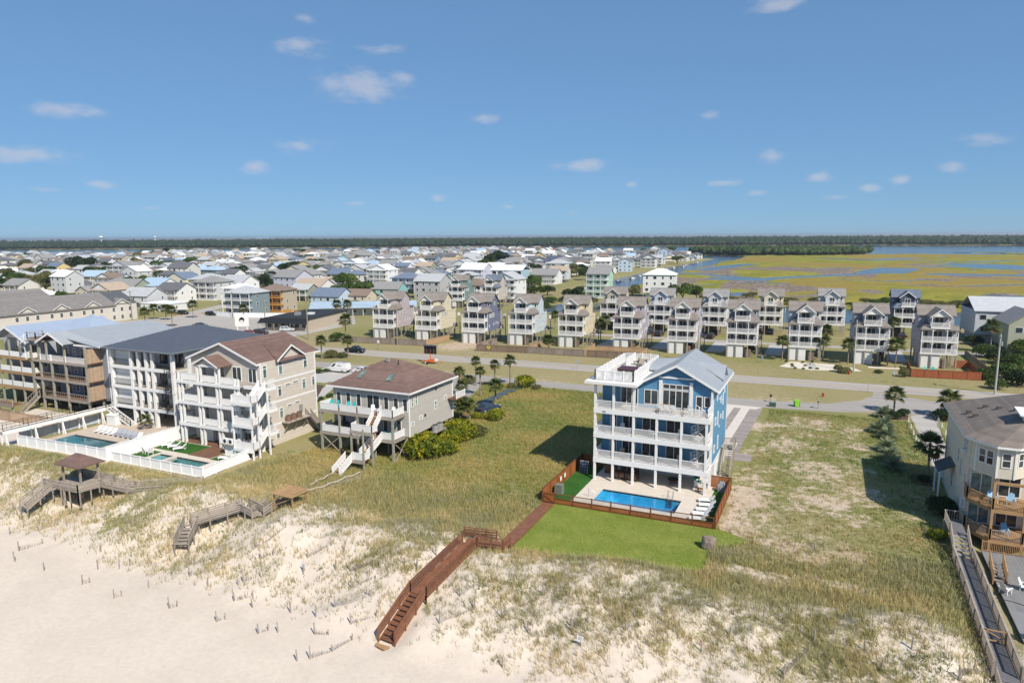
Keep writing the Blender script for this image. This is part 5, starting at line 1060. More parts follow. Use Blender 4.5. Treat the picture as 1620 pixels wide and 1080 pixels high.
# ================================================================ cream house at the right edge
CREAM = siding('cream_clapboard', (.66, .60, .48)); TAUPESH = shingle('taupe_shingle', (.205, .17, .145))
def cream_house():
    t = thing('cream_bay_house', 'cream house with octagonal bay, brown shingle roof and tan wooden balconies at right edge', 'house', (13.9, 77.7, -.9)); Z = .9
    E0 = 9.65 + Z
    body = [(0, 2.6), (0, 17.3), (14, 17.3), (14, 2.6), (5.6, 2.6)]
    MB().ext([(x, y, 0) for x, y in [(0, 2.7), (13.5, 2.7), (13.5, 17.3), (0, 17.3)]], (0, 0, E0)).build('wall', CREAM, t)
    bay = [(.05, 2.72), (.35, 1.75), (1.85, 0), (3.3, 0), (4.9, 1.75), (5.2, 2.72)]
    MB().ext([(x, y, 6.45 + Z) for x, y in bay], (0, 0, 3.2)).build('bay_wall', CREAM, t)
    for (x0, y0), (x1, y1), w, n in ((bay[1], bay[2], 1.75, 2), (bay[2], bay[3], .85, 1), (bay[3], bay[4], 1.7, 2)):
        a = math.atan2(y1 - y0, x1 - x0)
        for k in range(n):
            f = .5 if n == 1 else (.32 + .36 * k); nx, ny = math.sin(a), -math.cos(a)
            window(t, x0 + (x1 - x0) * f, y0 + (y1 - y0) * f, 7.55 + Z, .8, 1.5, a, 'sash')
    b = MB()
    for x, y in bay[1:5]: b.box(x - .07, x + .07, y - .07, y + .07, 6.45 + Z, E0)
    b.build('corner_board', WHITE, t)
    # roof: hip over the body, canted over the bay
    ev = [(-.55, 17.9), (-.55, 2.55), (.1, 1.35), (1.65, -.5), (3.5, -.5), (5.2, 1.35), (14.1, 1.35), (14.1, 17.9)]; r0, r1 = (6.6, 6.2, 12.7 + Z), (7.0, 12.2, 12.9 + Z)
    V_ = [(x, y, E0 + .12) for x, y in ev] + [r0, r1] + [(x, y, E0 - .08) for x, y in ev]; n = len(ev)
    b = MB().add(V_, [(1, 0, 9, 8)[::-1], (2, 1, 8)[::-1], (3, 2, 8)[::-1], (4, 3, 8)[::-1], (5, 4, 8)[::-1], (6, 5, 8)[::-1], (7, 6, 8, 9)[::-1], (0, 7, 9)[::-1]] + [(i, (i + 1) % n, (i + 1) % n + 10, i + 10) for i in range(n)] + [tuple(range(10, 10 + n))]); b.build('roof', TAUPESH, t)
    b = MB()
    for i in range(n): p, q = ev[i], ev[(i + 1) % n]; b.bar((*p, E0 - .02), (*q, E0 - .02), .05, .22)
    b.build('eave_board', WHITE, t)
    for x, y, z in ((2.5, 11.2, 11.2), (3.4, 9.3, 11.55), (4.5, 7.2, 12.0), (.9, 10.4, 10.6), (1.2, 8.5, 10.7)): bx('roof_vent', t, MAT('vent_brown', (.10, .08, .07), .7), x - .25, x + .25, y - .2, y + .2, z + Z - .4, z + Z + .06)
    bx('clerestory', t, WHITE, 4.4, 9.5, 3.2, 5.4, 10.6 + Z, 12.15 + Z); MB().ext([(3.9, 2.9, 12.15 + Z), (9.8, 2.9, 12.15 + Z), (9.8, 5.6, 12.4 + Z), (3.9, 5.6, 12.4 + Z)], (0, 0, .15)).build('clerestory_roof', WHITE, t)
    # left wall
    for y, z, w, h in [(4.0, 7.6, .7, 1.5), (5.2, 7.6, .7, 1.5), (8.2, 5.2, .8, 1.7), (6.4, 4.3, .7, 2.0), (3.6, 4.2, .6, 1.4), (12.5, 6.6, .8, .4), (3.4, 1.2, .7, 1.6), (11.0, 1.4, 1.0, 1.8), (5.0, .8, .6, 1.5)]: window(t, 0, y, z + Z, w, h, 'l', 'sash')
    bx('window_unit', t, PLASTW, -.35, .05, 4.6, 5.2, 7.3 + Z, 7.75 + Z)
    o = MB().ext([(-1.6, 9.8, 3.4 + Z), (.0, 9.8, 4.3 + Z), (.0, 13.4, 4.3 + Z), (-1.6, 13.4, 3.4 + Z)], (0, 0, .14)).build('side_porch_roof', shingle('charcoal_porch_shingle', (.075, .08, .09)), t); post(t, -1.4, 10.0, 0, 3.5 + Z, .16); post(t, -1.4, 13.2, 0, 3.5 + Z, .16)
    for y in (8.2, 7.2, 6.3): ac_unit(t, -.75, y, .9, BLACK, .42, .85)
    bx('equipment_stand', t, WOODW, -1.3, -.05, 5.7, 8.8, .75, .9)
    for y in (5.9, 8.6): post(t, -1.2, y, -.2, .75, .12, WOODW)
    bx('meter_box', t, PLASTW, -.2, .02, 3.9, 4.3, 1.6 + Z, 2.3 + Z)
    # balconies with canted fronts
    for z, m, rm in ((3.75 + Z, WOODT, WOODT), (.65 + Z, WOODT, MAT('faded_rail', (.36, .27, .20), .8, .2))):
        P_ = [(-.1, 2.68), (-.1, 1.4), (1.6, -1.3), (4.2, -1.3), (6.2, .6), (13.5, .6), (13.5, 2.68)]
        MB().ext([(x, y, z - .12) for x, y in P_], (0, 0, .12)).build('deck', m, t); b = MB()
        for p, q in zip(P_[:-1], P_[1:-1]): b.bar((*p, z - .2), (*q, z - .2), .08, .36)
        b.build('deck_beam', m, t); railing(t, [(x, y, z) for x, y in P_[:-1]], rm, step=.14, bal=.05, pw=.14)
        for (x, y) in ((.35, 2.6), (2.1, 2.62), (5.6, 2.62)): pass
        window(t, 1.2, 2.7, z + .05, 1.9, 2.25, style='s2', glass=GREENGLASS); window(t, 3.6, 2.7, z + .05, 1.9, 2.25, style='s2'); window(t, 6.8, 2.7, z + .05, 2.4, 2.25, style='s2', glass=GREENGLASS)
    for x, y in ((1.6, -1.25), (4.2, -1.25), (6.2, .6)): post(t, x, y, 0, 6.4 + Z, .22, WOODT); 
    MB().bar((1.6, -1.25, 6.35 + Z), (4.2, -1.25, 6.35 + Z), .2, .25).build('balcony_beam', WOODT, t)
cream_house()
for i, (x, y, z, a) in enumerate([(1.9, .7, 4.65, .3), (3.4, .6, 4.65, -.2), (3.1, .5, 1.55, .0)]): furn('blue_chair', (13.9 + x, 77.7 + y, z - .9), a, ('pale blue chair on upper balcony of the cream house, the left one', 'pale blue chair on upper balcony of the cream house, the right one', 'pale blue chair on lower balcony of the cream house')[i], 'chair')
# sun terrace, below which the sand falls away
t = thing('sun_terrace', 'large grey boarded terrace with railing beside the cream house', 'deck', (14.1, 56, -.9)); bx('boards', t, GREYDECK, .6, 16, 7.6, 19.5, .62, .75); bx('painted_floor', t, MAT('grey_floor_paint', (.235, .235, .24), .7, .05, 1), .6, 16, 0, 7.598, .6, .752)
railing(t, [(.65, 19.2, .75), (6, 19.2, .75), (12, 19.2, .75)], WOODT, step=.14)
for x in (.8, 8, 15): 
    for y in (.3, 10, 19): post(t, x, y, -1.2, .6, .2, WOODG)
stair(t, (.9, 12.6, .75), (.9, 14.6, 1.7), 1.0, WOODW, WOODW, WOODT)
for i, (x, y, a) in enumerate([(15.0, 66.6, 2.4), (16.6, 67.8, 1.2), (17.9, 68.4, 1.6), (15.5, 59.2, 1.0), (18.0, 60.5, -.5)]): furn('white_chair', (x, y, -.148), a, 'white chair on the grey terrace, %s' % ('by the walkway rail', 'in the open boards', 'near the right frame edge on the boards', 'by the lower walkway gate', 'at the lower right frame edge')[i], 'chair', 'white chairs on the grey terrace')
t = thing('garden_hose', 'dark hose lying in a curve on the grey terrace', 'hose', (15.2, 63.5, -.15)); MB().tube([(math.cos(a * .16) * 2.2 * (1 + a * .05) - 1, math.sin(a * .16) * 1.6 + a * .02, .02) for a in range(12)], .03, 5).build('tube', BLACK, t)
# long walkway down to the beach
def walkway():
    t = thing('grey_beach_walkway', 'long grey beach walkway with wooden railings beside the grey terrace', 'walkway', (12.7, 53.0, 0))
    zf = lambda y: -.35 + .035 * y
    def seg(y0, y1, z0, z1, mat=None):
        b = MB(); n = int((y1 - y0) / .3)
        for i in range(n): a, c = i / n, (i + .93) / n; b.box(-.7, .7, y0 + (y1 - y0) * a, y0 + (y1 - y0) * c, z0 + (z1 - z0) * a - .06, z0 + (z1 - z0) * a)
        b.build('deck_planks', mat or MAT('walkway_boards', (.15, .15, .16), .8, .12, 2), t)
    seg(0, 19.0, -.35, .2)
    for s_ in (-1, 1): 
        for i in range(8):
            y0, y1 = .6 + i * 2.32, .6 + (i + 1) * 2.32; z0, z1 = -.35 + .029 * y0, -.35 + .029 * y1; b = MB()
            for h in (1.02,): b.bar((s_ * .78, y0, z0 + h), (s_ * .78, y1, z1 + h), .16, .05)
            n = 15
            for k in range(n): q = k / n; b.bar((s_ * .78, y0 + (y1 - y0) * q, z0 - .1), (s_ * .78, y0 + (y1 - y0) * q, z0 + 1.0), .09, .03)
            b.bar((s_ * .78, y0, z0 + .1), (s_ * .78, y1, z1 + .1), .05, .1); b.build('railing', WOODW, t); post(t, s_ * .86, y0, -2.2 if y0 < 8 else -1.2, z0 + 1.0, .12, WOODW, 'walkway_post')
    b = MB()
    stair(t, (0, 19.0, .2), (0, 21.8, 1.3), 1.4, MAT('grey_tread', (.28, .27, .27), .8), WOODW, WOODW); seg(21.85, 25.6, 1.3, 1.3); railing(t, [(-.75, 21.9, 1.3), (-.75, 25.5, 1.3), (.75, 25.5, 1.3)], WOODW, step=.2); post(t, -.75, 25.4, -.9, 1.3, .16, WOODW); post(t, .75, 22, -.9, 1.3, .16, WOODW)
    g_ = MB(); g_.bar((-.7, 4.6, .85), (.7, 4.6, .85), .1, .08); g_.bar((-.7, 4.6, .05), (.7, 4.6, .05), .1, .08); g_.bar((-.7, 4.6, .8), (.7, 4.6, .1), .08, .06); g_.bar((.65, 4.6, -.2), (.65, 4.6, .95), .1); g_.bar((-.65, 4.6, -.2), (-.65, 4.6, .95), .1); g_.build('gate', WOODT, t)
    seg2 = MB(); 
    for i in range(36): y = -.05 - i * .3; seg2.box(-.7, .9, y - .28, y, -.42 - i * .035 - .05, -.42 - i * .035)
    seg2.build('weathered_planks', MAT('bleached_boards', (.34, .30, .27), .85, .15, 2), t)
    railing(t, [(-.75, 0, -.4), (-.75, -5, -1.0), (-.75, -10, -1.6)], WOODW, step=.2, h=.9)
walkway()
# drive side: rope fences, shrubs come later
def rope_fence(label, pts, h=.75, mat=PLASTW):
    t = thing('rope_fence', label, 'fence', (*pts[0], 0)); o = Vector((*pts[0], 0)); tops = []
    for x, y in pts:
        z = GND(x, y); bx('fence_post', t, mat, x - o.x - .07, x - o.x + .07, y - o.y - .07, y - o.y + .07, z - .1, z + h); tops.append(Vector((x - o.x, y - o.y, z + h - .12)))
    for a, c in zip(tops, tops[1:]): MB().tube([a.lerp(c, k / 6) - Vector((0, 0, .22 * math.sin(math.pi * k / 6))) for k in range(7)], .035, 5).build('rope', MAT('pale_rope', (.60, .56, .48), .8), t)
rope_fence('white post and rope fence on the left of the right driveway', [at(x, y) for x, y in ((1437, 668), (1441, 678), (1445, 688), (1449, 696), (1453, 702))]); rope_fence('white post and rope fence on the right of the right driveway', [at(x, y) for x, y in ((1484, 666), (1490, 676), (1496, 688), (1501, 697))])
# ================================================================ second row: narrow houses on pilings across the road
ROOFB = shingle('row_brown_shingle', (.235, .205, .185)); ROOFG = shingle('row_grey_shingle', (.26, .25, .245)); ROWW = siding('row_wall', (.5, .5, .5)); PILE = MAT('piling', (.30, .275, .23), .9, .2, 2); DARKW = MAT('lattice_brown', (.20, .15, .115), .85, .2, 3)
def row_house(back=False):
    t = put('stilt_house', None); W = 7.2; D0, D1 = 1.9, 12.2; F = (3.45, 6.2, 9.35); ZE = 8.85; m = ROWW
    bx('wall', t, m, 0, W, D0, D1, 3.2, ZE); b = MB()
    for y in (D0, D1): b = bx('corner_board', t, WHITE, W - .06, W + .04, y - .04 if y < 5 else y - .12, y + .12 if y < 5 else y + .04, 3.2, ZE)
    for x in (.1, 2.2, 5.0, 7.1): post(t, x, .05, 0, 3.25, .26, PILE, 'piling')
    for x in (.2, 3.6, 7.0):
        for y in (4.5, 8.2, 12): post(t, x, y, 0, 3.2, .28, PILE, 'piling')
    if not back: bx('storage_room', t, WSID, .3, 3.9, .25, 8.5, 0, 3.12); bx('lattice_screen', t, DARKW, 4.2, 5.8, .6, .68, 0, 2.1)
    else: bx('storage_room', t, DARKW, .6, 3.2, 6, 11, 0, 3.15)
    for k, z in enumerate(F[:2]):
        bx('deck', t, DECKF, -.02, W + .02, .05, D0 - .004, z - .12, z); MB().box(-.08, W + .08, -.06, .05, z - .3, z + .03).build('deck_beam', WHITE, t)
        railing(t, [(.05, .0, z + .03), (2.2, 0, z + .03)], RAILW, posts=False, step=.16, bal=.07); railing(t, [(2.2, .0, z + .03), (5.0, 0, z + .03)], RAILW, posts=False, step=.16, bal=.07); railing(t, [(5.0, .0, z + .03), (W - .05, 0, z + .03)], RAILW, posts=False, step=.16, bal=.07); railing(t, [(W - .02, .1, z + .03), (W - .02, D0 - .1, z + .03)], RAILW, posts=False, step=.16, bal=.07)
        zt = F[k + 1] - .3 if k == 0 else ZE
        for x in (.1, 2.2, 5.0, 7.1): post(t, x, .05, z + .03, zt, .17)
        b = MB()
        for x, s_ in ((2.2, 1), (2.2, -1), (5.0, 1), (5.0, -1), (.1, 1), (7.1, -1)): b.bar((x, .05, zt - .55), (x + s_ * .5, .05, zt - .03), .07)
        b.build('post_brackets', WHITE, t)
        for x, w, st in ((1.2, .9, 's1'), (3.5, 1.9, 's2'), (5.9, 1.0, 's1')): window(t, x, D0, z + .05, w, 2.1, style=st)
    # main side walls
    for i in range(4): window(t, W, 3.6 + i * .95, 7.0, .7, 1.2, 'r', 'sash')
    for y, z in ((3.2, 4.4), (6.5, 4.6), (8.2, 4.8), (9.6, 4.6)): window(t, W, y, z, .5, .7, 'r', 's1')
    # top floor
    S0, S1 = 1.75, 5.35
    bx('upper_wall', t, m, S0, S1, D0 + .01, 5.0, ZE, 11.75); bx('upper_wall', t, m, .05, W - .05, 5.0, 9.6, ZE + .002, 11.75)
    if not back:
        bx('deck', t, DECKF, S0, S1, .05, D0, 9.23, 9.35); MB().box(S0 - .06, S1 + .06, -.06, .05, 9.0, 9.38).build('deck_beam', WHITE, t); railing(t, [(S0, 0, 9.38), (S1, 0, 9.38)], RAILW, posts=False, step=.16, bal=.07); railing(t, [(S1, .05, 9.38), (S1, D0, 9.38)], RAILW, posts=False, step=.16, bal=.07); railing(t, [(S0, .05, 9.38), (S0, D0, 9.38)], RAILW, posts=False, step=.16, bal=.07)
        for x in (S0 + .08, S1 - .08): post(t, x, .05, 9.38, 11.75, .17)
        y0 = -.25; gm = WHITE; b = MB()
        for x, s_ in ((S0 + .1, 1), (S1 - .1, -1)): b.bar((x, .05, 11.2), (x + s_ * .5, .05, 11.73), .07)
        b.build('post_brackets', WHITE, t); window(t, (S0 + S1) / 2, D0, 9.4, 1.9, 2.0, style='s2'); gable_wall(t, gm, S0 - .05, S1 + .05, 0.0, 11.7, 13.15)
    else:
        y0 = D0 - .4; gable_wall(t, m, S0 - .05, S1 + .05, D0 + .0, 11.72, 13.15); bx('deck', t, DECKF, S0, S1, .05, D0, 9.23, 9.35); MB().box(S0 - .06, S1 + .06, -.06, .05, 9.0, 9.38).build('deck_beam', WHITE, t); railing(t, [(S0, 0, 9.38), (S1, 0, 9.38)], RAILW, posts=False, step=.16, bal=.07); railing(t, [(S1, .05, 9.38), (S1, D0, 9.38)], RAILW, posts=False, step=.16, bal=.07); window(t, (S0 + S1) / 2, D0, 9.4, 1.5, 2.0, style='s2'); post(t, S0, .05, 8.9, 9.3, .17)
    xm = (S0 + S1) / 2; b = MB()
    for e in (S0 - .4, S1 + .4): b.ext([(e, y0 - .1, 11.5), (e, 7.3, 11.5), (xm, 7.3, 13.3), (xm, y0 - .1, 13.3)], (0, 0, .14))
    b.build('front_roof', ROOFB, t); gable(MB(), .05, W - .05, 5.0, 9.6, 11.75, 13.65, 'x', .14, .4).build('cross_roof', ROOFB, t); gable_wall(t, m, 5.05, 9.55, W - .17, 11.7, 13.5, 'x', .12); window(t, 6.3, 5.0, 10.2, .7, 1.0, style='s1'); window(t, W - .05, 7.3, 10.3, .7, 1.1, 'r', 'sash')
    b = MB()
    for e in (S0 - .42, S1 + .42): b.ext([(e, y0 - .16, 11.42), (xm, y0 - .16, 13.22), (xm, y0 - .16, 13.48), (e, y0 - .16, 11.66)], (0, .05, 0))
    b.build('rake_board', WHITE, t)
    for x0, x1, s_ in ((S1 + .003, W + .35, 1), (S0 - .003, -.35, -1)):
        xi = x1 - s_ * 1.2; E_ = ZE + .0
        MB().add([(x0, -.3, E_), (x1, -.3, E_), (x1, 5.0, E_), (x0, 1.7, E_ + 1.15), (xi, 1.7, E_ + 1.15), (xi, 5.0, E_ + 1.15), (x0, 5.0, E_ + 1.15), (x0, -.3, E_ - .15), (x1, -.3, E_ - .15), (x1, 5.0, E_ - .15), (x0, 5.0, E_ - .15)],
                 [f if s_ > 0 else f[::-1] for f in ((0, 1, 4, 3), (1, 2, 5, 4), (3, 4, 5, 6), (0, 7, 8, 1), (1, 8, 9, 2), (7, 10, 9, 8))]).build('skirt_roof', ROOFB, t)
    hip_b = MB().box(-.3, W + .3, 9.6, D1 + .3, ZE, ZE + .12); hip_b.build('rear_roof', ROOFB, t)
    bx('rear_deck', t, DECKF, W - 2, W + .9, D1 + .05, D1 + 1.6, 6.0, 6.15); railing(t, [(W + .85, D1 + .1, 6.15), (W + .85, D1 + 1.5, 6.15)], RAILW); post(t, W + .8, D1 + 1.5, 0, 6.0, .18, PILE)
    if not back: stair(t, (W + .6, 4.4, 0), (W + .6, 9.6, 3.3), 1.0, WOODW, WOODW, None, nt=12); ac_ = bx('equipment_shelf', t, WOODW, W + .04, W + 1.1, 9.8, 12.0, 3.1, 3.22); ac_unit(t, W + .6, 10.5, 3.222); ac_unit(t, W + .6, 11.4, 3.222)
    return t
_rs = row_house(False); _rb = row_house(True)
PAINT = {k: siding('siding_' + k, c) for k, c in dict(lilac=(.46, .40, .42), cream=(.66, .60, .44), indigo=(.17, .185, .27), ice=(.52, .60, .64), butter=(.66, .57, .39), mauve=(.42, .39, .45), grey_lilac=(.47, .44, .49), slate=(.27, .285, .33), pearl=(.56, .57, .60), steel=(.32, .34, .38), ash=(.41, .40, .43), sand=(.48, .44, .34), sky=(.48, .55, .63), silver=(.53, .54, .57), lemon=(.66, .61, .45), mist=(.56, .58, .61), navy=(.085, .10, .15), teal=(.17, .27, .27), beige=(.50, .45, .39)).items()}
ROWH = [('lilac', -123.8, 166.8, 'lilac grey stilt house, leftmost of the row across the road'), ('cream', -109.7, 168.1, 'pale cream stilt house, second from left in the row across the road'), ('indigo', -94.6, 169.0, 'indigo blue stilt house, between the cream and pale blue ones'), ('ice', -81.0, 171.4, 'pale ice blue stilt house, fourth from left in the row across the road'), ('butter', -66.8, 173.2, 'butter yellow stilt house above the board fence, right of the pale blue one'),
        ('mauve', -51.4, 173.6, 'mauve grey stilt house behind the rooftop deck of the blue house'), ('grey_lilac', -37.2, 174.6, 'grey lilac stilt house just right of the mauve one'), ('slate', -22.6, 175.0, 'slate grey stilt house with a white ground floor above the mown verge'), ('pearl', -8.3, 176.3, 'pearl white stilt house behind the gravel front garden'), ('steel', 6.0, 177.0, 'steel grey stilt house beside the tall green utility pole'), ('ash', 19.4, 177.4, 'dark ash stilt house behind the red timber fence')]
for i, (c, p, q, lab) in enumerate(ROWH):
    sw = {'row_wall': PAINT[c]}
    if i >= 5: sw['siding_x'] = None
    if i == 0: pass
    fresh(); o = dup(_rs, (p, q, 0), R(4.0), lab, 'stilt houses facing the road', sw); o['category'] = 'house'
ROWB = [('sand', -66.0, 208.3, 'sand coloured stilt house in the back row, behind the mauve one'), ('sky', -50.6, 207.5, 'sky blue stilt house in the back row, second from its left end'), ('silver', -34.6, 209.3, 'silver grey stilt house in the back row, left of the yellow one'), ('lemon', -19.4, 217.0, 'lemon yellow stilt house in the back row'), ('mist', -2.6, 223.8, 'misty white stilt house in the back row before the canal'), ('navy', 17.4, 227.0, 'navy blue stilt house in the back row before the canal')]
for i, (c, p, q, lab) in enumerate(ROWB):
    sw = {'row_wall': PAINT[c], 'row_brown_shingle': ROOFG if i in (1, 2, 4) else (MAT('blue_grey_shingle', (.13, .155, .20), .9, .15, 1) if c == 'navy' else None)}
    fresh(); o = dup(_rb, (p, q, 0), R(4.0), lab, 'stilt houses of the back row', {k: v for k, v in sw.items() if v}); o['category'] = 'house'
for c, px, py, lab in (('teal', 708, 487, 'dark teal stilt house behind the cream and indigo ones'), ('beige', 761, 487, 'beige stilt house with grey roof behind the indigo one')):
    p, q = at(px, py); fresh(); o = dup(_rs, (p, q, 0), R(4.0), lab, None, {'row_wall': PAINT[c], 'row_brown_shingle': MAT('blue_grey_shingle', (.13, .155, .20), .9, .15, 1) if c == 'beige' else ROOFB}); o['category'] = 'house'
for root in (_rs, _rb):
    stack = [root]; fresh(); allo = []
    while stack:
        x = stack.pop(); allo.append(x); stack += kids(x)
    for x in allo: bpy.data.objects.remove(x)
fresh()
# board fences along the road
GREYF_ = MAT('grey_boards', (.25, .21, .175), .9, .2, 2, stretch=(1, 1, .3), orand=.12); BROWNF = MAT('brown_boards', (.19, .135, .10), .9, .2, 2, stretch=(1, 1, .3), orand=.12); NEWF = MAT('new_tan_boards', (.40, .27, .16), .85, .15, 2, stretch=(1, 1, .3)); REDF = MAT('red_cedar_boards', (.30, .085, .035), .75, .15, 2, stretch=(1, 1, .3), orand=.06)
def bf(label, pts, bays, mat, h=1.75): return fence_bays(label, pts, bays, h, mat, 'board_fence', board=.16, cap=False)
bf('grey board fence before the two left stilt houses', [(-128, 156.6), (-101.0, 160.0)], [10], GREYF_); bf('tan board fence turning inland beside the cream stilt house', [(-101.0, 160.1), (-100.5, 172)], [4], NEWF)
bf('dark brown board fence before the pale blue stilt house', [(-84.2, 158.2), (-70.3, 160.2)], [5], BROWNF); bf('brown board fence before the butter yellow stilt house', [(-70.2, 160.2), (-55.0, 160.9)], [6], GREYF_); bf('brown board fence left of the blue house roof, before the mauve stilt house', [(-54.4, 161.0), (-41.5, 162.4)], [5], BROWNF)
bf('tan board fence enclosing the yard under the mauve stilt house', [(-54, 168.6), (-41.2, 170), (-41.0, 163)], [4, 2], NEWF); bf('tan board fence between the pale blue and yellow stilt houses', [(-70.4, 160.4), (-70.8, 171)], [4], NEWF); bf('tan board fence right of the yellow stilt house', [(-56.0, 172.4), (-55.2, 161.4)], [4], NEWF)
bf('tan board fence beside the indigo stilt house', [(-84.0, 158.6), (-84.5, 171)], [4], GREYF_)
bf('red cedar board fence round the yard of the dark ash stilt house', [(17.0, 176.8), (16.6, 164.8), (29.6, 166.2), (29.2, 180.2), (26.5, 180)], [4, 5, 5, 1], REDF); bf('long weathered fence running inland right of the red cedar fence', [(32.5, 162), (31.5, 200)], [12], GREYF_, 1.4)
for i, p in enumerate((20.2, 21.6)): furn('turq_chair', (p, 173.2, .0), .2 - .4 * i, 'turquoise chair inside the red cedar fence, the %s of two' % ('left', 'right')[i], 'chair')
# plain larger houses right of the back row
def simple_house(name, label, cat, p, q, w, d, h, roof, wall, rm, rz=0., axis='x', rise=None, group=None, porch=None, raised=0., win='near', trim=WHITE, vary=0, z0=0.):
    """A clapboard house: walls, roof, windows on the two faces that show, optional raised floor and railed porch in front."""
    t = thing(name, label, cat, (p, q, z0), rz, group); rise = rise or min(w, d) * (.28 if roof == 'gable' else .24); a, c = w / 2, d / 2; zb = raised
    bx('wall', t, wall, -a, a, -c, c, zb, zb + h)
    if roof == 'flat': bx('roof', t, rm, -a - .25, a + .25, -c - .25, c + .25, zb + h, zb + h + .25)
    elif roof == 'hip': hip(MB(), -a, a, -c, c, zb + h + .1, zb + h + rise, .5, .2).build('roof', rm, t)
    else:
        gable(MB(), -a, a, -c, c, zb + h, zb + h + rise, axis, .18, .45).build('roof', rm, t)
        if axis == 'y': gable_wall(t, wall, -a + .05, a - .05, -c - .003, zb + h, zb + h + rise - .1)
        else: gable_wall(t, wall, -c + .05, c - .05, a - .1, zb + h, zb + h + rise - .1, 'x', .103)
    ns = max(1, round(h / 2.9)); fh = h / ns
    for k in range(ns):
        for i in range(max(2, int(w / 3.6))):
            x = -a + (i + .5) * w / max(2, int(w / 3.6)); farwin(t, x, -c, zb + k * fh + .8, (1.0, 1.7, .9)[(i + k + vary) % 3], 1.5, 'f', trim)
        for i in range(max(2, int(d / 4.5))):
            if (i + k + vary) % 3 != 1: y = -c + (i + .5) * d / max(2, int(d / 4.5)); farwin(t, a, y, zb + k * fh + .9, .9, 1.3, 'r', trim)
    if raised > .5:
        for x in (-a + .2, 0, a - .2):
            for y in (-c + .2, c - .2): post(t, x, y, 0, zb, .3, PILE, 'piling')
        bx('ground_store', t, wall, -a + 1.2, a - 1.5, -c + 1.5, c - .5, 0, zb - .02)
    if porch:
        pm = WHITE if porch is True else porch
        for k in range(ns):
            z = zb + k * fh
            bx('porch_deck', t, pm, -a, a, -c - 1.9, -c - .005, z - .02, z + .14)
            b = MB(); b.box(-a, a, -c - 1.9, -c - 1.82, z + 1.0, z + 1.1); n = int(w / .4)
            for i in range(n + 1): x = -a + w * i / n; b.box(x - .05, x + .05, -c - 1.88, -c - 1.84, z + .14, z + 1.0)
            b.build('porch_railing', pm, t)
        for i in range(4): x = -a + .12 + (w - .24) * i / 3; post(t, x, -c - 1.8, 0, zb + h, .2, pm, 'porch_post')
        MB().ext([(-a - .3, -c - 2.2, zb + h - .1), (a + .3, -c - 2.2, zb + h - .1), (a + .3, -c - .46, zb + h + .25), (-a - .3, -c - .46, zb + h + .25)], (0, 0, .14)).build('porch_roof', rm, t)
    return t
RGREY = MAT('far_grey_roof', (.27, .265, .26), .85, .15, .8); RLIGHT = MAT('far_light_roof', (.47, .48, .50), .6, .1, .8)
simple_house('canal_house', 'grey canal house with long pale roof at the right edge', 'house', *at(1586, 538), 18, 16, 6.6, 'gable', PAINT['silver'], RLIGHT, R(4), 'x', 3.2, raised=2.4); simple_house('canal_house', 'sage green and taupe house with dark gable in front of the pale roofed canal house', 'house', *at(1612, 552), 9, 13, 6.4, 'gable', MAT('sage_siding', (.36, .37, .29), .7, .06), RGREY, R(4), 'y', 3.2, raised=1.0); simple_house('canal_house', 'blue house with white windows cut by the right frame edge', 'house', 56, 176, 10, 12, 6.0, 'hip', MAT('dusty_blue', (.20, .28, .36), .7, .06), RGREY, R(4), raised=1.2)
# ================================================================ the town behind
def C3(n, c): return MAT('wall_' + n, c, .75, .05, 1.2, dirt=.05)
WALLS = {'white': (.70, .70, .69), 'off-white': (.63, .61, .57), 'cream': (.64, .57, .42), 'yellow': (.66, .52, .26), 'grey': (.42, .42, .42), 'pale grey': (.54, .545, .555), 'pale blue': (.45, .55, .66), 'blue': (.22, .34, .48), 'teal': (.25, .50, .50), 'mint': (.40, .60, .48), 'tan': (.47, .40, .31), 'beige': (.55, .48, .40), 'sage': (.30, .33, .24), 'lavender': (.50, .50, .60), 'pink': (.60, .45, .42), 'slate': (.20, .26, .29)}
ROOFS = {'grey': (.26, .255, .25), 'dark grey': (.13, .13, .14), 'light grey': (.42, .43, .44), 'white': (.72, .72, .71), 'brown': (.22, .165, .13), 'tan': (.42, .33, .25), 'slate blue': (.15, .19, .26), 'pale blue': (.36, .47, .58), 'red': (.36, .09, .06), 'navy': (.085, .10, .15), 'turquoise': (.16, .42, .42)}
WM = {k: C3(k.replace(' ', '_').replace('-', '_'), c) for k, c in WALLS.items()}; RM = {k: MAT('roof_' + k.replace(' ', '_'), c, .8, .13, .9) for k, c in ROOFS.items()}
ORANGE = MAT('orange_deck', (.52, .25, .06), .7, .12, 2)
TAKEN = []
def lot(px, py, wpx, depth=None, hm=None): p, q = at(px, py); dist = math.hypot(p, q); return p, q, wpx * dist * .93 / 1080
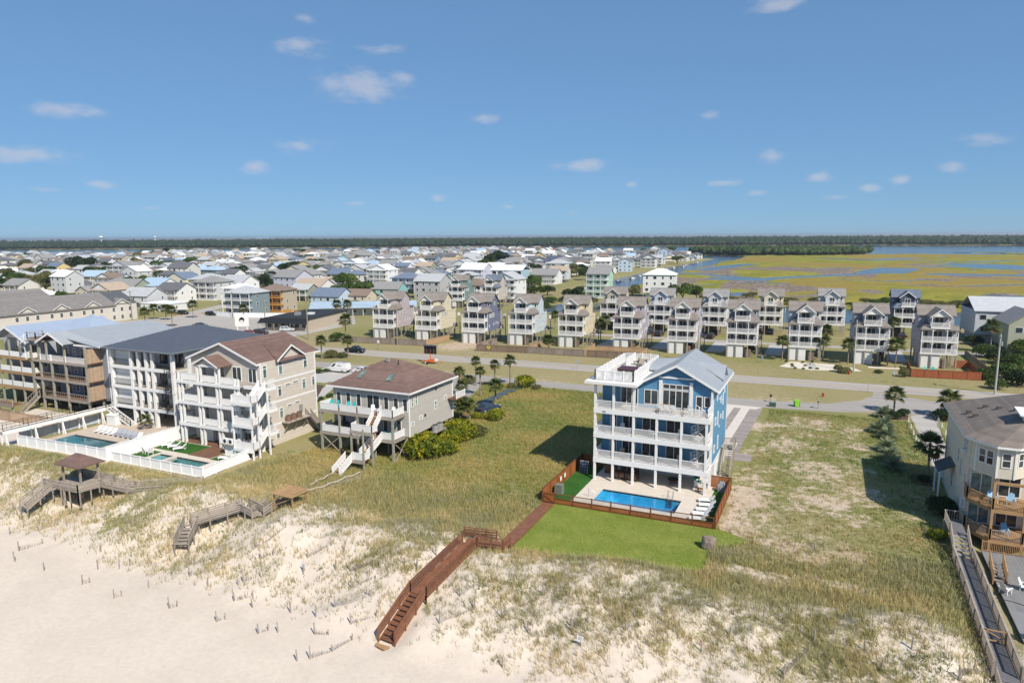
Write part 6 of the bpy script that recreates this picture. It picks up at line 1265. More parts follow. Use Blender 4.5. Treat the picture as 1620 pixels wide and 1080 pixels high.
#     px   py  wpx  storeys wall roof type axis raised porch label
HAND = [(38, 445, 43, 2, 'yellow', 'light grey', 'hip', 'x', 0, True, 'yellow house with pale grey hip roof near the left edge of town'),
 (72, 449, 46, 2, 'pale grey', 'light grey', 'gable', 'x', 0, True, 'long pale house with light roof right of the yellow hip roofed house'),
 (128, 480, 24, 2, 'beige', 'grey', 'gable', 'y', 0, None, 'beige gabled end house behind the condominium roof'), (160, 478, 38, 2, 'white', 'grey', 'gable', 'x', 1, True, 'white house with railed upper deck above the condominium roof'),
 (193, 471, 46, 2, 'sage', 'grey', 'gable', 'x', 0, None, 'sage green house with grey gable in the left of town'), (240, 469, 52, 2, 'white', 'pale blue', 'gable', 'x', 0, True, 'white porch house with pale blue roof right of the sage green one'),
 (280, 466, 40, 3, 'cream', 'slate blue', 'gable', 'y', 0, None, 'tall cream gabled house with slate blue roof'), (310, 462, 36, 2, 'off-white', 'pale blue', 'gable', 'x', 0, None, 'off-white house with pale blue roof beside the tall cream gable'),
 (249, 491, 57, 1, 'white', 'white', 'flat', 'x', 0, None, 'low white flat roofed building above the parking lot'), (144, 451, 46, 2, 'tan', 'pale blue', 'gable', 'x', 0, True, 'tan porch house with pale blue roof in the left of town'),
 (52, 476, 40, 1, 'white', 'white', 'hip', 'x', 0, None, 'low white hip roofed house behind the condominium row'), (20, 468, 36, 2, 'off-white', 'grey', 'gable', 'x', 0, True, 'off-white porch house at the left edge beneath the yellow house'),
 (327, 474, 46, 3, 'pale grey', 'grey', 'hip', 'x', 0, True, 'pale grey three storey house with hip roof above the parking lot'), (378, 498, 52, 3, 'slate', 'light grey', 'hip', 'x', 0, True, 'slate green house with pale hip roof behind the white vinyl fence'),
 (426, 493, 48, 3, 'tan', 'brown', 'hip', 'x', 0, ORANGE, 'tan house with bright orange decks behind the white vinyl fence'), (455, 463, 48, 3, 'lavender', 'grey', 'gable', 'x', 0, None, 'tall lavender white house with grey roof above the orange decks'),
 (488, 470, 58, 1, 'white', 'tan', 'gable', 'x', 2.6, True, 'white raised house with tan roof and long front stair'), (515, 478, 54, 1, 'pale blue', 'slate blue', 'gable', 'x', 0, None, 'low pale blue house with slate blue roof'), (560, 477, 42, 1, 'beige', 'brown', 'gable', 'x', 0, None, 'low beige house with brown roof beside the low pale blue one'),
 (374, 462, 44, 2, 'off-white', 'dark grey', 'hip', 'x', 0, True, 'off-white house with dark hip roof left of the charcoal one'), (417, 457, 46, 2, 'grey', 'dark grey', 'hip', 'x', 0, True, 'grey house with charcoal hip roof left of the tall lavender house'), (402, 427, 36, 3, 'pale blue', 'white', 'hip', 'x', 0, True, 'pale blue three storey house in the middle distance of town'),
 (640, 463, 46, 2, 'pale blue', 'slate blue', 'hip', 'x', 2.2, True, 'pale blue raised house with slate blue hip roof above the lilac stilt house'), (684, 461, 38, 3, 'teal', 'slate blue', 'hip', 'x', 1, True, 'turquoise house with slate blue hip roof beside the pale blue one'), (608, 468, 48, 1, 'teal', 'grey', 'gable', 'x', .8, None, 'low pale teal ranch house with grey roof'),
 (748, 453, 46, 3, 'lavender', 'white', 'gable', 'x', 1.6, True, 'lilac grey tall house with white roof behind the indigo stilt house'), (594, 444, 42, 2, 'tan', 'grey', 'hip', 'x', 2.2, ORANGE, 'tan hip roofed house with orange porch in mid town'),
 (944, 471, 38, 4, 'mint', 'grey', 'gable', 'x', 0, True, 'tall mint green house beside the canal'), (1040, 471, 52, 3, 'white', 'white', 'hip', 'x', 2.5, None, 'big white house with white hip roof at the edge of the marsh'),
 (510, 441, 40, 2, 'white', 'dark grey', 'gable', 'y', 0, True, 'white gabled house with dark roof right of the lavender house'), (535, 447, 40, 2, 'off-white', 'slate blue', 'gable', 'x', 0, True, 'off-white house with slate blue roof in the middle of town'), (880, 434, 44, 3, 'white', 'light grey', 'hip', 'x', 0, True, 'white three storey hip roofed house by the canal docks'), (860, 449, 46, 2, 'white', 'grey', 'gable', 'x', 0, True, 'white house with grey roof right of the arcaded white building'),
 (985, 424, 42, 2, 'tan', 'dark grey', 'gable', 'x', 0, None, 'tan house with long dark roof on the canal bank'), (700, 432, 38, 2, 'white', 'dark grey', 'hip', 'x', 1, True, 'white porch house with dark hip roof behind the turquoise one'), (730, 440, 40, 3, 'white', 'light grey', 'gable', 'y', 1, True, 'white tall gable house left of the lilac grey tall one')]
def town_house(name, label, p, q, w, st, wall, roof, kind, axis, raised, porch, vary, group=None):
    d = max(8.5, min(13, w * .8)); h = 2.9 * st; TAKEN.append((p, q, max(w, d)))
    return simple_house(name, label, 'house', p, q, w, d, h, kind, WM[wall], RM[roof], R(4 + (vary % 5 - 2) * 3), axis, None, group, porch, raised, vary=vary)
for i, (px, py, wp, st, wl_, rf, kd, ax, rs, po, lab) in enumerate(HAND):
    p, q, w = lot(px, py, wp); town_house('town_house', lab, p, q + 5, min(w, 17), st, wl_, rf, kd, ax, rs, po, i, 'houses of the town')
# the arcaded white block
def arcade():
    p, q = at(803, 464); t = thing('arcaded_house', 'white four storey house with arched balconies and pale blue end wall', 'house', (p, q, 0), R(5)); w, d, st = 17.5, 11, 4
    bx('wall', t, MAT('arcade_blue', (.38, .52, .60), .7, .05), -w / 2, w / 2, 0, d, 0, 12.4); gable(MB(), -w / 2, w / 2, -2, d, 12.4, 14.8, 'x', .2, .5).build('roof', RM['white'], t)
    am = None
    for k in range(4):
        z = k * 3.1
        if k: bx('balcony', t, WHITE, -w / 2, w / 2, -2.1, -.01, z - .1, z + .1); b = MB(); b.box(-w / 2, w / 2, -2.12, -2.04, z + .95, z + 1.05); [b.box(-w / 2 + i * .35, -w / 2 + i * .35 + .12, -2.1, -2.06, z + .1, z + .95) for i in range(50)]; b.build('balcony_railing', WHITE, t)
        for i in range(5):
            x0 = -w / 2 + i * 3.5
            if am is None:
                b = MB(); n = 8; pts = [(.0, 0, 3.0), (0, 0, 0), (.3, 0, 0), (.3, 0, 1.6)] + [(1.75 - 1.45 * math.cos(math.pi * j / n), 0, 1.6 + 1.1 * math.sin(math.pi * j / n)) for j in range(1, n)] + [(3.2, 0, 1.6), (3.2, 0, 0), (3.5, 0, 0), (3.5, 0, 3.0)]
                for j in range(n // 2 + 3): pass
                top = [(0, 3.0), (3.5, 3.0)]
                b.box(0, .3, -.12, .12, 0, 3.0); b.box(3.2, 3.5, -.12, .12, 0, 3.0); prev = None
                arc = [(1.75 - 1.45 * math.cos(math.pi * j / n), 1.6 + 1.1 * math.sin(math.pi * j / n)) for j in range(n + 1)]
                for (xa, za), (xb, zb) in zip(arc, arc[1:]): b.ext([(xa, -.12, za), (xb, -.12, zb), (xb, -.12, 3.0), (xa, -.12, 3.0)], (0, .24, 0))
                am = b.mesh('arch', WHITE)
            put('arch', am, t, (x0, -2.0, z + .05)); farwin(t, x0 + 1.75, 0, z + .3, 2.0, 2.2)
arcade()
# low commercial buildings by the parking lot
TANW = WM['tan']
t = thing('restaurant', 'low tan restaurant with black flat roof and awning beside the parking lot', 'building', (-168, 168, 0), R(12)); bx('wall', t, TANW, 0, 16, 0, 26, 0, 3.8); bx('roof', t, MAT('black_roof_membrane', (.028, .028, .03), .7, .2, 1), -.3, 16.3, -.3, 26.3, 3.8, 4.1)
MB().ext([(-1.6, -1.9, 2.5), (16, -1.9, 2.5), (16, .0, 3.9), (-1.6, .0, 3.9)], (0, 0, .1)).build('awning', BLACK, t); MB().ext([(-1.9, -1.9, 2.5), (-1.9, 20, 2.5), (0, 20, 3.9), (0, 0, 3.9)], (0, 0, .1)).build('awning', BLACK, t); bx('roof_unit', t, ACGREY, 6, 7.6, 8, 9.8, 4.1, 5.1); bx('roof_unit', t, PLASTW, 9, 11, 11, 13, 4.1, 4.7)
for i in range(6): farwin(t, 1.6 + i * 2.5, 0, .8, 1.7, 1.5); 
for i in range(4): post(t, -1.5 + i * 5.8, -1.8, 0, 2.5, .14, WOODW)
t = thing('motel_wing', 'long low building with pale blue metal roof and white posts', 'building', (-181, 205, 0), R(33)); bx('wall', t, WM['pale grey'], 0, 40, 0, 9, 0, 3.2); gable(MB(), 0, 40, -2.6, 9, 3.2, 5.0, 'x', .16, .4, 1.2).build('roof', MAT('pale_blue_metal', (.40, .50, .59), .45, .05, .6, metal=.15), t)
for i in range(11): post(t, .3 + i * 3.9, -2.3, 0, 3.1, .18); farwin(t, 2 + i * 3.6, 0, .9, 1.4, 1.4)
vinyl('long white vinyl fence round the orange decked house', [(-221, 192.6), (-206.5, 189.5), (-184, 196.8), (-190, 205)], [5, 8, 3], 1.9)
bf('bright orange board fence behind the white vinyl fence', [(-196, 206), (-176, 212)], [7], ORANGE, 1.8)
t = thing('roadside_sign', 'large white billboard with dark emblem beside the parking lot', 'billboard', (*at(384, 527), 0), R(25)); bx('board', t, PLASTW, -2.2, 2.2, -.1, .1, 2.2, 6.0); bx('post', t, PLASTW, -1.7, -1.4, -.08, .08, 0, 2.2); bx('post', t, PLASTW, 1.4, 1.7, -.08, .08, 0, 2.2); b = MB(); b.cyl((0, -.101, 4.3), (0, -.13, 4.3), .85, .85, 20); b.build('emblem', BLACK, t); MB().box(-.5, .5, -.16, -.131, 3.6, 4.2).build('emblem_panel', PLASTW, t)
# the rest of the town fills its blocks; nearest houses one by one, the far ones as a mass
ORD = ['first', 'second', 'third', 'fourth', 'fifth', 'sixth', 'seventh', 'eighth', 'ninth', 'tenth', 'eleventh', 'twelfth', 'thirteenth', 'fourteenth', 'fifteenth', 'sixteenth', 'seventeenth', 'eighteenth', 'nineteenth', 'twentieth']
ORD += ['%s-%s' % (a, b) for a in ('twenty', 'thirty', 'forty') for b in ORD[:9]]
rt = random.Random(42); cand = []
_inv = cam.matrix_world.inverted()
def topx(x, y, z): v = _inv @ Vector((x, y, z)); return 810 + 1080 * v.x / -v.z, 540 - 1080 * v.y / -v.z
q = 205.
while q < 1190:
    p = -1220. + rt.uniform(0, 8)
    while p < -128:
        pp, qq = p + rt.uniform(-2.5, 2.5), q + rt.uniform(-3, 3); px, py = topx(pp, qq, 0)
        lim = 494 - .0 * px if px < 300 else (482 if px < 590 else (478 if px < 850 else 462))
        if -60 < px < 1135 and py < lim:
            s_ = float(sdf(LAND, np.array([pp]), np.array([qq]))[0])
            if s_ > 13 and not any(abs(pp - a) < (w_ * .5 + 8.5) and abs(qq - b_) < (w_ * .5 + 8) for a, b_, w_ in TAKEN): cand.append((math.hypot(pp, qq), pp, qq, px, py))
        p += rt.choice((18.5, 20, 21.5, 23)) + (22 if rt.random() < .09 else 0)
    q += 25 if int(q) % 2 else 29
    q += 3
cand.sort(); spec = []
for k, (dist, pp, qq, px, py) in enumerate(cand):
    wl_ = rt.choices(list(WALLS), [44, 16, 9, 3, 5, 11, 6, .7, 1.2, 1.5, 4, 5, 1.5, 2, 1, .6])[0]; rf = rt.choices(list(ROOFS), [30, 14, 18, 16, 10, 5, 4, 3, .8, 2, .5])[0]
    kd = rt.choice(('gable', 'gable', 'hip')); ax = rt.choice('xy'); st = rt.choices((1, 2, 3), (2, 5, 2))[0]; rs = rt.choice((0, 0, 0, 1.8, 2.5)); po = True if rt.random() < .5 else None
    spec.append([pp, qq, rt.uniform(10.5, 15.5), st, wl_, rf, kd, ax, rs, po, px, py, dist])
NEAR = 265 - len(HAND); near = spec[:NEAR]; far = spec[NEAR:]
grp = {}
for s_ in near:
    band = 'near streets' if s_[12] < 420 else ('middle streets' if s_[12] < 640 else 'far streets'); grp.setdefault((s_[4], s_[5], s_[6], band), []).append(s_)
for (wl_, rf, kd, band), L_ in grp.items():
    L_.sort(key=lambda s_: s_[10])
    for i, s_ in enumerate(L_):
        w_ = 'low' if s_[3] == 1 else ('tall' if s_[3] == 3 else 'two-storey')
        base = '%s %s house with %s %s roof' % (w_, wl_.replace(' ', '-'), rf.replace(' ', '-'), kd)
        if len(L_) == 1: lab = base + ', ' + band
        else: lab = '%s from left of its kind: %s, %s' % (ORD[min(i, 46)], base, band)
        town_house('town_house', lab, *s_[:3], s_[3], wl_, rf, kd, s_[7], s_[8], s_[9], i + int(s_[12]), 'houses of the town')
def far_town():
    W_ = {}; Rr = {}
    mats = list(WM.values()) + list(RM.values()) + [GLASS]; wi = {k: i for i, k in enumerate(WM)}; ri = {k: i + len(WM) for i, k in enumerate(RM)}; b = MB()
    for pp, qq, w, st, wl_, rf, kd, ax, rs, po, px, py, dist in far:
        d = max(8.5, w * .8); h = 2.9 * st + rs; s = MB(); s.cur = wi[wl_]; s.box(-w / 2, w / 2, -d / 2, d / 2, 0, h)
        if kd == 'gable':
            if ax == 'y': s.ext([(-w / 2, -d / 2, h), (w / 2, -d / 2, h), (0, -d / 2, h + w * .26)], (0, d, 0))
            else: s.ext([(w / 2, -d / 2, h), (w / 2, d / 2, h), (w / 2, 0, h + d * .26)], (-w, 0, 0))
        s.cur = ri[rf]
        if kd == 'gable': gable(s, -w / 2, w / 2, -d / 2, d / 2, h, h + (w if ax == 'y' else d) * .28, ax, .2, .5)
        else: hip(s, -w / 2, w / 2, -d / 2, d / 2, h + .1, h + d * .24, .5, .2)
        s.cur = len(mats) - 1
        for k in range(st):
            for i in range(3): x = -w / 2 + (i + .5) * w / 3; s.box(x - .7, x + .7, -d / 2 - .06, -d / 2, rs + k * 2.9 + .8, rs + k * 2.9 + 2.2)
            s.box(w / 2, w / 2 + .06, -1, .6, rs + k * 2.9 + .8, rs + k * 2.9 + 2.1)
        if po: s.cur = wi['white']; s.box(-w / 2, w / 2, -d / 2 - 1.6, -d / 2 - 1.5, rs + .2, rs + 1.1); s.box(-w / 2, w / 2, -d / 2 - 1.7, -d / 2, h - .3, h)
        a = R(4 + rt.uniform(-7, 7)); ca_, sa_ = math.cos(a), math.sin(a); s.v = [(pp + x * ca_ - y * sa_, qq + x * sa_ + y * ca_, z) for x, y, z in s.v]
        o = len(b.v); b.v += s.v; b.f += [tuple(o + i for i in f) for f in s.f]; b.mi += s.mi
    o = b.build('distant_houses', mats); tag(o, 'mass of distant white and grey houses by the sound', 'houses', kind='stuff')
far_town(); print('TOWN', len(near), len(far))
# water towers on the horizon
for i, (px, py) in enumerate(((161, 388), (246, 388))):
    dd = 3200; dv = _MW @ Vector(((px - 810) / 1080, -(py - 540) / 1080, -1)); s_ = dd / math.hypot(dv.x, dv.y); x, y = dv.x * s_, dv.y * s_; k = 1 - .35 * i
    t = thing('water_tower', 'small white water tower on the far horizon, the %s of two' % ('larger left one', 'smaller right one')[i], 'water tower', (x, y, 0)); MB().cyl((0, 0, 0), (0, 0, 33), 2.2, 1.6, 12).build('shaft', PLASTW, t); MB().ball((0, 0, 36), 8 * k, 8 * k, 5 * k, 14, 8).build('tank', PLASTW, t, True)
# boats and docks along the canal
HULL = MAT('white_hull', (.72, .73, .74), .35, .04); HULLB = MAT('blue_hull', (.06, .12, .28), .35, .05)
def boat(label, p, q, rz, L_=7.5, hm=HULL, top=True):
    t = thing('motor_boat', label, 'boat', (p, q, -.85), rz, 'boats along the canal'); pr = [(-.5, .95), (.1, 1.0), (.32, .8), (.5, 0), (.32, -.8), (.1, -1.0), (-.5, -.95)]; w = L_ * .16; n = 7
    lo = [(x * L_ * .94, y * w * .7, -.15) for x, y in pr]; hi = [(x * L_, y * w, .75 + (.25 if x > .2 else 0)) for x, y in pr]
    MB().add(lo + hi, [(i, i + n, (i + 1) % n + n, (i + 1) % n) for i in range(n)] + [tuple(range(n))[::-1], tuple(range(n, 2 * n))]).build('hull', hm, t); bx('console', t, PLASTW, -.6, .5, -.5, .5, .75, 1.6); MB().ext([(.5, -.5, 1.6), (.5, .5, 1.6), (.25, .45, 2.1), (.25, -.45, 2.1)], (-.06, 0, 0)).build('windscreen', GLASS, t)
    if top:
        bx('canopy', t, PLASTW, -1.0, .9, -.8, .8, 2.45, 2.55); b = MB(); [b.bar((x, y, .75), (x, y, 2.45), .05) for x in (-.9, .8) for y in (-.7, .7)]; b.build('canopy_frame', STEEL, t)
    bx('engine', t, BLACK, -L_ * .5 - .35, -L_ * .5, -.25, .25, .2, 1.25)
for i in range(14):
    q = 385 + i * 30 + rt.uniform(-6, 6); p = -129 - (i > 6) * 5 + rt.uniform(-2, 1)
    boat('%s motor boat on the canal, %s from the near end of the docks' % ('blue hulled' if i % 5 == 2 else 'white', ORD[i]), p, q, rt.choice((1.45, 1.65, -1.5)), rt.uniform(6.5, 9.5), HULLB if i % 5 == 2 else HULL, i % 3 != 0)
    t = thing('dock', 'grey wooden dock on the canal bank, %s from the near end' % ORD[i], 'dock', (p - 11, q + 9, -.85), 0, 'docks along the canal'); bx('planks', t, WOODW, 0, 12, -.8, .8, .7, .85); [post(t, x, y, -1.2, 1.6, .28, PILE, 'piling') for x in (6, 11.8) for y in (-.9, .9)]
# ================================================================ beach boardwalks, dune fences
def plank_path(t, cl, w, mat, th=.05, pw=.14, name='deck_planks'):
    """Planks laid across a path; they are too fine to pick apart, so one mesh."""
    b = MB()
    for a, c in zip(cl, cl[1:]):
        a = Vector(a); c = Vector(c); L_ = (c - a).length; n = max(1, int(L_ / pw)); d = (c - a) / n; hd = Vector((d.x, d.y, 0)).normalized(); sd = Vector((-hd.y, hd.x, 0)) * w / 2
        for i in range(n):
            p0 = a + d * i; p1 = a + d * (i + .9); j = sd * (random.random() * .04); b.ext([p0 - sd - j, p0 + sd + j, p1 + sd + j, p1 - sd - j], (0, 0, -th))
    return b.build(name, mat, t)
def board_rail(t, a, c, h, mat, n=3, posts=1.8, low=-1.2):
    a = Vector(a); c = Vector(c); k = max(1, round((c - a).length / posts))
    for i in range(n): z = h - .06 - i * h / n; MB().bar(a + Vector((0, 0, z)), c + Vector((0, 0, z)), .05 if i else .15, .14 if i else .05).build('rail_board', mat, t)
    for i in range(k + 1): q = a.lerp(c, i / k); bx('rail_post', t, mat, q.x - .055, q.x + .055, q.y - .055, q.y + .055, q.z + low, q.z + h - .04)
def brown_boardwalk():
    t = thing('brown_boardwalk', 'red brown timber boardwalk with steep stair from lawn down to the beach', 'boardwalk', (-29, 55, 0)); o = Vector((-29, 55, 0)); V = lambda x, y, z: Vector((x, y, z)) - o
    plank_path(t, [V(-27.5, 68.6, .12), V(-27.3, 56.4, .3)], 1.35, STAIN); MB().bar(V(-28.15, 68.5, .05), V(-27.98, 56.4, .22), .05, .18).build('side_beam', STAIN, t); MB().bar(V(-26.85, 68.5, .05), V(-26.6, 56.4, .22), .05, .18).build('side_beam', STAIN, t)
    plank_path(t, [V(-26.6, 55.75, .62), V(-30.7, 55.0, .78)], 1.3, STAIN); plank_path(t, [V(-27.2, 56.5, .35), V(-27.2, 56.1, .6)], 1.3, STAIN)
    board_rail(t, V(-26.7, 55.05, .62), V(-29.1, 54.45, .72), 1.0, STAIN, 4, 1.2); board_rail(t, V(-28.1, 56.5, .7), V(-31.3, 55.8, .78), 1.0, STAIN, 4, 1.3); board_rail(t, V(-26.65, 55.1, .6), V(-26.6, 56.3, .55), .9, STAIN, 3, 1.2)
    R0, R1 = V(-30.1, 54.6, .78), V(-30.55, 46.1, -.25); plank_path(t, [R0, R1], 1.5, STAIN)
    for s_ in (-.8, .8): board_rail(t, R0 + Vector((s_, 0, 0)), R1 + Vector((s_, 0, 0)), 1.0, STAIN, 4, 1.7, -1.0); MB().bar(R0 + Vector((s_, 0, -.15)), R1 + Vector((s_, 0, -.15)), .06, .24).build('side_beam', STAIN, t)
    S0, S1 = V(-30.85, 41.8, -2.35), R1; stair(t, S0, S1, 1.45, STAIN, STAIN, None, nt=10)
    for s_ in (-.8, .8): board_rail(t, S0 + Vector((s_, 0, .1)), S1 + Vector((s_, 0, .0)), 1.0, STAIN, 4, 1.6, -.9)
    MB().ext([V(-31.6, 41.4, -2.42), V(-30.2, 41.4, -2.42), V(-30.5, 40.9, -2.45), V(-31.5, 41.1, -2.45)], (0, 0, .08)).build('foot_board', WOODT, t)
brown_boardwalk()
def grey_boardwalk():
    t = thing('weathered_boardwalk', 'weathered grey brown dune crossover with steps between the gazebo and shelter', 'boardwalk', (-62, 52, 0)); o = Vector((-62, 52, 0)); V = lambda px, py, z: Vector((*at(px, py, z), z)) - o
    A, B_, C_, D_ = V(287, 862, -1.0), V(303, 828, .1), V(385, 803, .75), V(408, 815, .45); E_ = V(432, 800, .35)
    stair(t, A, B_, 1.3, WOODW, WOODW, None, nt=6); plank_path(t, [B_, C_], 1.4, WOODW); plank_path(t, [C_, D_, E_], 1.3, WOODW)
    for a, c in ((A, B_), (B_, C_), (C_, D_), (D_, E_)):
        d = (c - a); d.z = 0; d.normalize(); sd = Vector((-d.y, d.x, 0)) * .72
        for s_ in (-1, 1): board_rail(t, a + sd * s_, c + sd * s_, .95, WOODW, 4, 1.6, -1.1)
grey_boardwalk()
def shelter():
    p, q = at(461, 805, .3); t = thing('wooden_shelter', 'tan wooden shelter with plank top on the dune by the rope path', 'shelter', (p, q, GND(p, q)), R(-3)); 
    for x in (-1.35, 1.35):
        for y in (-1.1, 1.1): post(t, x, y, -.4, 1.35, .13, WOODT)
    for i in range(15): bx('top_plank', t, WOODT, -1.6 + i * .2133, -1.6 + i * .2133 + .2, -1.4, 1.4, 1.47 + random.random() * .012, 1.52)
    b = MB(); b.box(-1.5, 1.5, -1.17, -1.06, 1.32, 1.47); b.build('beam', WOODT, t); bx('beam', t, WOODT, -1.5, 1.5, 1.06, 1.17, 1.32, 1.47)
    for a, c in (((-1.35, -1.1, .1), (1.35, -1.1, 1.3)), ((1.35, -1.1, .45), (1.35, 1.1, .45)), ((-1.35, -1.1, .6), (-.4, -1.1, 1.3)), ((-1.35, 1.1, .2), (1.35, 1.1, 1.2))): MB().bar(a, c, .06, .1).build('brace', WOODT, t)
shelter()
def rope_path():
    t = thing('rope_path', 'grey plank path with rope handrail leading to the taupe house stair', 'path', (-58, 62, 0)); o = Vector((-58, 62, 0)); cl = [Vector((*at(x, y, .25), .22)) - o for x, y in ((494, 781), (515, 769), (540, 760), (568, 753))]
    plank_path(t, cl, 1.5, WOODW)
    for s_, px in ((1, ((490, 765), (503, 758), (520, 749), (534, 738), (556, 726))), (-1, ((486, 775), (500, 772), (522, 763), (548, 752), (570, 744)))):
        tp = []
        for x, y in px: p, q = at(x, y + 9, .15); z = GND(p, q); bx('rope_post', t, WOODW, p - o.x - .05, p - o.x + .05, q - o.y - .05, q - o.y + .05, z - .3, z + .85); tp.append(Vector((p - o.x, q - o.y, z + .78)))
        for a, c in zip(tp, tp[1:]): MB().tube([a.lerp(c, k / 6) - Vector((0, 0, .18 * math.sin(math.pi * k / 6))) for k in range(7)], .04, 5).build('rope', _mats['pale_rope'], t)
rope_path()
def gazebo():
    t = thing('dune_gazebo', 'gazebo with brown hip roof on a weathered deck above the dune', 'gazebo', (-80.4, 49.7, .45)); z = .5
    P0 = [(-3.4, -2.6), (2.6, -2.4), (3.4, 1.6), (-2.6, 1.4)]
    MB().ext([(x, y, z - .12) for x, y in P0], (0, 0, .12)).build('deck', WOODW, t)
    for a, c in ((0, 1), (1, 2), (2, 3)): board_rail(t, (*P0[a], z), (*P0[c], z), .95, WOODW, 5, 1.6, -1.6)
    for x, y in ((-2.3, -.9), (.9, -.9), (-2.3, 1.2), (.9, 1.3)): post(t, x, y, -1, z + 2.35, .2, WOODW)
    hip(MB(), -2.45, 1.05, -1.0, 1.4, z + 2.4, z + 3.5, .5, .12).build('roof', BROWNSH, t)
    for x, y in ((-3.2, -2.4), (2.5, -2.2), (0, -2.4), (3.2, 1.4)): post(t, x, y, -1.5, z - .12, .18, WOODW)
    S = Vector((-2.8, -5.4, -1.2)); E_ = Vector((-2.5, -2.6, z)); stair(t, S, E_, 1.4, WOODW, WOODW, None, nt=9); sd = Vector((.75, -.05, 0))
    for s_ in (-1, 1): board_rail(t, S + sd * s_, E_ + sd * s_, .9, WOODW, 3, 1.6, -.8)
    G0, G1 = Vector((3.0, .6, z)), Vector((6.3, 1.6, -.1)); plank_path(t, [G0, G1, Vector((12.6, 6.2, -.4))], 1.4, WOODW)
    for s_ in (-.7, .7): board_rail(t, G0 + Vector((0, s_, 0)), G1 + Vector((0, s_, 0)), .95, WOODW, 4, 1.6, -.8); board_rail(t, G1 + Vector((-.4 * s_, s_, 0)), Vector((12.0 - .4 * s_, 6.6 + s_, -.3)), .9, WOODW, 3, 1.7, -.6)
gazebo()
# slatted sand fences and loose posts
SFW = MAT('sand_fence_wood', (.31, .265, .23), .9, .25, 3, orand=.15)
SIDEW = ['leftmost', 'left', 'middle left', 'middle', 'middle right', 'right', 'rightmost']
_n = {}
def place_words(px, py):
    h = 'far left of the beach' if px < 250 else ('left of the grey crossover' if px < 430 else ('between the two boardwalks' if px < 640 else ('right of the brown boardwalk' if px < 1000 else 'on the right hand dune')))
    v = 'upper dune' if py < 880 else ('middle dune' if py < 950 else 'lower dune'); return v, h
def sand_fence(pts, bury=.25, h=1.0):
    W_ = []
    for px, py in pts:
        p, q = at(px, py, -1.2)
        for _ in range(4): z = hz(p, q); p, q = at(px, py, z)
        W_.append(Vector((p, q, z)))
    v, hh = place_words(*pts[0]); k = _n[(v, hh)] = _n.get((v, hh), 0) + 1
    t = thing('sand_fence', 'slatted sand fence, %s, %s, %s one there' % (v, hh, ORD[min(k - 1, 19)]), 'sand fence', W_[0], 0, 'sand fences on the dune'); o = W_[0]; b = MB()
    for i, q in enumerate(W_): MB().cyl(q - o - Vector((0, 0, .3)), q - o + Vector((random.uniform(-.06, .06), random.uniform(-.06, .06), h * random.uniform(.85, 1.15) if i == 0 else h * .55)), .055, .05, 7).build('fence_post', SFW, t)
    for a, c in zip(W_, W_[1:]):
        n = max(2, int((c - a).length / .13))
        for i in range(n):
            f = (i + .5) / n; q = a.lerp(c, f); z = hz(q.x, q.y); hh_ = h * (.52 - bury * 1.4 * f * random.uniform(.8, 1.2)) ; tl = random.uniform(-.05, .05)
            if hh_ > .12 and random.random() > .06: b.bar((q.x - o.x, q.y - o.y, z - o.z - .1), (q.x - o.x + tl, q.y - o.y + tl * .5, z - o.z + hh_), .045, .02)
    b.build('slats', SFW, t)['kind'] = 'stuff'
SF_ = 0
SF = [((30, 871), (68, 859)), ((20, 805), (50, 800)), ((200, 830), (238, 822)), ((235, 895), (268, 885)), ((300, 912), (352, 897)), ((296, 893), (350, 880)), ((405, 872), (455, 855)), ((412, 886), (462, 872)), ((487, 883), (535, 870)), ((385, 920), (412, 910)), ((555, 905), (598, 893)), ((370, 950), (400, 942)), ((530, 960), (585, 942)), ((555, 985), (595, 974)), ((343, 983), (356, 979)), ((408, 1002), (424, 997)), ((498, 1003), (520, 1004)), ((490, 1042), (526, 1030), (557, 1012)), ((268, 962), (280, 959)), ((180, 946), (192, 942)), ((130, 924), (142, 921)),
      ((563, 905), (610, 886)), ((556, 930), (594, 918)), ((530, 958), (580, 940)), ((728, 945), (785, 920)), ((695, 985), (750, 965)), ((793, 976), (850, 948)), ((904, 998), (930, 985)), ((1240, 1070), (1278, 1030)), ((1208, 990), (1265, 1005)), ((1080, 955), (1160, 972)), ((990, 1000), (1010, 992)), ((1516, 1078), (1560, 1066)), ((60, 840), (92, 830)), ((120, 815), (150, 808)), ((620, 880), (650, 868)), ((270, 850), (300, 845)), ((150, 770), (170, 764))]
for f in sorted(SF): sand_fence(f, .2 + .15 * random.random())
PO = [(24, 888), (70, 902), (105, 832), (107, 800), (143, 812), (160, 870), (155, 900), (188, 900), (205, 895), (235, 930), (240, 790), (270, 800), (285, 805), (328, 925), (377, 925), (432, 880), (440, 1000), (470, 1045), (400, 960), (460, 968), (480, 905), (500, 975), (530, 900), (545, 880), (600, 905), (640, 900), (660, 905), (750, 965), (860, 940), (903, 990), (835, 1000), (947, 960), (795, 1055), (1155, 1005), (1209, 985), (1287, 1018), (1240, 1075), (1367, 1040), (1440, 1040), (1393, 1068), (1517, 1075), (1110, 1030), (690, 880), (88, 855), (15, 845), (34, 815), (445, 850), (1290, 870), (1540, 1060)]
for i, (px, py) in enumerate(sorted(PO)):
    p, q = at(px, py, -1.)
    for _ in range(4): p, q = at(px, py, hz(p, q))
    v, hh = place_words(px, py); k = _n[('p', v, hh)] = _n.get(('p', v, hh), 0) + 1
    o = MB().cyl((0, 0, -.4), (random.uniform(-.1, .1), random.uniform(-.08, .08), random.uniform(.65, 1.15)), .06, .055, 8).build('dune_post', SFW); o.location = (p, q, hz(p, q)); tag(o, 'lone post on the %s, %s, %s one there' % (v, hh, ORD[min(k - 1, 19)]), 'post', 'lone posts on the dune')
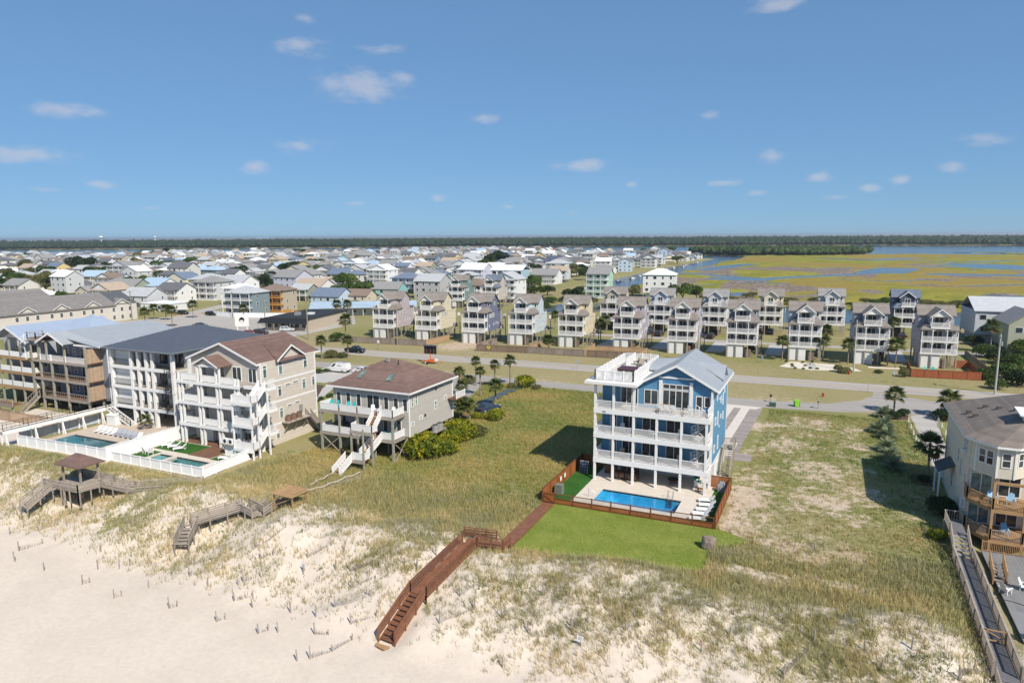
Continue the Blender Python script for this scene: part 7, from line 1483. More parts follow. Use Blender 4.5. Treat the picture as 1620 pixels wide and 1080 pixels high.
for i, (px, py) in enumerate(((522, 823), (481, 900), (918, 1020))):
    p, q = at(px, py, -.8)
    for _ in range(4): p, q = at(px, py, hz(p, q))
    t = thing('dune_sign', 'small white dune sign, %s' % ('above the grey crossover', 'left of the brown stair', 'right of the brown stair')[i], 'sign', (p, q, hz(p, q))); bx('post', t, WOODW, -.04, .04, -.03, .03, -.3, .75); bx('plate', t, PLASTW, -.26, .26, -.05, -.031, .35, .8)
    for z in (.68, .58, .48): bx('text_line', t, MAT('dark_letter', (.12, .12, .12), .6), -.18, .16, -.056, -.051, z, z + .03)
# ================================================================ vegetation
def fastmesh(name, V, F3, mat, tone, parent=None):
    """Triangle mesh from arrays with a per-vertex tone colour."""
    me = bpy.data.meshes.new(name); me.vertices.add(len(V)); me.vertices.foreach_set('co', V.astype(np.float32).ravel())
    me.loops.add(F3.size); me.loops.foreach_set('vertex_index', F3.astype(np.int32).ravel()); n, k = F3.shape
    me.polygons.add(n); me.polygons.foreach_set('loop_start', np.arange(0, n * k, k, dtype=np.int32)); me.polygons.foreach_set('loop_total', np.full(n, k, np.int32)); me.update(calc_edges=True)
    a = me.attributes.new('tone', 'FLOAT_COLOR', 'POINT'); a.data.foreach_set('color', np.concatenate([tone, np.ones((len(V), 1))], 1).astype(np.float32).ravel()); me.materials.append(mat); return me
BLADE = leafmat('grass_blade', (1, 1, 1), .3, 0.)
def blades(name, label, P_, Hh, tone, nb, wid, spread, lean):
    N = len(P_); T = N * nb; P3 = np.repeat(P_, nb, 0); H3 = np.repeat(Hh, nb) * RNG.uniform(.6, 1.15, T); a = RNG.uniform(0, 2 * np.pi, T); r = spread * np.sqrt(RNG.random(T)); b0 = P3 + np.stack([r * np.cos(a), r * np.sin(a), np.full(T, -.04)], -1)
    d = np.stack([np.cos(a), np.sin(a)], -1) * (lean * RNG.uniform(.2, 1.2, T) * H3)[:, None] + np.array([-.16, .08]) * H3[:, None]; sd = np.stack([-np.sin(a + 1), np.cos(a + 1), np.zeros(T)], -1) * (wid * RNG.uniform(.7, 1.3, T))[:, None]
    mid = b0 + np.concatenate([d * .35, (H3 * .62)[:, None]], 1); tip = b0 + np.concatenate([d, H3[:, None] * .95], 1)
    V = np.stack([b0 - sd, b0 + sd, mid + sd * .7, mid - sd * .7, tip], 1).reshape(-1, 3); i = np.arange(T)[:, None] * 5
    F = np.concatenate([i + np.array([[0, 1, 2]]), i + np.array([[0, 2, 3]]), i + np.array([[3, 2, 4]])], 0)
    tn = np.repeat(np.repeat(tone * np.array([1.24, 1.15, 1.05]), nb, 0) * RNG.uniform(.75, 1.25, (T, 1)), 5, 0)
    return tag(put(name, fastmesh(name, V, F, BLADE, tn)), label, 'grass', kind='stuff')
EXCL = [(-28.5, -9.1, 68.5, 94.2), (-18.6, -8.2, 92, 126), (-88, -68.6, 57.6, 83), (-145, -87, 56.5, 100), (-64.5, -51.0, 75.8, 90), (-106, -93, 109, 126), (13.2, 40, 54, 110), (12.0, 13.4, 40, 80)]
def scatter(n, box, fn, z=True):
    """Random points in box kept with probability fn, inside the picture, off paving and houses."""
    X = RNG.uniform(box[0], box[1], n); Y = RNG.uniform(box[2], box[3], n); k = RNG.random(n) < fn(X, Y)
    for x0, x1, y0, y1 in EXCL: k &= ~((X > x0) & (X < x1) & (Y > y0) & (Y < y1))
    k &= sdf(LAWN, X, Y) < .05; k &= ~((np.abs(X + 27.4) < .8) & (Y > 56) & (Y < 69)); k &= ~((np.abs(X + 30.4) < .9) & (Y > 41) & (Y < 55.5))
    k &= sdf([(-63.5, 97), (-57, 97), (-60.5, 112), (-64.0, 124.8), (-72, 124.6), (-67.5, 110)], X, Y) < .2; k &= sdf([at(1440, 658), at(1478, 652), at(1506, 735), at(1494, 760), at(1478, 742)], X, Y) < .2
    X, Y = X[k], Y[k]; v = np.stack([X, Y, np.zeros_like(X), np.ones_like(X)], 0); c = np.array(_inv) @ v; px = 810 + 1080 * c[0] / -c[2]; py = 540 - 1080 * c[1] / -c[2]
    o = (px > -25) & (px < 1645) & (py < 1110) & (c[2] < 0); X, Y = X[o], Y[o]
    return np.stack([X, Y, height(X, Y)], -1)
def mixtone(P_, cols, scale=.25, seed=80, jit=.25):
    f = np.clip(fbm(P_[:, 0] * scale, P_[:, 1] * scale, seed) * 1.9 - .45 + RNG.normal(0, jit, len(P_)), 0, .999) * (len(cols) - 1); i = f.astype(int); t = (f - i)[:, None]; c = np.array(cols); return c[i] * (1 - t) + c[i + 1] * t
def dune_p(X, Y): c, g, s = cover(X, Y); k = np.clip(c, 0, 1); k = k * (1 - .6 * (1 - sst(fbm(X * .8, Y * .8, 95), .38, .56)) * (1 - sst(Y, 53, 58))); return k ** 1.2 * (1 - sst(Y, 62, 70) * .5)
P_ = scatter(120000, (-112, 14, 40, 70), dune_p); blades('dune_grass', 'tan and olive beach grass covering the dune', P_, RNG.uniform(.3, .72, len(P_)), mixtone(P_, [(.465, .395, .217), (.364, .333, .163), (.256, .264, .116), (.310, .310, .202)]), 6, .016, .2, .55)
P_ = scatter(54000, (-66, -27, 62, 124), lambda X, Y: np.clip(cover(X, Y)[0], 0, 1) * .9); blades('field_grass', 'tall yellow green grass of the empty lot left of the blue house', P_, RNG.uniform(.22, .52, len(P_)), mixtone(P_, [(.405, .323, .135), (.300, .277, .090), (.225, .247, .068), (.173, .225, .060)], .12), 5, .02, .22, .5)
P_ = scatter(42000, (-12, 13.5, 60, 124), lambda X, Y: np.clip(cover(X, Y)[0] - .15, 0, 1) ** 1.4); blades('lot_grass', 'patchy green and brown grass of the sandy lot right of the blue house', P_, RNG.uniform(.12, .36, len(P_)), mixtone(P_, [(.375, .300, .150), (.255, .232, .083), (.150, .203, .053), (.128, .195, .045)], .2), 5, .02, .2, .6)
gp_ = lambda X, Y: np.maximum.reduce([np.exp(-((X + 92) / 14) ** 2 - ((Y - 54.2) / 2.0) ** 2), np.exp(-((X + 67) / 4) ** 2 - ((Y - 66) / 4) ** 2), np.exp(-((X - 10.5) / 1.4) ** 2 - ((Y - 65) / 8) ** 2), .6 * sst(fbm(X * .16, Y * .2, 90), .63, .7) * sst(Y, 43, 46) * (Y < 57)])
P_ = scatter(52000, (-112, 13, 42, 78), gp_); blades('green_groundcover', 'bright green creeping plants on the dune', P_, RNG.uniform(.12, .4, len(P_)), mixtone(P_, [(.182, .247, .052), (.117, .195, .039), (.156, .195, .104), (.221, .260, .052)]), 6, .035, .22, .7)
P_ = scatter(5200, (-108, 13, 43, 66), dune_p); blades('sea_oats', 'pale stalks of sea oats above the dune grass', P_, RNG.uniform(.8, 1.25, len(P_)), np.tile(np.array([[.42, .34, .18]]), (len(P_), 1)), 2, .012, .12, .35)
P_ = scatter(30000, (-130, 40, 128, 176), lambda X, Y: (np.abs(Y - rd(X)) > 4.2) * (sdf(LAND, X, Y) > 0) * ((Y > 131) | (X < -80)) * .7 * np.clip(cover(X, Y)[0], 0, 1) * ~((X > 1) & (X < 26) & (Y < 146))); blades('verge_grass', 'short dry grass of the road verges', P_, RNG.uniform(.06, .18, len(P_)), mixtone(P_, [(.350, .280, .140), (.252, .231, .098), (.175, .203, .063)], .1), 4, .03, .25, .8)
_X = RNG.uniform(-27.6, -5.4, 46000); _Y = RNG.uniform(56, 70, 46000); _s = sdf(LAWN, _X, _Y) + (fbm(_X * .9, _Y * .9, 97) - .5) * .9; _k = (_s > -.12) & ~((_X < -26.6) & (_Y > 56)); P_ = np.stack([_X[_k], _Y[_k], np.full(_k.sum(), .03)], -1); blades('lawn_grass', 'short mown green grass of the lawn before the blue house', P_, RNG.uniform(.05, .11, len(P_)), mixtone(P_, [(.17, .215, .045), (.215, .27, .05), (.25, .295, .06), (.29, .295, .09)], .3), 3, .022, .12, .8)
# ---------------------------------------------------------------- shrubs and trees
def crown(name, mat, lobes, n, leaf, tones, seed, flat=.0):
    """Leaf-sized faces through the outer shell of several lobes; clumps lighter or darker."""
    g = np.random.default_rng(seed); Vs = []; Ts = []; wt = np.array([l[3] * l[4] for l in lobes]); wt /= wt.sum()
    which = g.choice(len(lobes), n, p=wt); L_ = np.array(lobes)[which]; d = g.normal(size=(n, 3)); d /= np.linalg.norm(d, axis=1)[:, None]; d[:, 2] = np.where(d[:, 2] < -.45, -d[:, 2], d[:, 2])
    bump = .78 + .34 * fbm(d[:, 0] * 2.6 + which * 5.1, d[:, 1] * 2.6 + d[:, 2] * 3.1, seed); r = bump * g.uniform(.62, 1.06, n) ** .6
    c = L_[:, :3] + d * r[:, None] * L_[:, 3:6]
    u = g.normal(size=(n, 3)) + d * .3; u /= np.linalg.norm(u, axis=1)[:, None]; w = np.cross(d + g.normal(scale=.5, size=(n, 3)), u); w /= np.linalg.norm(w, axis=1)[:, None] + 1e-6; s = leaf * g.uniform(.6, 1.35, n)[:, None]
    V = np.stack([c - u * s, c + w * s * .55, c + u * s, c - w * s * .55], 1).reshape(-1, 3); F = np.arange(n * 4).reshape(-1, 4)
    k = np.clip(fbm(c[:, 0] * 1.1 / max(.3, L_[0, 3]) * 1.6 + seed, c[:, 1] * 1.6 + c[:, 2] * 1.3, seed + 3) * 2.0 - .5 + g.normal(0, .16, n), 0, .999) * (len(tones) - 1); i = k.astype(int); t = (k - i)[:, None]; tn = np.array(tones); tc_ = tn[i] * (1 - t) + tn[i + 1] * t
    return fastmesh(name, V, F, mat, np.repeat(tc_ * g.uniform(.8, 1.2, (n, 1)), 4, 0))
LEAF = leafmat('leaf', (1, 1, 1), .28, .14)
YT = [(.075, .115, .014), (.16, .20, .016), (.30, .29, .014), (.46, .38, .012)]; GT = [(.035, .065, .014), (.06, .105, .022), (.105, .15, .03)]; DT = [(.015, .03, .012), (.03, .055, .016), (.05, .08, .022)]; OT = [(.10, .11, .04), (.15, .155, .05), (.20, .185, .065)]
SHRUB = {k: [crown('foliage', LEAF, [(0, 0, .45, .8, .75, .5), (.35, -.2, .4, .55, .5, .42), (-.4, .1, .38, .55, .55, .4), (.05, .35, .5, .5, .5, .42), (-.15, -.4, .36, .5, .45, .38)], n, lf, tn, s) for s in (sd_, sd_ + 1)] for k, tn, n, lf, sd_ in (('yellow', YT, 2600, .06, 1), ('green', GT, 2200, .06, 5), ('dark', DT, 2200, .06, 9), ('olive', OT, 2000, .06, 13))}
STEMM = MB(); [STEMM.bar((0, 0, -.1), (x, y, .45), .05) for x, y in ((.2, .1), (-.2, .15), (.05, -.25), (0, 0))]; STEM = STEMM.mesh('stem', MAT('bark', (.13, .095, .07), .9, .25, 4)); BARK = _mats['bark']
_ctr = {}
def shrub(label, px, py, wpx, k='yellow', hr=.85, cat='shrub', group=None, pq=None):
    if pq: p, q, w = pq
    else: p, q = at(px, py); w = wpx * math.hypot(p, q) / 1080 * .62
    t = thing('shrub', label, cat, (p, q, GND(p, q)), random.uniform(0, 6), group); i = _ctr[k] = _ctr.get(k, 0) + 1
    put('foliage', SHRUB[k][i % 2], t, (0, 0, 0), None, (w, w, w * hr)); put('stem', STEM, t, (0, 0, 0), None, (w, w, w * hr)); return t
for a in [('large yellow green shrub against the front right corner of the taupe house', 672, 722, 68, 'yellow', .95), ('yellow green shrub at the right foot of the taupe house front', 705, 718, 46, 'yellow', .9), ('broad yellow green shrub beside the air conditioners of the taupe house', 728, 694, 58, 'yellow', .95), ('olive yellow shrub at the right end of the taupe house hedge', 752, 690, 36, 'olive', .95), ('yellow green shrub left of the broad one by the taupe house', 712, 700, 44, 'yellow', .9),
          ('round bright yellow shrub standing alone on bare earth', 784, 664, 32, 'yellow', 1.0), ('bright yellow shrub beside the service road', 831, 612, 34, 'yellow', 1.0), ('dark round shrub left of the yellow roadside shrub', 811, 614, 18, 'olive', .9), ('small round shrub right of the yellow roadside shrub', 849, 616, 16, 'olive', .9), ('yellow shrub between the fan palm clump and lone yellow shrub', 757, 662, 20, 'yellow', .9), ('small yellow shrub under the taupe house deck', 556, 712, 16, 'yellow', .9), ('olive shrub by the palms of the taupe house drive', 741, 606, 26, 'olive', .9), ('small green shrub between driveway palms', 793, 613, 9, 'green', 1.),
          ('dark globe shrub under junction palm, the leftmost of three', 1404, 657, 17, 'dark', 1.1), ('dark globe shrub under junction palm, the middle of three', 1416, 662, 17, 'dark', 1.1), ('dark globe shrub under junction palm, the rightmost of three', 1429, 658, 17, 'dark', 1.1), ('dark spreading shrub under the palm right of the driveway', 1494, 664, 32, 'dark', .8),
          ('olive globe shrub by the roadside palms left of the parked pickup truck', 480, 567, 13, 'olive', 1.), ('large olive globe shrub between the two roadside palms', 524, 566, 22, 'olive', 1.), ('olive shrub at the foot of the right roadside palm', 541, 566, 16, 'olive', 1.), ('dense green bush by the roadside fence corner', 533, 540, 24, 'green', 1.), ('low green bush near the van driveway', 505, 590, 14, 'green', .8), ('low green bush at the end of the van driveway', 517, 588, 12, 'green', .8), ('small shrub on the verge before the message sign', 594, 585, 20, 'olive', .8), ('small flowering bush in the bed right of the tan house', 522, 628, 12, 'green', .9), ('round bush in the bed right of the tan house', 508, 632, 10, 'green', .9), ('low bush in the bed nearest the tan house', 502, 636, 9, 'green', .9), ('roadside dark bush in the verge by the gravel garden', 1326, 588, 14, 'olive', 1.3), ('grassy bush beside the gravel garden', 1337, 590, 18, 'olive', .9), ('bush beside the red cedar fence', 1430, 596, 15, 'olive', 1.5), ('low bush in the walled garden of the steel grey house', 1390, 590, 12, 'green', .7)]: shrub(a[0], *a[1:4], a[4], a[5])
for i, (px, py, w) in enumerate([(1560, 565, 30), (1582, 575, 34), (1605, 585, 36), (1590, 600, 38), (1612, 610, 36), (1560, 600, 26), (1575, 615, 24), (1540, 545, 22), (1620, 560, 32)]): shrub('dense green bush in the thicket at the right frame edge, %s of nine' % ORD[i], px, py, w, ('green', 'dark', 'green')[i % 3], 1.0, group='thicket at the right frame edge')
shrub('large dark bush in the shade between walkway and cream house', 0, 0, 0, 'dark', 1.0, pq=(12.4, 83.5, 2.0)); shrub('dark bush under the palm beside the cream house', 0, 0, 0, 'dark', .8, pq=(11.8, 94.0, 1.0)); shrub('green bush at the left foot of the beach walkway', 0, 0, 0, 'yellow', .8, pq=(11.2, 76.2, 1.2)); shrub('tall dark bush behind the walkway landing', 0, 0, 0, 'dark', 1.2, pq=(13.0, 80.8, .9))
flat('mulch_bed', [(10.6, 92.5), (12.9, 92.3), (13.2, 96.8), (11.2, 97.2), (10.2, 95)], .02, MAT('mulch', (.10, .06, .045), .95, .3, 6)); flat('mulch_bed', [at(1392, 664), at(1438, 664), at(1436, 655), at(1396, 654)], .02, _mats['mulch']); flat('planting_bed', [(-84.5, 90), (-81, 90), (-93, 108), (-96, 108)], .018, _mats['mulch'])
# trees of the town and canal side
def oak(seed, tones, n=3800):
    g = random.Random(seed); lob = [(g.uniform(-.55, .55), g.uniform(-.55, .55), g.uniform(.45, .95), g.uniform(.3, .48), g.uniform(.3, .48), g.uniform(.22, .34)) for _ in range(9)]
    cr = crown('crown', LEAF, lob, n, .055, tones, seed); b = MB(); b.cyl((0, 0, -.05), (0, 0, .4), .06, .045, 7)
    for l in lob[:6]: b.cyl((0, 0, .3), (l[0] * .8, l[1] * .8, l[2]), .03, .012, 5)
    return cr, b.mesh('trunk', BARK)
OAKS = [oak(21, GT), oak(22, DT), oak(23, GT), oak(24, OT)]
def tree(label, px, py, wpx, k=0, hr=1., group='trees among the town houses', pq=None):
    if pq: p, q, w = pq
    else: p, q = at(px, py); w = wpx * math.hypot(p, q) / 1080 * .55
    t = thing('oak_tree', label, 'tree', (p, q, 0), random.uniform(0, 6), group); cr, tr = OAKS[k]; put('crown', cr, t, None, None, (w, w, w * hr)); put('trunk', tr, t, None, None, (w, w, w * hr))
TL = [(460, 437, 20, 2), (520, 432, 18, 0), (560, 437, 22, 2), (300, 440, 18, 0), (360, 436, 16, 1), (90, 437, 18, 2), (40, 430, 16, 0), (660, 446, 18, 2), (746, 436, 18, 0), (600, 425, 16, 2), (500, 418, 14, 0), (400, 415, 14, 2), (200, 416, 14, 0), (270, 412, 14, 2), (830, 421, 16, 0), (760, 414, 14, 2), (118, 431, 32, 1), (140, 432, 32, 1), (191, 429, 32, 1), (8, 443, 22, 1), (22, 446, 18, 0), (200, 486, 38, 2), (182, 488, 26, 0), (216, 484, 22, 1), (98, 475, 18, 0), (558, 468, 34, 2), (534, 470, 28, 2), (575, 472, 40, 0), (592, 466, 26, 1), (790, 428, 46, 1), (772, 430, 30, 0), (845, 433, 26, 1), (808, 437, 20, 0), (715, 446, 24, 0), (648, 437, 24, 1), (846, 470, 28, 0), (866, 467, 24, 1), (908, 478, 36, 1), (895, 482, 22, 0), (925, 424, 14, 2), (1000, 470, 28, 3), (1080, 476, 40, 0), (1102, 474, 34, 2), (1066, 468, 24, 3), (1118, 478, 26, 3), (700, 425, 16, 0), (480, 429, 18, 1), (432, 431, 14, 0), (336, 420, 14, 1), (256, 431, 16, 0), (60, 470, 16, 0), (975, 423, 18, 0), (1035, 415, 16, 1), (620, 447, 18, 0), (500, 455, 16, 0), (660, 410, 18, 1), (1008, 408, 16, 1), (1062, 402, 18, 0), (950, 404, 16, 1), (870, 408, 14, 0)]
_rt = random.Random(9)
for _ in range(95): _y = _rt.uniform(403, 468); TL.append((_rt.uniform(-10, 960 if _y > 425 else 1090), _y, _rt.uniform(15, 23) * (_y - 352) / 60, _rt.randrange(4)))
TL = [t_ for t_ in TL if not any(abs(at(*t_[:2])[0] - a) < w_ * .55 and abs(at(*t_[:2])[1] - b_) < w_ * .5 for a, b_, w_ in TAKEN)]
TL.sort()
for i, (px, py, w, k) in enumerate(TL):
    v = 'among the near roofs' if py > 455 else ('among the middle roofs' if py > 424 else 'among the far roofs'); h = 'left of town' if px < 300 else ('centre left of town' if px < 620 else ('centre of town' if px < 860 else 'canal side'))
    j = _n[('t', v, h)] = _n.get(('t', v, h), 0) + 1; tree('%s spreading oak %s, %s, number %s from the list' % ('', '', '', ''), px, py, w, k) if 0 else tree('%s green tree %s, %s, %s counted there' % (('broad', 'dark', 'bright', 'olive')[k], v, h, ORD[min(j - 1, 46)]), px, py, w, k)
rb = random.Random(5)
for i in range(24):
    px = 1120 + i * 19 + rb.uniform(-5, 5); py = 488 + rb.uniform(-4, 5) + (-12 if px < 1200 else 0); shrub('grey green bush on the far canal bank, %s from the left' % (ORD[i] if i < 20 else ('twenty first', 'twenty second', 'twenty third', 'twenty fourth')[i - 20]), px, py - 6, rb.uniform(14, 26), rb.choice(('olive', 'olive', 'green')), .6, 'shrub', 'bushes on the far canal bank')
for i in range(16):
    px, py = [(600, 492), (575, 490), (840, 483), (855, 490), (872, 478), (935, 480), (700, 478), (780, 490), (960, 492), (640, 480), (545, 490), (560, 486), (812, 468), (828, 464), (860, 480), (690, 500)][i]; shrub('rough green bush between the stilt houses and town, %s from first listed' % ORD[i] if 0 else 'rough green bush behind the stilt houses, at %s' % ('the far left end', 'left of the lilac house', 'right of the pale blue house', 'the pond edge', 'the lane bend', 'the mint house foot', 'the teal house side', 'the beige house side', 'the yellow house back', 'the ranch house side', 'the motel end', 'the motel back', 'the arcade foot', 'the arcade right side', 'the pond far bank', 'the cream house back')[i], px, py, rb.uniform(20, 34), rb.choice(('green', 'olive', 'green')), .7, 'shrub', 'rough bushes behind the stilt houses')
# ---------------------------------------------------------------- palms
def frond_mesh(kind):
    V = []; F = []; T = []
    def tri(a, b, c, t): V.extend([a, b, c]); F.append((len(V) - 3, len(V) - 2, len(V) - 1)); T.extend([t] * 3)
    if kind == 'fan':
        w = .03
        tri((0, -w, 0), (0, w, 0), (.62, 0, .10), (.16, .17, .05)); n = 15
        for i in range(n):
            a = R(-115 + 230 * i / (n - 1)); L_ = .62 * (1 - .25 * abs(i - 7) / 7); c = (.6, 0, .1); dx, dy = math.cos(a), math.sin(a); m = (c[0] + dx * L_ * .55, dy * L_ * .55, .1 + .02); e = (c[0] + dx * L_, dy * L_, .1 - .22 * L_); t = (.075 + .02 * (i % 3), .11 + .02 * (i % 2), .03)
            px_, py_ = -dy * .055, dx * .055; tri(c, (m[0] + px_, m[1] + py_, m[2]), (m[0] - px_, m[1] - py_, m[2]), t); tri((m[0] + px_, m[1] + py_, m[2]), e, (m[0] - px_, m[1] - py_, m[2]), t)
    else:
        n = 14
        for i in range(n):
            f = i / n; x = .12 + f * 1.0; z = .55 * f - .62 * f * f
            for s_ in (-1, 1): L_ = .34 * math.sin(math.pi * min(1, f * .85 + .12)); tri((x - .03, 0, z), (x + .07, 0, z), (x + .16, s_ * L_, z + .06), (.20, .235, .13))
        tri((0, -.02, 0), (0, .02, 0), (1.15, 0, -.05), (.14, .15, .07))
    return fastmesh('frond', np.array(V, float), np.array(F), LEAF, np.array(T, float))
FAN = frond_mesh('fan'); PIN = frond_mesh('pinnate'); DEADT = None
def _deadfan():
    me = FAN.copy(); a = me.attributes['tone']; a.data.foreach_set('color', np.tile([.22, .15, .07, 1], len(me.vertices)).astype(np.float32)); return me
DEAD = _deadfan()
b = MB(); nseg = 9
for i in range(nseg): z0, z1 = i / nseg, (i + 1) / nseg; b.cyl((0, 0, z0), (0, 0, z1 - .01), .052 + .012 * (i % 2), .046 + .012 * (i % 2), 8)
PTR = b.mesh('trunk', MAT('palm_trunk', (.25, .205, .16), .9, .3, 5))
def palm(label, p, q, h=3.6, r=1.5, n=30, kind='fan', z=None, group=None, lean=0.):
    t = thing('palm_tree' if h > .6 else 'pindo_palm', label, 'palm', (p, q, GND(p, q) if z is None else z), random.uniform(0, 6), group); 
    if h > .3: put('trunk', PTR, t, (0, 0, -.1), None, (2.6 if h > 2 else 1.8, 2.6 if h > 2 else 1.8, h + .1))
    for i in range(n):
        a = i * 2.4 + random.uniform(-.3, .3); e = 1.25 - 2.0 * (i / n) ** .9 + random.uniform(-.12, .12); m = FAN if kind == 'fan' else PIN
        if kind == 'fan' and i > n - 4: m = DEAD
        o = put('frond', m, t, (0, 0, h)); o.rotation_euler = (0, -e if kind == 'fan' else -max(.05, e), a); o.scale = (r * random.uniform(.85, 1.1),) * 3
def ppx(label, px, py, h, r=1.5, **k): palm(label, *at(px, py), h, r, **k)
for a in [('slim palm nearest the taupe house on its drive', 727, 627, 4.6, 1.3), ('slim palm at the back left of the taupe drive', 753, 610, 5.0, 1.2), ('short palm behind the fan palm clump', 731, 640, 3.4, 1.3), ('slim palm on the right of the taupe drive', 760, 627, 4.8, 1.1), ('slim palm second from the yellow roadside shrub', 783, 613, 4.6, 1.2), ('slim palm next to the yellow roadside shrub', 807, 609, 5.0, 1.4), ('palm above the row of dark solar mats', 784, 645, 3.9, 1.5),
          ('roadside palm left of the black pickup', 509, 567, 4.4, 1.6), ('roadside palm at the tail of the black pickup', 551, 566, 4.4, 1.6), ('palm with round dark crown beside the cream house', 1467, 757, 4.2, 1.9), ('palm at the road junction above three globe shrubs', 1414, 652, 2.9, 1.7), ('palm right of the driveway entrance', 1500, 660, 2.9, 1.9), ('palm before the left post of the pearl house', 1237, 570, 4.6, 1.8), ('palm right of the pearl house', 1301, 571, 4.6, 1.8), ('palm left of the steel grey house', 1341, 576, 4.6, 1.8), ('palm right of the steel grey house', 1416, 582, 5.0, 2.1), ('palm in the gap behind the pearl house', 1307, 549, 4.5, 1.7), ('palm in the gap left of the dark ash house', 1412, 541, 5.5, 1.9), ('palm before the sage house at right', 1566, 558, 6.5, 2.2), ('palm between the grey lilac and slate houses', 1140, 527, 5.0, 1.9), ('palm left of the mauve stilt house', 950, 540, 5.0, 2.0), ('palm by the white fence of the slate green house', 386, 508, 4.4, 2.0), ('palm at the corner of the parking lot', 306, 503, 5.0, 2.2), ('palm left of two above the pale blue motel roof', 534, 505, 5.5, 2.0), ('palm right of two above the pale blue motel roof', 550, 505, 5.5, 2.0), ('palm beside the restaurant end wall', 547, 533, 5.0, 2.3), ('palm at the condominium corner, left of four', 230, 512, 4.0, 2.0), ('palm at the condominium corner, second of four', 244, 505, 4.0, 2.0), ('palm at the condominium corner, third of four', 263, 506, 4.0, 2.0), ('palm at the condominium corner, tallest right of four', 273, 517, 5.5, 2.1), ('palm in the yard of the yellow stilt house', 868, 553, 2.4, 1.8), ('palm behind the ice blue stilt house', 878, 521, 4.5, 1.8), ('palm at the back of the mauve house yard', 958, 528, 4.2, 1.7)]: ppx(*a)
for i, (dx, dy, h) in enumerate([(0, 0, 2.6), (.9, .3, 2.2), (-.8, .4, 2.4), (.2, -.7, 1.9), (-.4, -.5, 2.1)]): p, q = at(734, 662); palm('fan palm in the bushy clump behind taupe house, %s stem' % ('central', 'right', 'left', 'front', 'front left')[i], p + dx, q + dy, h, 1.5, 16, group='bushy fan palm clump')
for i, (px, py) in enumerate([(1398, 660), (1400, 676), (1405, 694), (1404, 714), (1413, 742), (1408, 728), (1390, 684)]): palm('low grey green pindo palm along the lot edge, %s from the road' % ORD[i], *at(px, py), .35, 1.6, 24, 'pin', group='pindo palms along the lot edge')
palm('small palm by the columns of the white house terrace', -97.0, 70.6, 1.3, 1.2, 16, z=.14)
# ---------------------------------------------------------------- far woods
def woods(name, label, pts, hgt, rad, tones, seed, seg=7):
    g = np.random.default_rng(seed); N = len(pts); rings = [(0, .15), (.62, .38), (1.0, .62), (.72, .86), (0, 1.03)]; base = []
    for rr, z in rings:
        if rr == 0: base.append([(0, 0, z)])
        else: base.append([(rr * math.cos(2 * math.pi * i / seg), rr * math.sin(2 * math.pi * i / seg), z) for i in range(seg)])
    V0 = np.array([v for r_ in base for v in r_]); nv = len(V0); F = []
    for i in range(seg):
        j = (i + 1) % seg; F += [(0, 1 + j, 1 + i)]
        for k in range(2): a = 1 + k * seg; F += [(a + i, a + j, a + seg + j), (a + i, a + seg + j, a + seg + i)]
        F += [(1 + 2 * seg + i, 1 + 2 * seg + j, nv - 1)]
    F = np.array(F); jit = g.uniform(.72, 1.28, (N, nv, 1)); sc_ = np.stack([rad, rad, hgt], -1)[:, None, :]
    V = V0[None] * sc_ * jit + pts[:, None, :]; k = g.random(N) * (len(tones) - 1); i = np.minimum(k.astype(int), len(tones) - 2); t = (k - i)[:, None]; tn = np.array(tones); c = tn[i] * (1 - t) + tn[i + 1] * t
    return tag(put(name, fastmesh(name, V.reshape(-1, 3), (F[None] + (np.arange(N) * nv)[:, None, None]).reshape(-1, 3), LEAF, np.repeat(c, nv, 0) * g.uniform(.7, 1.3, (N * nv, 1)))), label, 'woods', kind='stuff')
def inside(poly, n, box, dmin=2.): X = RNG.uniform(box[0], box[1], n); Y = RNG.uniform(box[2], box[3], n); k = sdf(poly, X, Y) > dmin; return X[k], Y[k]
WT = [(.022, .048, .02), (.035, .068, .025), (.055, .085, .03), (.045, .06, .025)]
n = 60000; az = RNG.uniform(-.80, .80, n) + R(25); dist = 1500 * (4200 / 1500) ** RNG.random(n) ** 1.25; X = -np.sin(az) * dist; Y = np.cos(az) * dist; sd_ = sdf(MAIN, X, Y); k = (sd_ > 3) & (RNG.random(n) < np.clip(.35 + 120 / np.maximum(sd_, 20), 0, 1)); X, Y, dist, sd_ = X[k][:17000], Y[k][:17000], dist[k][:17000], sd_[k][:17000]
Hh = RNG.uniform(9, 17, len(X)) + np.minimum(6, sd_ * .006); woods('mainland_woods', 'dark green woods along the far shore of the sound', np.stack([X, Y, np.zeros_like(X) - .5], -1), Hh, RNG.uniform(5, 9, len(X)) * (1 + np.maximum(0, dist - 2500) / 1800), WT, 3)
X, Y = inside(ISLE, 3000, (-240, 70, 1080, 1300), 3); woods('island_woods', 'green wooded island beyond the marsh', np.stack([X, Y, X * 0 - .5], -1), RNG.uniform(6, 11.5, len(X)), RNG.uniform(3, 5.5, len(X)), [(.03, .06, .015), (.055, .095, .022), (.085, .125, .03)], 4, 9)
X, Y = inside(ISLE2, 700, (420, 660, 1120, 1300), 3); woods('islet_woods', 'dark wooded islet at the right edge beyond the marsh', np.stack([X, Y, X * 0 - .5], -1), RNG.uniform(5, 9, len(X)), RNG.uniform(3, 5, len(X)), WT, 5, 9)
bank = []
for a, c in zip(LAND[9:18], LAND[10:19]):
    L_ = math.hypot(c[0] - a[0], c[1] - a[1]); m = int(L_ / 5); 
    if L_ > 2500: continue
    f = RNG.random(m); off = RNG.uniform(3, 26, m); nx, ny = (c[1] - a[1]) / L_, -(c[0] - a[0]) / L_; bank.append(np.stack([a[0] + (c[0] - a[0]) * f - nx * off * -1, a[1] + (c[1] - a[1]) * f - ny * off * -1, f * 0 - .3], -1))
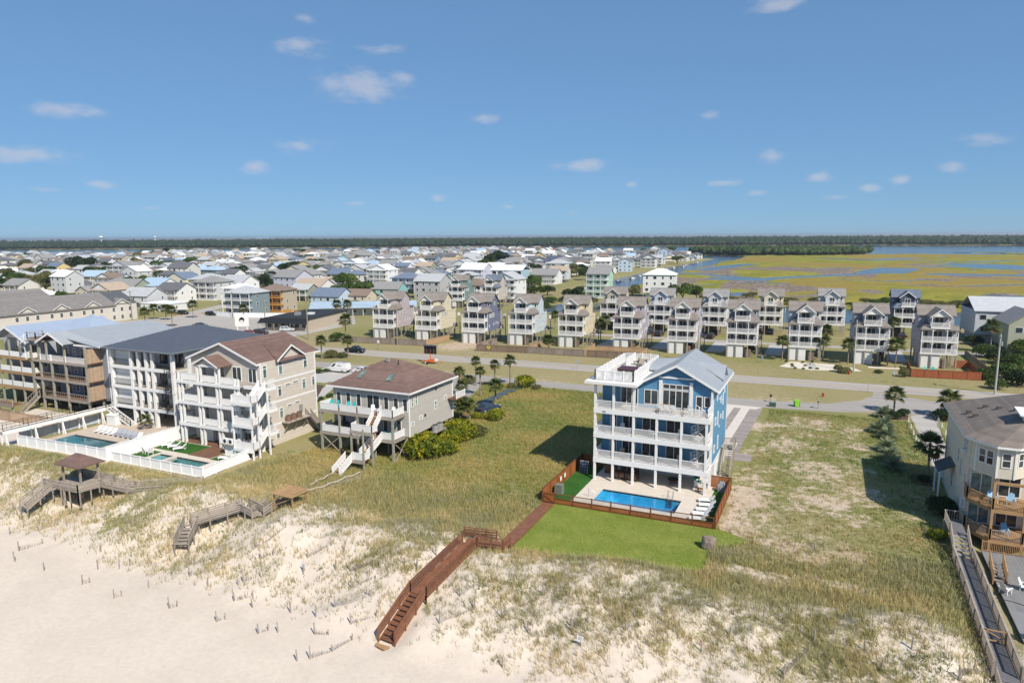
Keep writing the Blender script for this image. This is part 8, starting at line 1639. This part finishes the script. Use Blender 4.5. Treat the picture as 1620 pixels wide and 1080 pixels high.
bank = np.concatenate(bank); k = (sdf(LAND, bank[:, 0], bank[:, 1]) > 1) & (fbm(bank[:, 0] * .01, bank[:, 1] * .01, 77) > .42) & (bank[:, 1] > 560); bank = bank[k]; woods('shore_thicket', 'line of dark trees along the town shore', bank, RNG.uniform(4, 9, len(bank)), RNG.uniform(3, 6, len(bank)), WT, 6)
# ================================================================ vehicles, poles, signs, people
def paint(name, c): return MAT('paint_' + name, c, .3, .03, 1, spec=.5)
HUBM = MAT('wheel_metal', (.42, .42, .43), .35, .05, metal=.6); LAMP = MAT('lamp_glass', (.7, .7, .68), .2, .02); TAIL = MAT('tail_red', (.4, .02, .02), .3, .02)
def car(name, label, cat, p, q, rz, pm, kind='suv', group=None):
    """Body from a side profile with tucked cabin, glazing, lamps and wheels; nose at +x."""
    L_, W_, zb, zr, prof, cab = {'suv': (4.7, 1.88, .32, 1.72, [(-2.35, .45), (-2.33, 1.0), (-2.2, 1.1), (1.0, 1.1), (2.2, .95), (2.35, .7), (2.33, .4)], [(-2.2, 1.1), (-2.0, 1.68), (.15, 1.72), (1.05, 1.1)]),
        'car': (4.6, 1.82, .28, 1.44, [(-2.3, .4), (-2.28, .85), (-2.1, .95), (1.1, .93), (2.15, .78), (2.3, .6), (2.28, .35)], [(-1.75, .94), (-1.0, 1.40), (.2, 1.44), (1.15, .93)]),
        'van': (5.6, 2.0, .35, 2.1, [(-2.8, .5), (-2.78, 1.2), (-2.7, 1.25), (1.7, 1.2), (2.6, 1.05), (2.8, .8), (2.78, .45)], [(-2.72, 1.25), (-2.62, 2.08), (.9, 2.1), (1.75, 1.2)]),
        'pickup': (5.5, 1.95, .4, 1.8, [(-2.75, .5), (-2.73, 1.1), (1.2, 1.12), (2.6, 1.0), (2.75, .75), (2.73, .45)], [(-.6, 1.1), (-.45, 1.75), (.7, 1.8), (1.35, 1.12)])}[kind]
    t = thing(name, label, cat, (p, q, 0.03), rz, group); h = W_ / 2
    MB().ext([(x, -h, z) for x, z in prof] + [(prof[0][0] + .1, -h, zb)] if 0 else [(x, -h, z) for x, z in [(prof[0][0] + .08, zb)] + prof + [(prof[-1][0] - .1, zb)]], (0, W_, 0)).build('body', pm, t)
    c4 = cab; b = MB(); n = len(c4); lo = [(x, s_ * (h - .02 if z < c4[1][1] - .1 else h - .2), z) for s_ in (-1, 1) for x, z in c4]
    b.add(lo, [(0, 1, 2, 3)[::-1], (4, 5, 6, 7), (1, 5, 6, 2), (0, 4, 5, 1), (3, 2, 6, 7)]); b.build('cabin', pm, t)
    (x0, z0), (x1, z1), (x2, z2), (x3, z3) = c4
    for s_ in (-1, 1):
        rg = ((.08, .46), (.54, .92)) if kind != 'van' else ((.74, .94),)
        for f0, f1 in rg:
            g = MB(); P4 = [(x0 + (x3 - x0) * f0, z0 + .06), (x0 + (x3 - x0) * f1 - (.1 if f1 > .9 else 0), z0 + .06), (x1 + (x2 - x1) * f1 - .02, z1 - .08), (x1 + (x2 - x1) * f0 + .02, z1 - .08)]; g.ext([(x, s_ * ((h - .02) - .18 * (z - z0) / (z1 - z0) + .008), z) for x, z in P4], (0, s_ * .012, 0)); g.build('side_window', GLASS, t)
        for x in (-L_ * .3, L_ * .31):
            w = MB().cyl((x, s_ * (h - .2), .34), (x, s_ * (h + .02), .34), .34, .34, 14).build('wheel', RUBBER, t); MB().cyl((x, s_ * (h + .021), .34), (x, s_ * (h + .035), .34), .2, .18, 10).build('hub', HUBM, w)
        bx('headlight', t, LAMP, L_ / 2 - .12, L_ / 2 + .01, s_ * (h - .3) - .2, s_ * (h - .3) + .2, .68, .82); bx('tail_light', t, TAIL, -L_ / 2 - .012, -L_ / 2 + .1, s_ * (h - .12) - .1, s_ * (h - .12) + .1, .8, 1.05)
    for (xa, za), (xb, zb_) in (((x3, z3), (x2, z2)),) + (() if kind == 'van' else (((x0, z0), (x1, z1)),)):
        d = .02 if xa > 0 else -.02; MB().ext([(xa * .985 + d + (xb - xa) * .1, -h + .16, za + (zb_ - za) * .1), (xa * .985 + d + (xb - xa) * .1, h - .16, za + (zb_ - za) * .1), (xa + (xb - xa) * .9 + d, h - .28, za + (zb_ - za) * .9), (xa + (xb - xa) * .9 + d, -h + .28, za + (zb_ - za) * .9)], (d, 0, .01)).build('windscreen', GLASS, t)
    bx('bumper', t, BLACK, L_ / 2 - .02, L_ / 2 + .06, -h + .1, h - .1, zb + .05, zb + .25); bx('bumper', t, BLACK, -L_ / 2 - .06, -L_ / 2 + .05, -h + .1, h - .1, zb + .08, zb + .26)
    if kind == 'pickup': bx('load_bed', t, BLACK, -2.65, -.7, -h + .12, h - .12, 1.101, 1.14)
    return t
RA = math.atan(.048)
car('pickup_truck', 'black pickup truck driving on the main road', 'truck', *at(562, 557.5), RA, paint('black', (.012, .013, .018)), 'pickup')
v = car('work_van', 'white work van with lettering parked on the left driveway', 'van', *at(536, 588), math.pi + .02, paint('white', (.72, .72, .72)), 'van'); b = MB(); b.bar((-2.2, -.7, 2.3), (.7, -.7, 2.3), .05); b.bar((-2.2, .7, 2.3), (.7, .7, 2.3), .05); [b.bar((x, -.75, 2.32), (x, .75, 2.32), .05) for x in (-2.0, -.7, .5)]; [b.bar((x, y, 2.08), (x, y, 2.32), .05) for x in (-2.0, .5) for y in (-.7, .7)]; b.build('roof_rack', STEEL, v); textmesh('van_lettering', 'Martin', .42, BLACK, v, (-.9, .985 - .05, 1.5), (math.pi / 2, 0, math.pi))
for px, py, a, c, k, lab in [(317, 517, .3, (.02, .025, .03), 'car', 'dark saloon car on the parking lot left of the billboard'), (441, 519, .4, (.14, .01, .02), 'suv', 'dark red car parked by the restaurant awning'), (455, 524, .5, (.5, .51, .52), 'suv', 'silver car at the restaurant corner'), (413, 529, .2, (.045, .025, .03), 'suv', 'maroon black van beside the billboard'), (394, 529, .2, (.35, .05, .05), 'car', 'small red car left of the maroon van'), (335, 499, .2, (.012, .013, .016), 'suv', 'black car before the slate green house'), (290, 497, 0, (.02, .02, .024), 'suv', 'black car beside the low white flat roofed building'), (274, 496, 0, (.55, .56, .57), 'car', 'pale car beside the low white flat roofed building'),
        (1043, 531, 1.5, (.03, .03, .035), 'suv', 'dark car on the drive right of the mauve house'), (1032, 527, 1.6, (.10, .10, .11), 'suv', 'grey car behind the mauve house, further left'), (1124, 535, 1.55, (.02, .022, .028), 'suv', 'black car on the drive right of the grey lilac house'), (1132, 529, 1.6, (.05, .055, .06), 'car', 'dark grey car behind the black one near the slate house'), (1219, 528, 1.5, (.13, .14, .17), 'suv', 'blue grey car under the lemon yellow house'), (1092, 551, 1.6, (.02, .02, .02), 'suv', 'black car under the grey lilac house'), (1188, 552, 1.6, (.03, .03, .035), 'suv', 'black car under the slate grey house'), (1426, 535, 1.5, (.02, .02, .025), 'suv', 'black car between the steel grey and dark ash houses'), (1393, 566, 1.6, (.04, .06, .10), 'suv', 'dark blue car under the steel grey house'), (945, 473, 1.6, (.6, .6, .6), 'car', 'white car below the mint green house'), (772, 650, 1.2, (.03, .05, .09), 'car', 'dark blue car half hidden by the fan palm clump'), (1003, 527, 1.5, (.04, .04, .05), 'suv', 'dark car under the sand coloured back house'), (575, 590, .1, (.6, .62, .64), 'car', 'pale car peeping over the taupe house roof')]:
    car('parked_car', lab, 'car', *at(px, py), a, paint(lab.replace(' ', '_')[:24], c), k, 'parked cars')
# message board trailer
OR = MAT('signal_orange', (.62, .13, .02), .5, .06, 2); t = thing('message_board_trailer', 'orange trailer with folding black message board beside the main road', 'trailer', (*at(683, 574.5), .0), R(6))
MB().box(-2.4, 1.2, -.75, .75, .45, .6).build('chassis', OR, t); MB().bar((1.2, 0, .52), (3.0, 0, .5), .12).build('drawbar', OR, t); bx('battery_box', t, OR, -.4, .7, -.5, .5, .602, 1.0); bx('control_box', t, PLASTW, .9, 1.5, -.3, .3, .602, 1.1); MB().bar((-.3, 0, 1.0), (-.3, 0, 2.3), .16).build('mast', OR, t)
b = MB(); b.box(-1.9, 1.3, -.08, .08, 2.3, 4.1); b.build('display_panel', BLACK, t); MB().ext([(-2.0, -.5, 4.14), (1.4, -.5, 4.14), (1.4, .5, 4.3), (-2.0, .5, 4.3)], (0, 0, .06)).build('solar_panel', MAT('solar_cell', (.03, .035, .05), .3), t)
for x in (-1.3, -.3, .7): bx('panel_rib', t, MAT('rust_brown', (.20, .07, .05), .6), x - .05, x + .05, -.16, -.081, 2.35, 4.05)
for s_ in (-1, 1): w = MB().cyl((-1.2, s_ * .75, .34), (-1.2, s_ * .95, .34), .34, .34, 14).build('wheel', RUBBER, t); MB().cyl((-1.2, s_ * .951, .34), (-1.2, s_ * .97, .34), .2, .18, 10).build('hub', PLASTW, w)
# utility poles and wires
POLEW = MAT('pole_wood', (.25, .225, .17), .9, .2, 3); POLEG = MAT('pole_grey', (.42, .42, .40), .8, .1, 3)
POLES = [(-109.5, 158.4, 11.2, 'brown utility pole before the cream stilt house'), (-76.6, 161.6, 11, 'green brown utility pole before the pale blue stilt house'), (-27.4, 163.4, 11, 'slim utility pole right of the grey lilac house'), (5.8, 166.3, 11.5, 'tall greenish utility pole before the steel grey house'), (29.4, 152.6, 11.5, 'pale grey utility pole near the right frame edge'), (-140, 156.6, 13, 'tall utility pole beside the restaurant'), (-176, 176, 10, 'utility pole in front of the restaurant roof'), (-205, 189, 10, 'utility pole by the white vinyl fence'), (-236, 170, 11, 'utility pole at the condominium end')]
tops = []
for x, y, h, lab in POLES:
    t = thing('utility_pole', lab, 'pole', (x, y, 0), RA, 'utility poles'); MB().cyl((0, 0, -.3), (0, 0, h), .19, .13, 10).build('shaft', POLEG if 'grey' in lab else POLEW, t); bx('crossarm', t, POLEW, -.06, .06, -1.0, 1.0, h - .75, h - .6); tops.append(Vector((x, y, h)))
    for yy in (-.9, 0, .9): MB().cyl((0, yy, h - .6), (0, yy, h - .42), .05, .04, 6).build('insulator', ACGREY, t)
    if 'cream' in lab or 'grey uti' in lab: MB().cyl((.25, 0, h - 2.2), (.25, 0, h - 1.4), .22, .22, 10).build('transformer', ACGREY, t)
for i, (a, c) in enumerate(((5, 0), (0, 1), (1, 2), (2, 3), (3, 4))):
    A, B_ = tops[a], tops[c]; t = thing('overhead_wires', 'overhead wires along the far verge, %s span from the left' % ORD[i], 'wires', A, 0, 'overhead wire spans')
    for k, (dy, dz) in enumerate(((-.9, -.42), (.9, -.42), (0, -2.4))): MB().tube([(A.lerp(B_, s_ / 10) - A) + Vector((0, dy, dz - 4 * .5 * (s_ / 10) * (1 - s_ / 10))) for s_ in range(11)], .014, 4).build('wire', BLACK, t)
# signs, hydrants, bins, mailboxes
def sign(label, p, q, h, plate, cat='road sign', rz=0.): t = thing('road_sign', label, cat, (p, q, 0), rz); bx('post', t, STEEL, -.035, .035, -.03, .03, -.2, h); plate(t, h); return t
YEL = MAT('sign_yellow', (.75, .55, .02), .5, .04); SGREY = MAT('sign_back', (.38, .39, .40), .5, .05)
def diamond(m): return lambda t, h: MB().ext([(0, -.05, h - .95), (.55, -.05, h - .4), (0, -.05, h + .15), (-.55, -.05, h - .4)], (0, .02, 0)).build('plate', m, t)
def rect(m, w=.6, hh=.75): return lambda t, h: bx('plate', t, m, -w / 2, w / 2, -.06, -.032, h - hh, h)
sg = sign('yellow diamond warning sign before the dark brown board fence', *at(773, 561), 2.4, diamond(YEL), rz=RA); b = MB(); b.box(-.05, .05, -.075, -.052, 1.75, 2.25); b.ext([(-.2, -.075, 2.2), (.2, -.075, 2.2), (0, -.075, 2.45)], (0, .02, 0)); b.build('symbol', BLACK, sg)
sign('grey backed diamond sign beside the red cedar fence', *at(1414, 606), 2.6, diamond(SGREY)); sign('small grey backed sign beside the main road right of centre', *at(742, 567), 2.0, rect(SGREY)); sign('grey backed road sign left of the blue house roof', *at(913, 584), 2.2, rect(SGREY)); sign('white sign on the verge before the lilac stilt house', *at(599, 553), 2.6, rect(PLASTW, .7, .8)); sign('slim marker post sign at the junction island', *at(1373, 620), 1.8, rect(SGREY, .2, .3))
REDM = MAT('hydrant_red', (.45, .03, .02), .45, .05)
for lab, (p, q) in (('red fire hydrant on the verge between the two roads', at(1302, 627.5)), ('red fire hydrant beside the tall greenish utility pole', at(1343, 592))):
    t = thing('fire_hydrant', lab, 'hydrant', (p, q, 0)); MB().cyl((0, 0, 0), (0, 0, .62), .16, .15, 10).build('barrel', REDM, t); MB().ball((0, 0, .64), .19, .19, .16, 10, 6).build('bonnet', REDM, t, True); MB().cyl((-.28, 0, .45), (.28, 0, .45), .08, .08, 8).build('nozzle', REDM, t); MB().cyl((0, 0, .02), (0, 0, .08), .22, .22, 10).build('flange', REDM, t)
LIME = MAT('lime_bin', (.22, .52, .03), .45, .05)
t = thing('wheelie_bin', 'lime green wheeled bin beside the service road', 'bin', (*at(1260, 643), .02), .4); MB().ext([(-.35, -.35, .08), (.35, -.35, .08), (.42, -.42, 1.05), (-.42, -.42, 1.05)], (0, .75, 0)).build('body', LIME, t); bx('side_panel', t, BLACK, .42, .46, -.38, .3, .12, 1.0); MB().ext([(-.46, -.46, 1.06), (.46, -.46, 1.06), (.46, .4, 1.16), (-.46, .4, 1.16)], (0, 0, .05)).build('lid', LIME, t); [MB().cyl((x, .33, .12), (x + .06, .33, .12), .12, .12, 10).build('wheel', RUBBER, t) for x in (-.4, .34)]
for i, (px, py, lab) in enumerate(((1294, 646, 'brown mailbox on a post right of the lime green bin'), (1219, 636, 'black mailbox at the end of the blue house driveway'), (676, 583, 'dark mailbox above the taupe house roof'))):
    t = thing('mailbox', lab, 'mailbox', (*at(px, py), 0)); bx('post', t, WOODW, -.06, .06, -.06, .06, -.1, 1.05); bx('box', t, BLACK if i else ACGREY, -.16, .16, -.28, .28, 1.05, 1.3); MB().cyl((0, -.28, 1.3), (0, .28, 1.3), .16, .16, 10).build('lid', BLACK if i else ACGREY, t)
t = thing('utility_box', 'low green utility box at the end of the blue house driveway', 'utility box', (*at(1222, 643), 0)); bx('housing', t, MAT('box_green', (.06, .10, .07), .6), -.55, .55, -.35, .35, 0, .6); MB().ext([(-.58, -.38, .6), (.58, -.38, .6), (.58, .38, .7), (-.58, .38, .7)], (0, 0, .04)).build('lid', _mats['box_green'], t)
PANEL = MAT('solar_mat', (.05, .075, .10), .18, .1, 2)
for i in range(6):
    f = i / 5; p, q = at(763 + (816 - 763) * f, 640 + (615 - 640) * f); t = thing('solar_mat', 'dark glassy panel lying on the lot edge, %s from the bright yellow roadside shrub' % ORD[5 - i], 'solar panel', (p, q, .0), -.2, 'row of dark panels'); MB().ext([(-1.0, -.85, .22), (1.0, -.85, .22), (1.0, .85, .3), (-1.0, .85, .3)], (0, 0, .05)).build('panel', PANEL, t); [post(t, x, y, 0, .24, .06, BLACK, 'leg') for x in (-.9, .9) for y in (-.75, .75)]
# garden pots and little plants in the gravel garden
for i, (px, py) in enumerate([(1244, 572), (1253, 577), (1258, 583), (1254, 580), (1270, 574), (1274, 579), (1285, 573), (1271, 584), (1293, 584), (1282, 583)]): shrub('small round plant in the gravel garden, %s from the walk end' % ORD[i], px, py, 5, 'yellow' if i % 3 else 'green', 1., group='small plants in the gravel garden')
# a person walking on the verge
def person(label, p, q, rz, h=1.75, shirt=(.08, .22, .5), legs=(.35, .30, .24)):
    t = thing('person', label, 'person', (p, q, 0), rz); me = bpy.data.meshes.new('body'); s = h / 1.75
    J = [(0, 0, .95), (0, .0, 1.15), (0, .02, 1.38), (0, .02, 1.5), (0, 0, 1.58), (0, -.02, 1.66), (.1, 0, .9), (.12, -.12, .5), (.12, -.1, .08), (.12, -.22, .04), (-.1, 0, .9), (-.12, .1, .5), (-.12, .22, .1), (-.12, .12, .04), (.19, .02, 1.4), (.27, .06, 1.12), (.28, -.08, .9), (-.19, .02, 1.4), (-.27, -.04, 1.12), (-.26, -.2, .93)]
    E_ = [(0, 1), (1, 2), (2, 3), (3, 4), (4, 5), (0, 6), (6, 7), (7, 8), (8, 9), (0, 10), (10, 11), (11, 12), (12, 13), (2, 14), (14, 15), (15, 16), (2, 17), (17, 18), (18, 19)]; rad = [.15, .14, .16, .07, .09, .1, .1, .07, .05, .045, .1, .07, .05, .045, .07, .05, .04, .07, .05, .04]
    me.from_pydata([tuple(c * s for c in j) for j in J], E_, []); o = put('body', me, t); md = o.modifiers.new('skin', 'SKIN'); sv = me.skin_vertices[0].data
    for i, r_ in enumerate(rad): sv[i].radius = (r_ * s, r_ * s * (.8 if i < 3 else 1))
    sv[0].use_root = True; o.modifiers.new('sub', 'SUBSURF').render_levels = 1
    m, N, L, B = _nt('clothes_and_skin'); tcn = N.new('ShaderNodeTexCoord'); sp = N.new('ShaderNodeSeparateXYZ'); L.new(tcn.outputs['Object'], sp.inputs[0])
    c = _mixc(N, L, _mth(N, L, 'GREATER_THAN', sp.outputs[2], .92), legs, shirt); c = _mixc(N, L, _mth(N, L, 'GREATER_THAN', sp.outputs[2], 1.5), c, (.45, .28, .2)); c = _mixc(N, L, _mth(N, L, 'LESS_THAN', sp.outputs[2], .45), c, (.42, .27, .2)); L.new(c, B.inputs['Base Color']); B.inputs['Roughness'].default_value = .8; me.materials.append(m)
    MB().ball((0, .01, 1.74 * s), .1, .11, .075, 10, 6).build('hair', MAT('brown_hair', (.08, .05, .03), .8), t, True)
person('person in a blue shirt standing on the mown verge before the slate house', *at(1205.5, 573), .6)
# ================================================================ sea air
def haze():
    b = MB().box(-46000, 46000, -46000, 46000, -6.0, 48.0); m = bpy.data.materials.new('sea_haze'); m.use_nodes = True; N = m.node_tree.nodes; L = m.node_tree.links; N.remove(N['Principled BSDF'])
    v = N.new('ShaderNodeVolumePrincipled'); v.inputs['Color'].default_value = (.86, .92, 1, 1); v.inputs['Density'].default_value = HAZE_DENSITY; v.inputs['Anisotropy'].default_value = .3; L.new(v.outputs[0], N['Material Output'].inputs['Volume'])
    o = b.build('haze', m); tag(o, 'thin pale sea haze over the whole scene', 'haze', kind='stuff')
HAZE_DENSITY = .00009
haze()
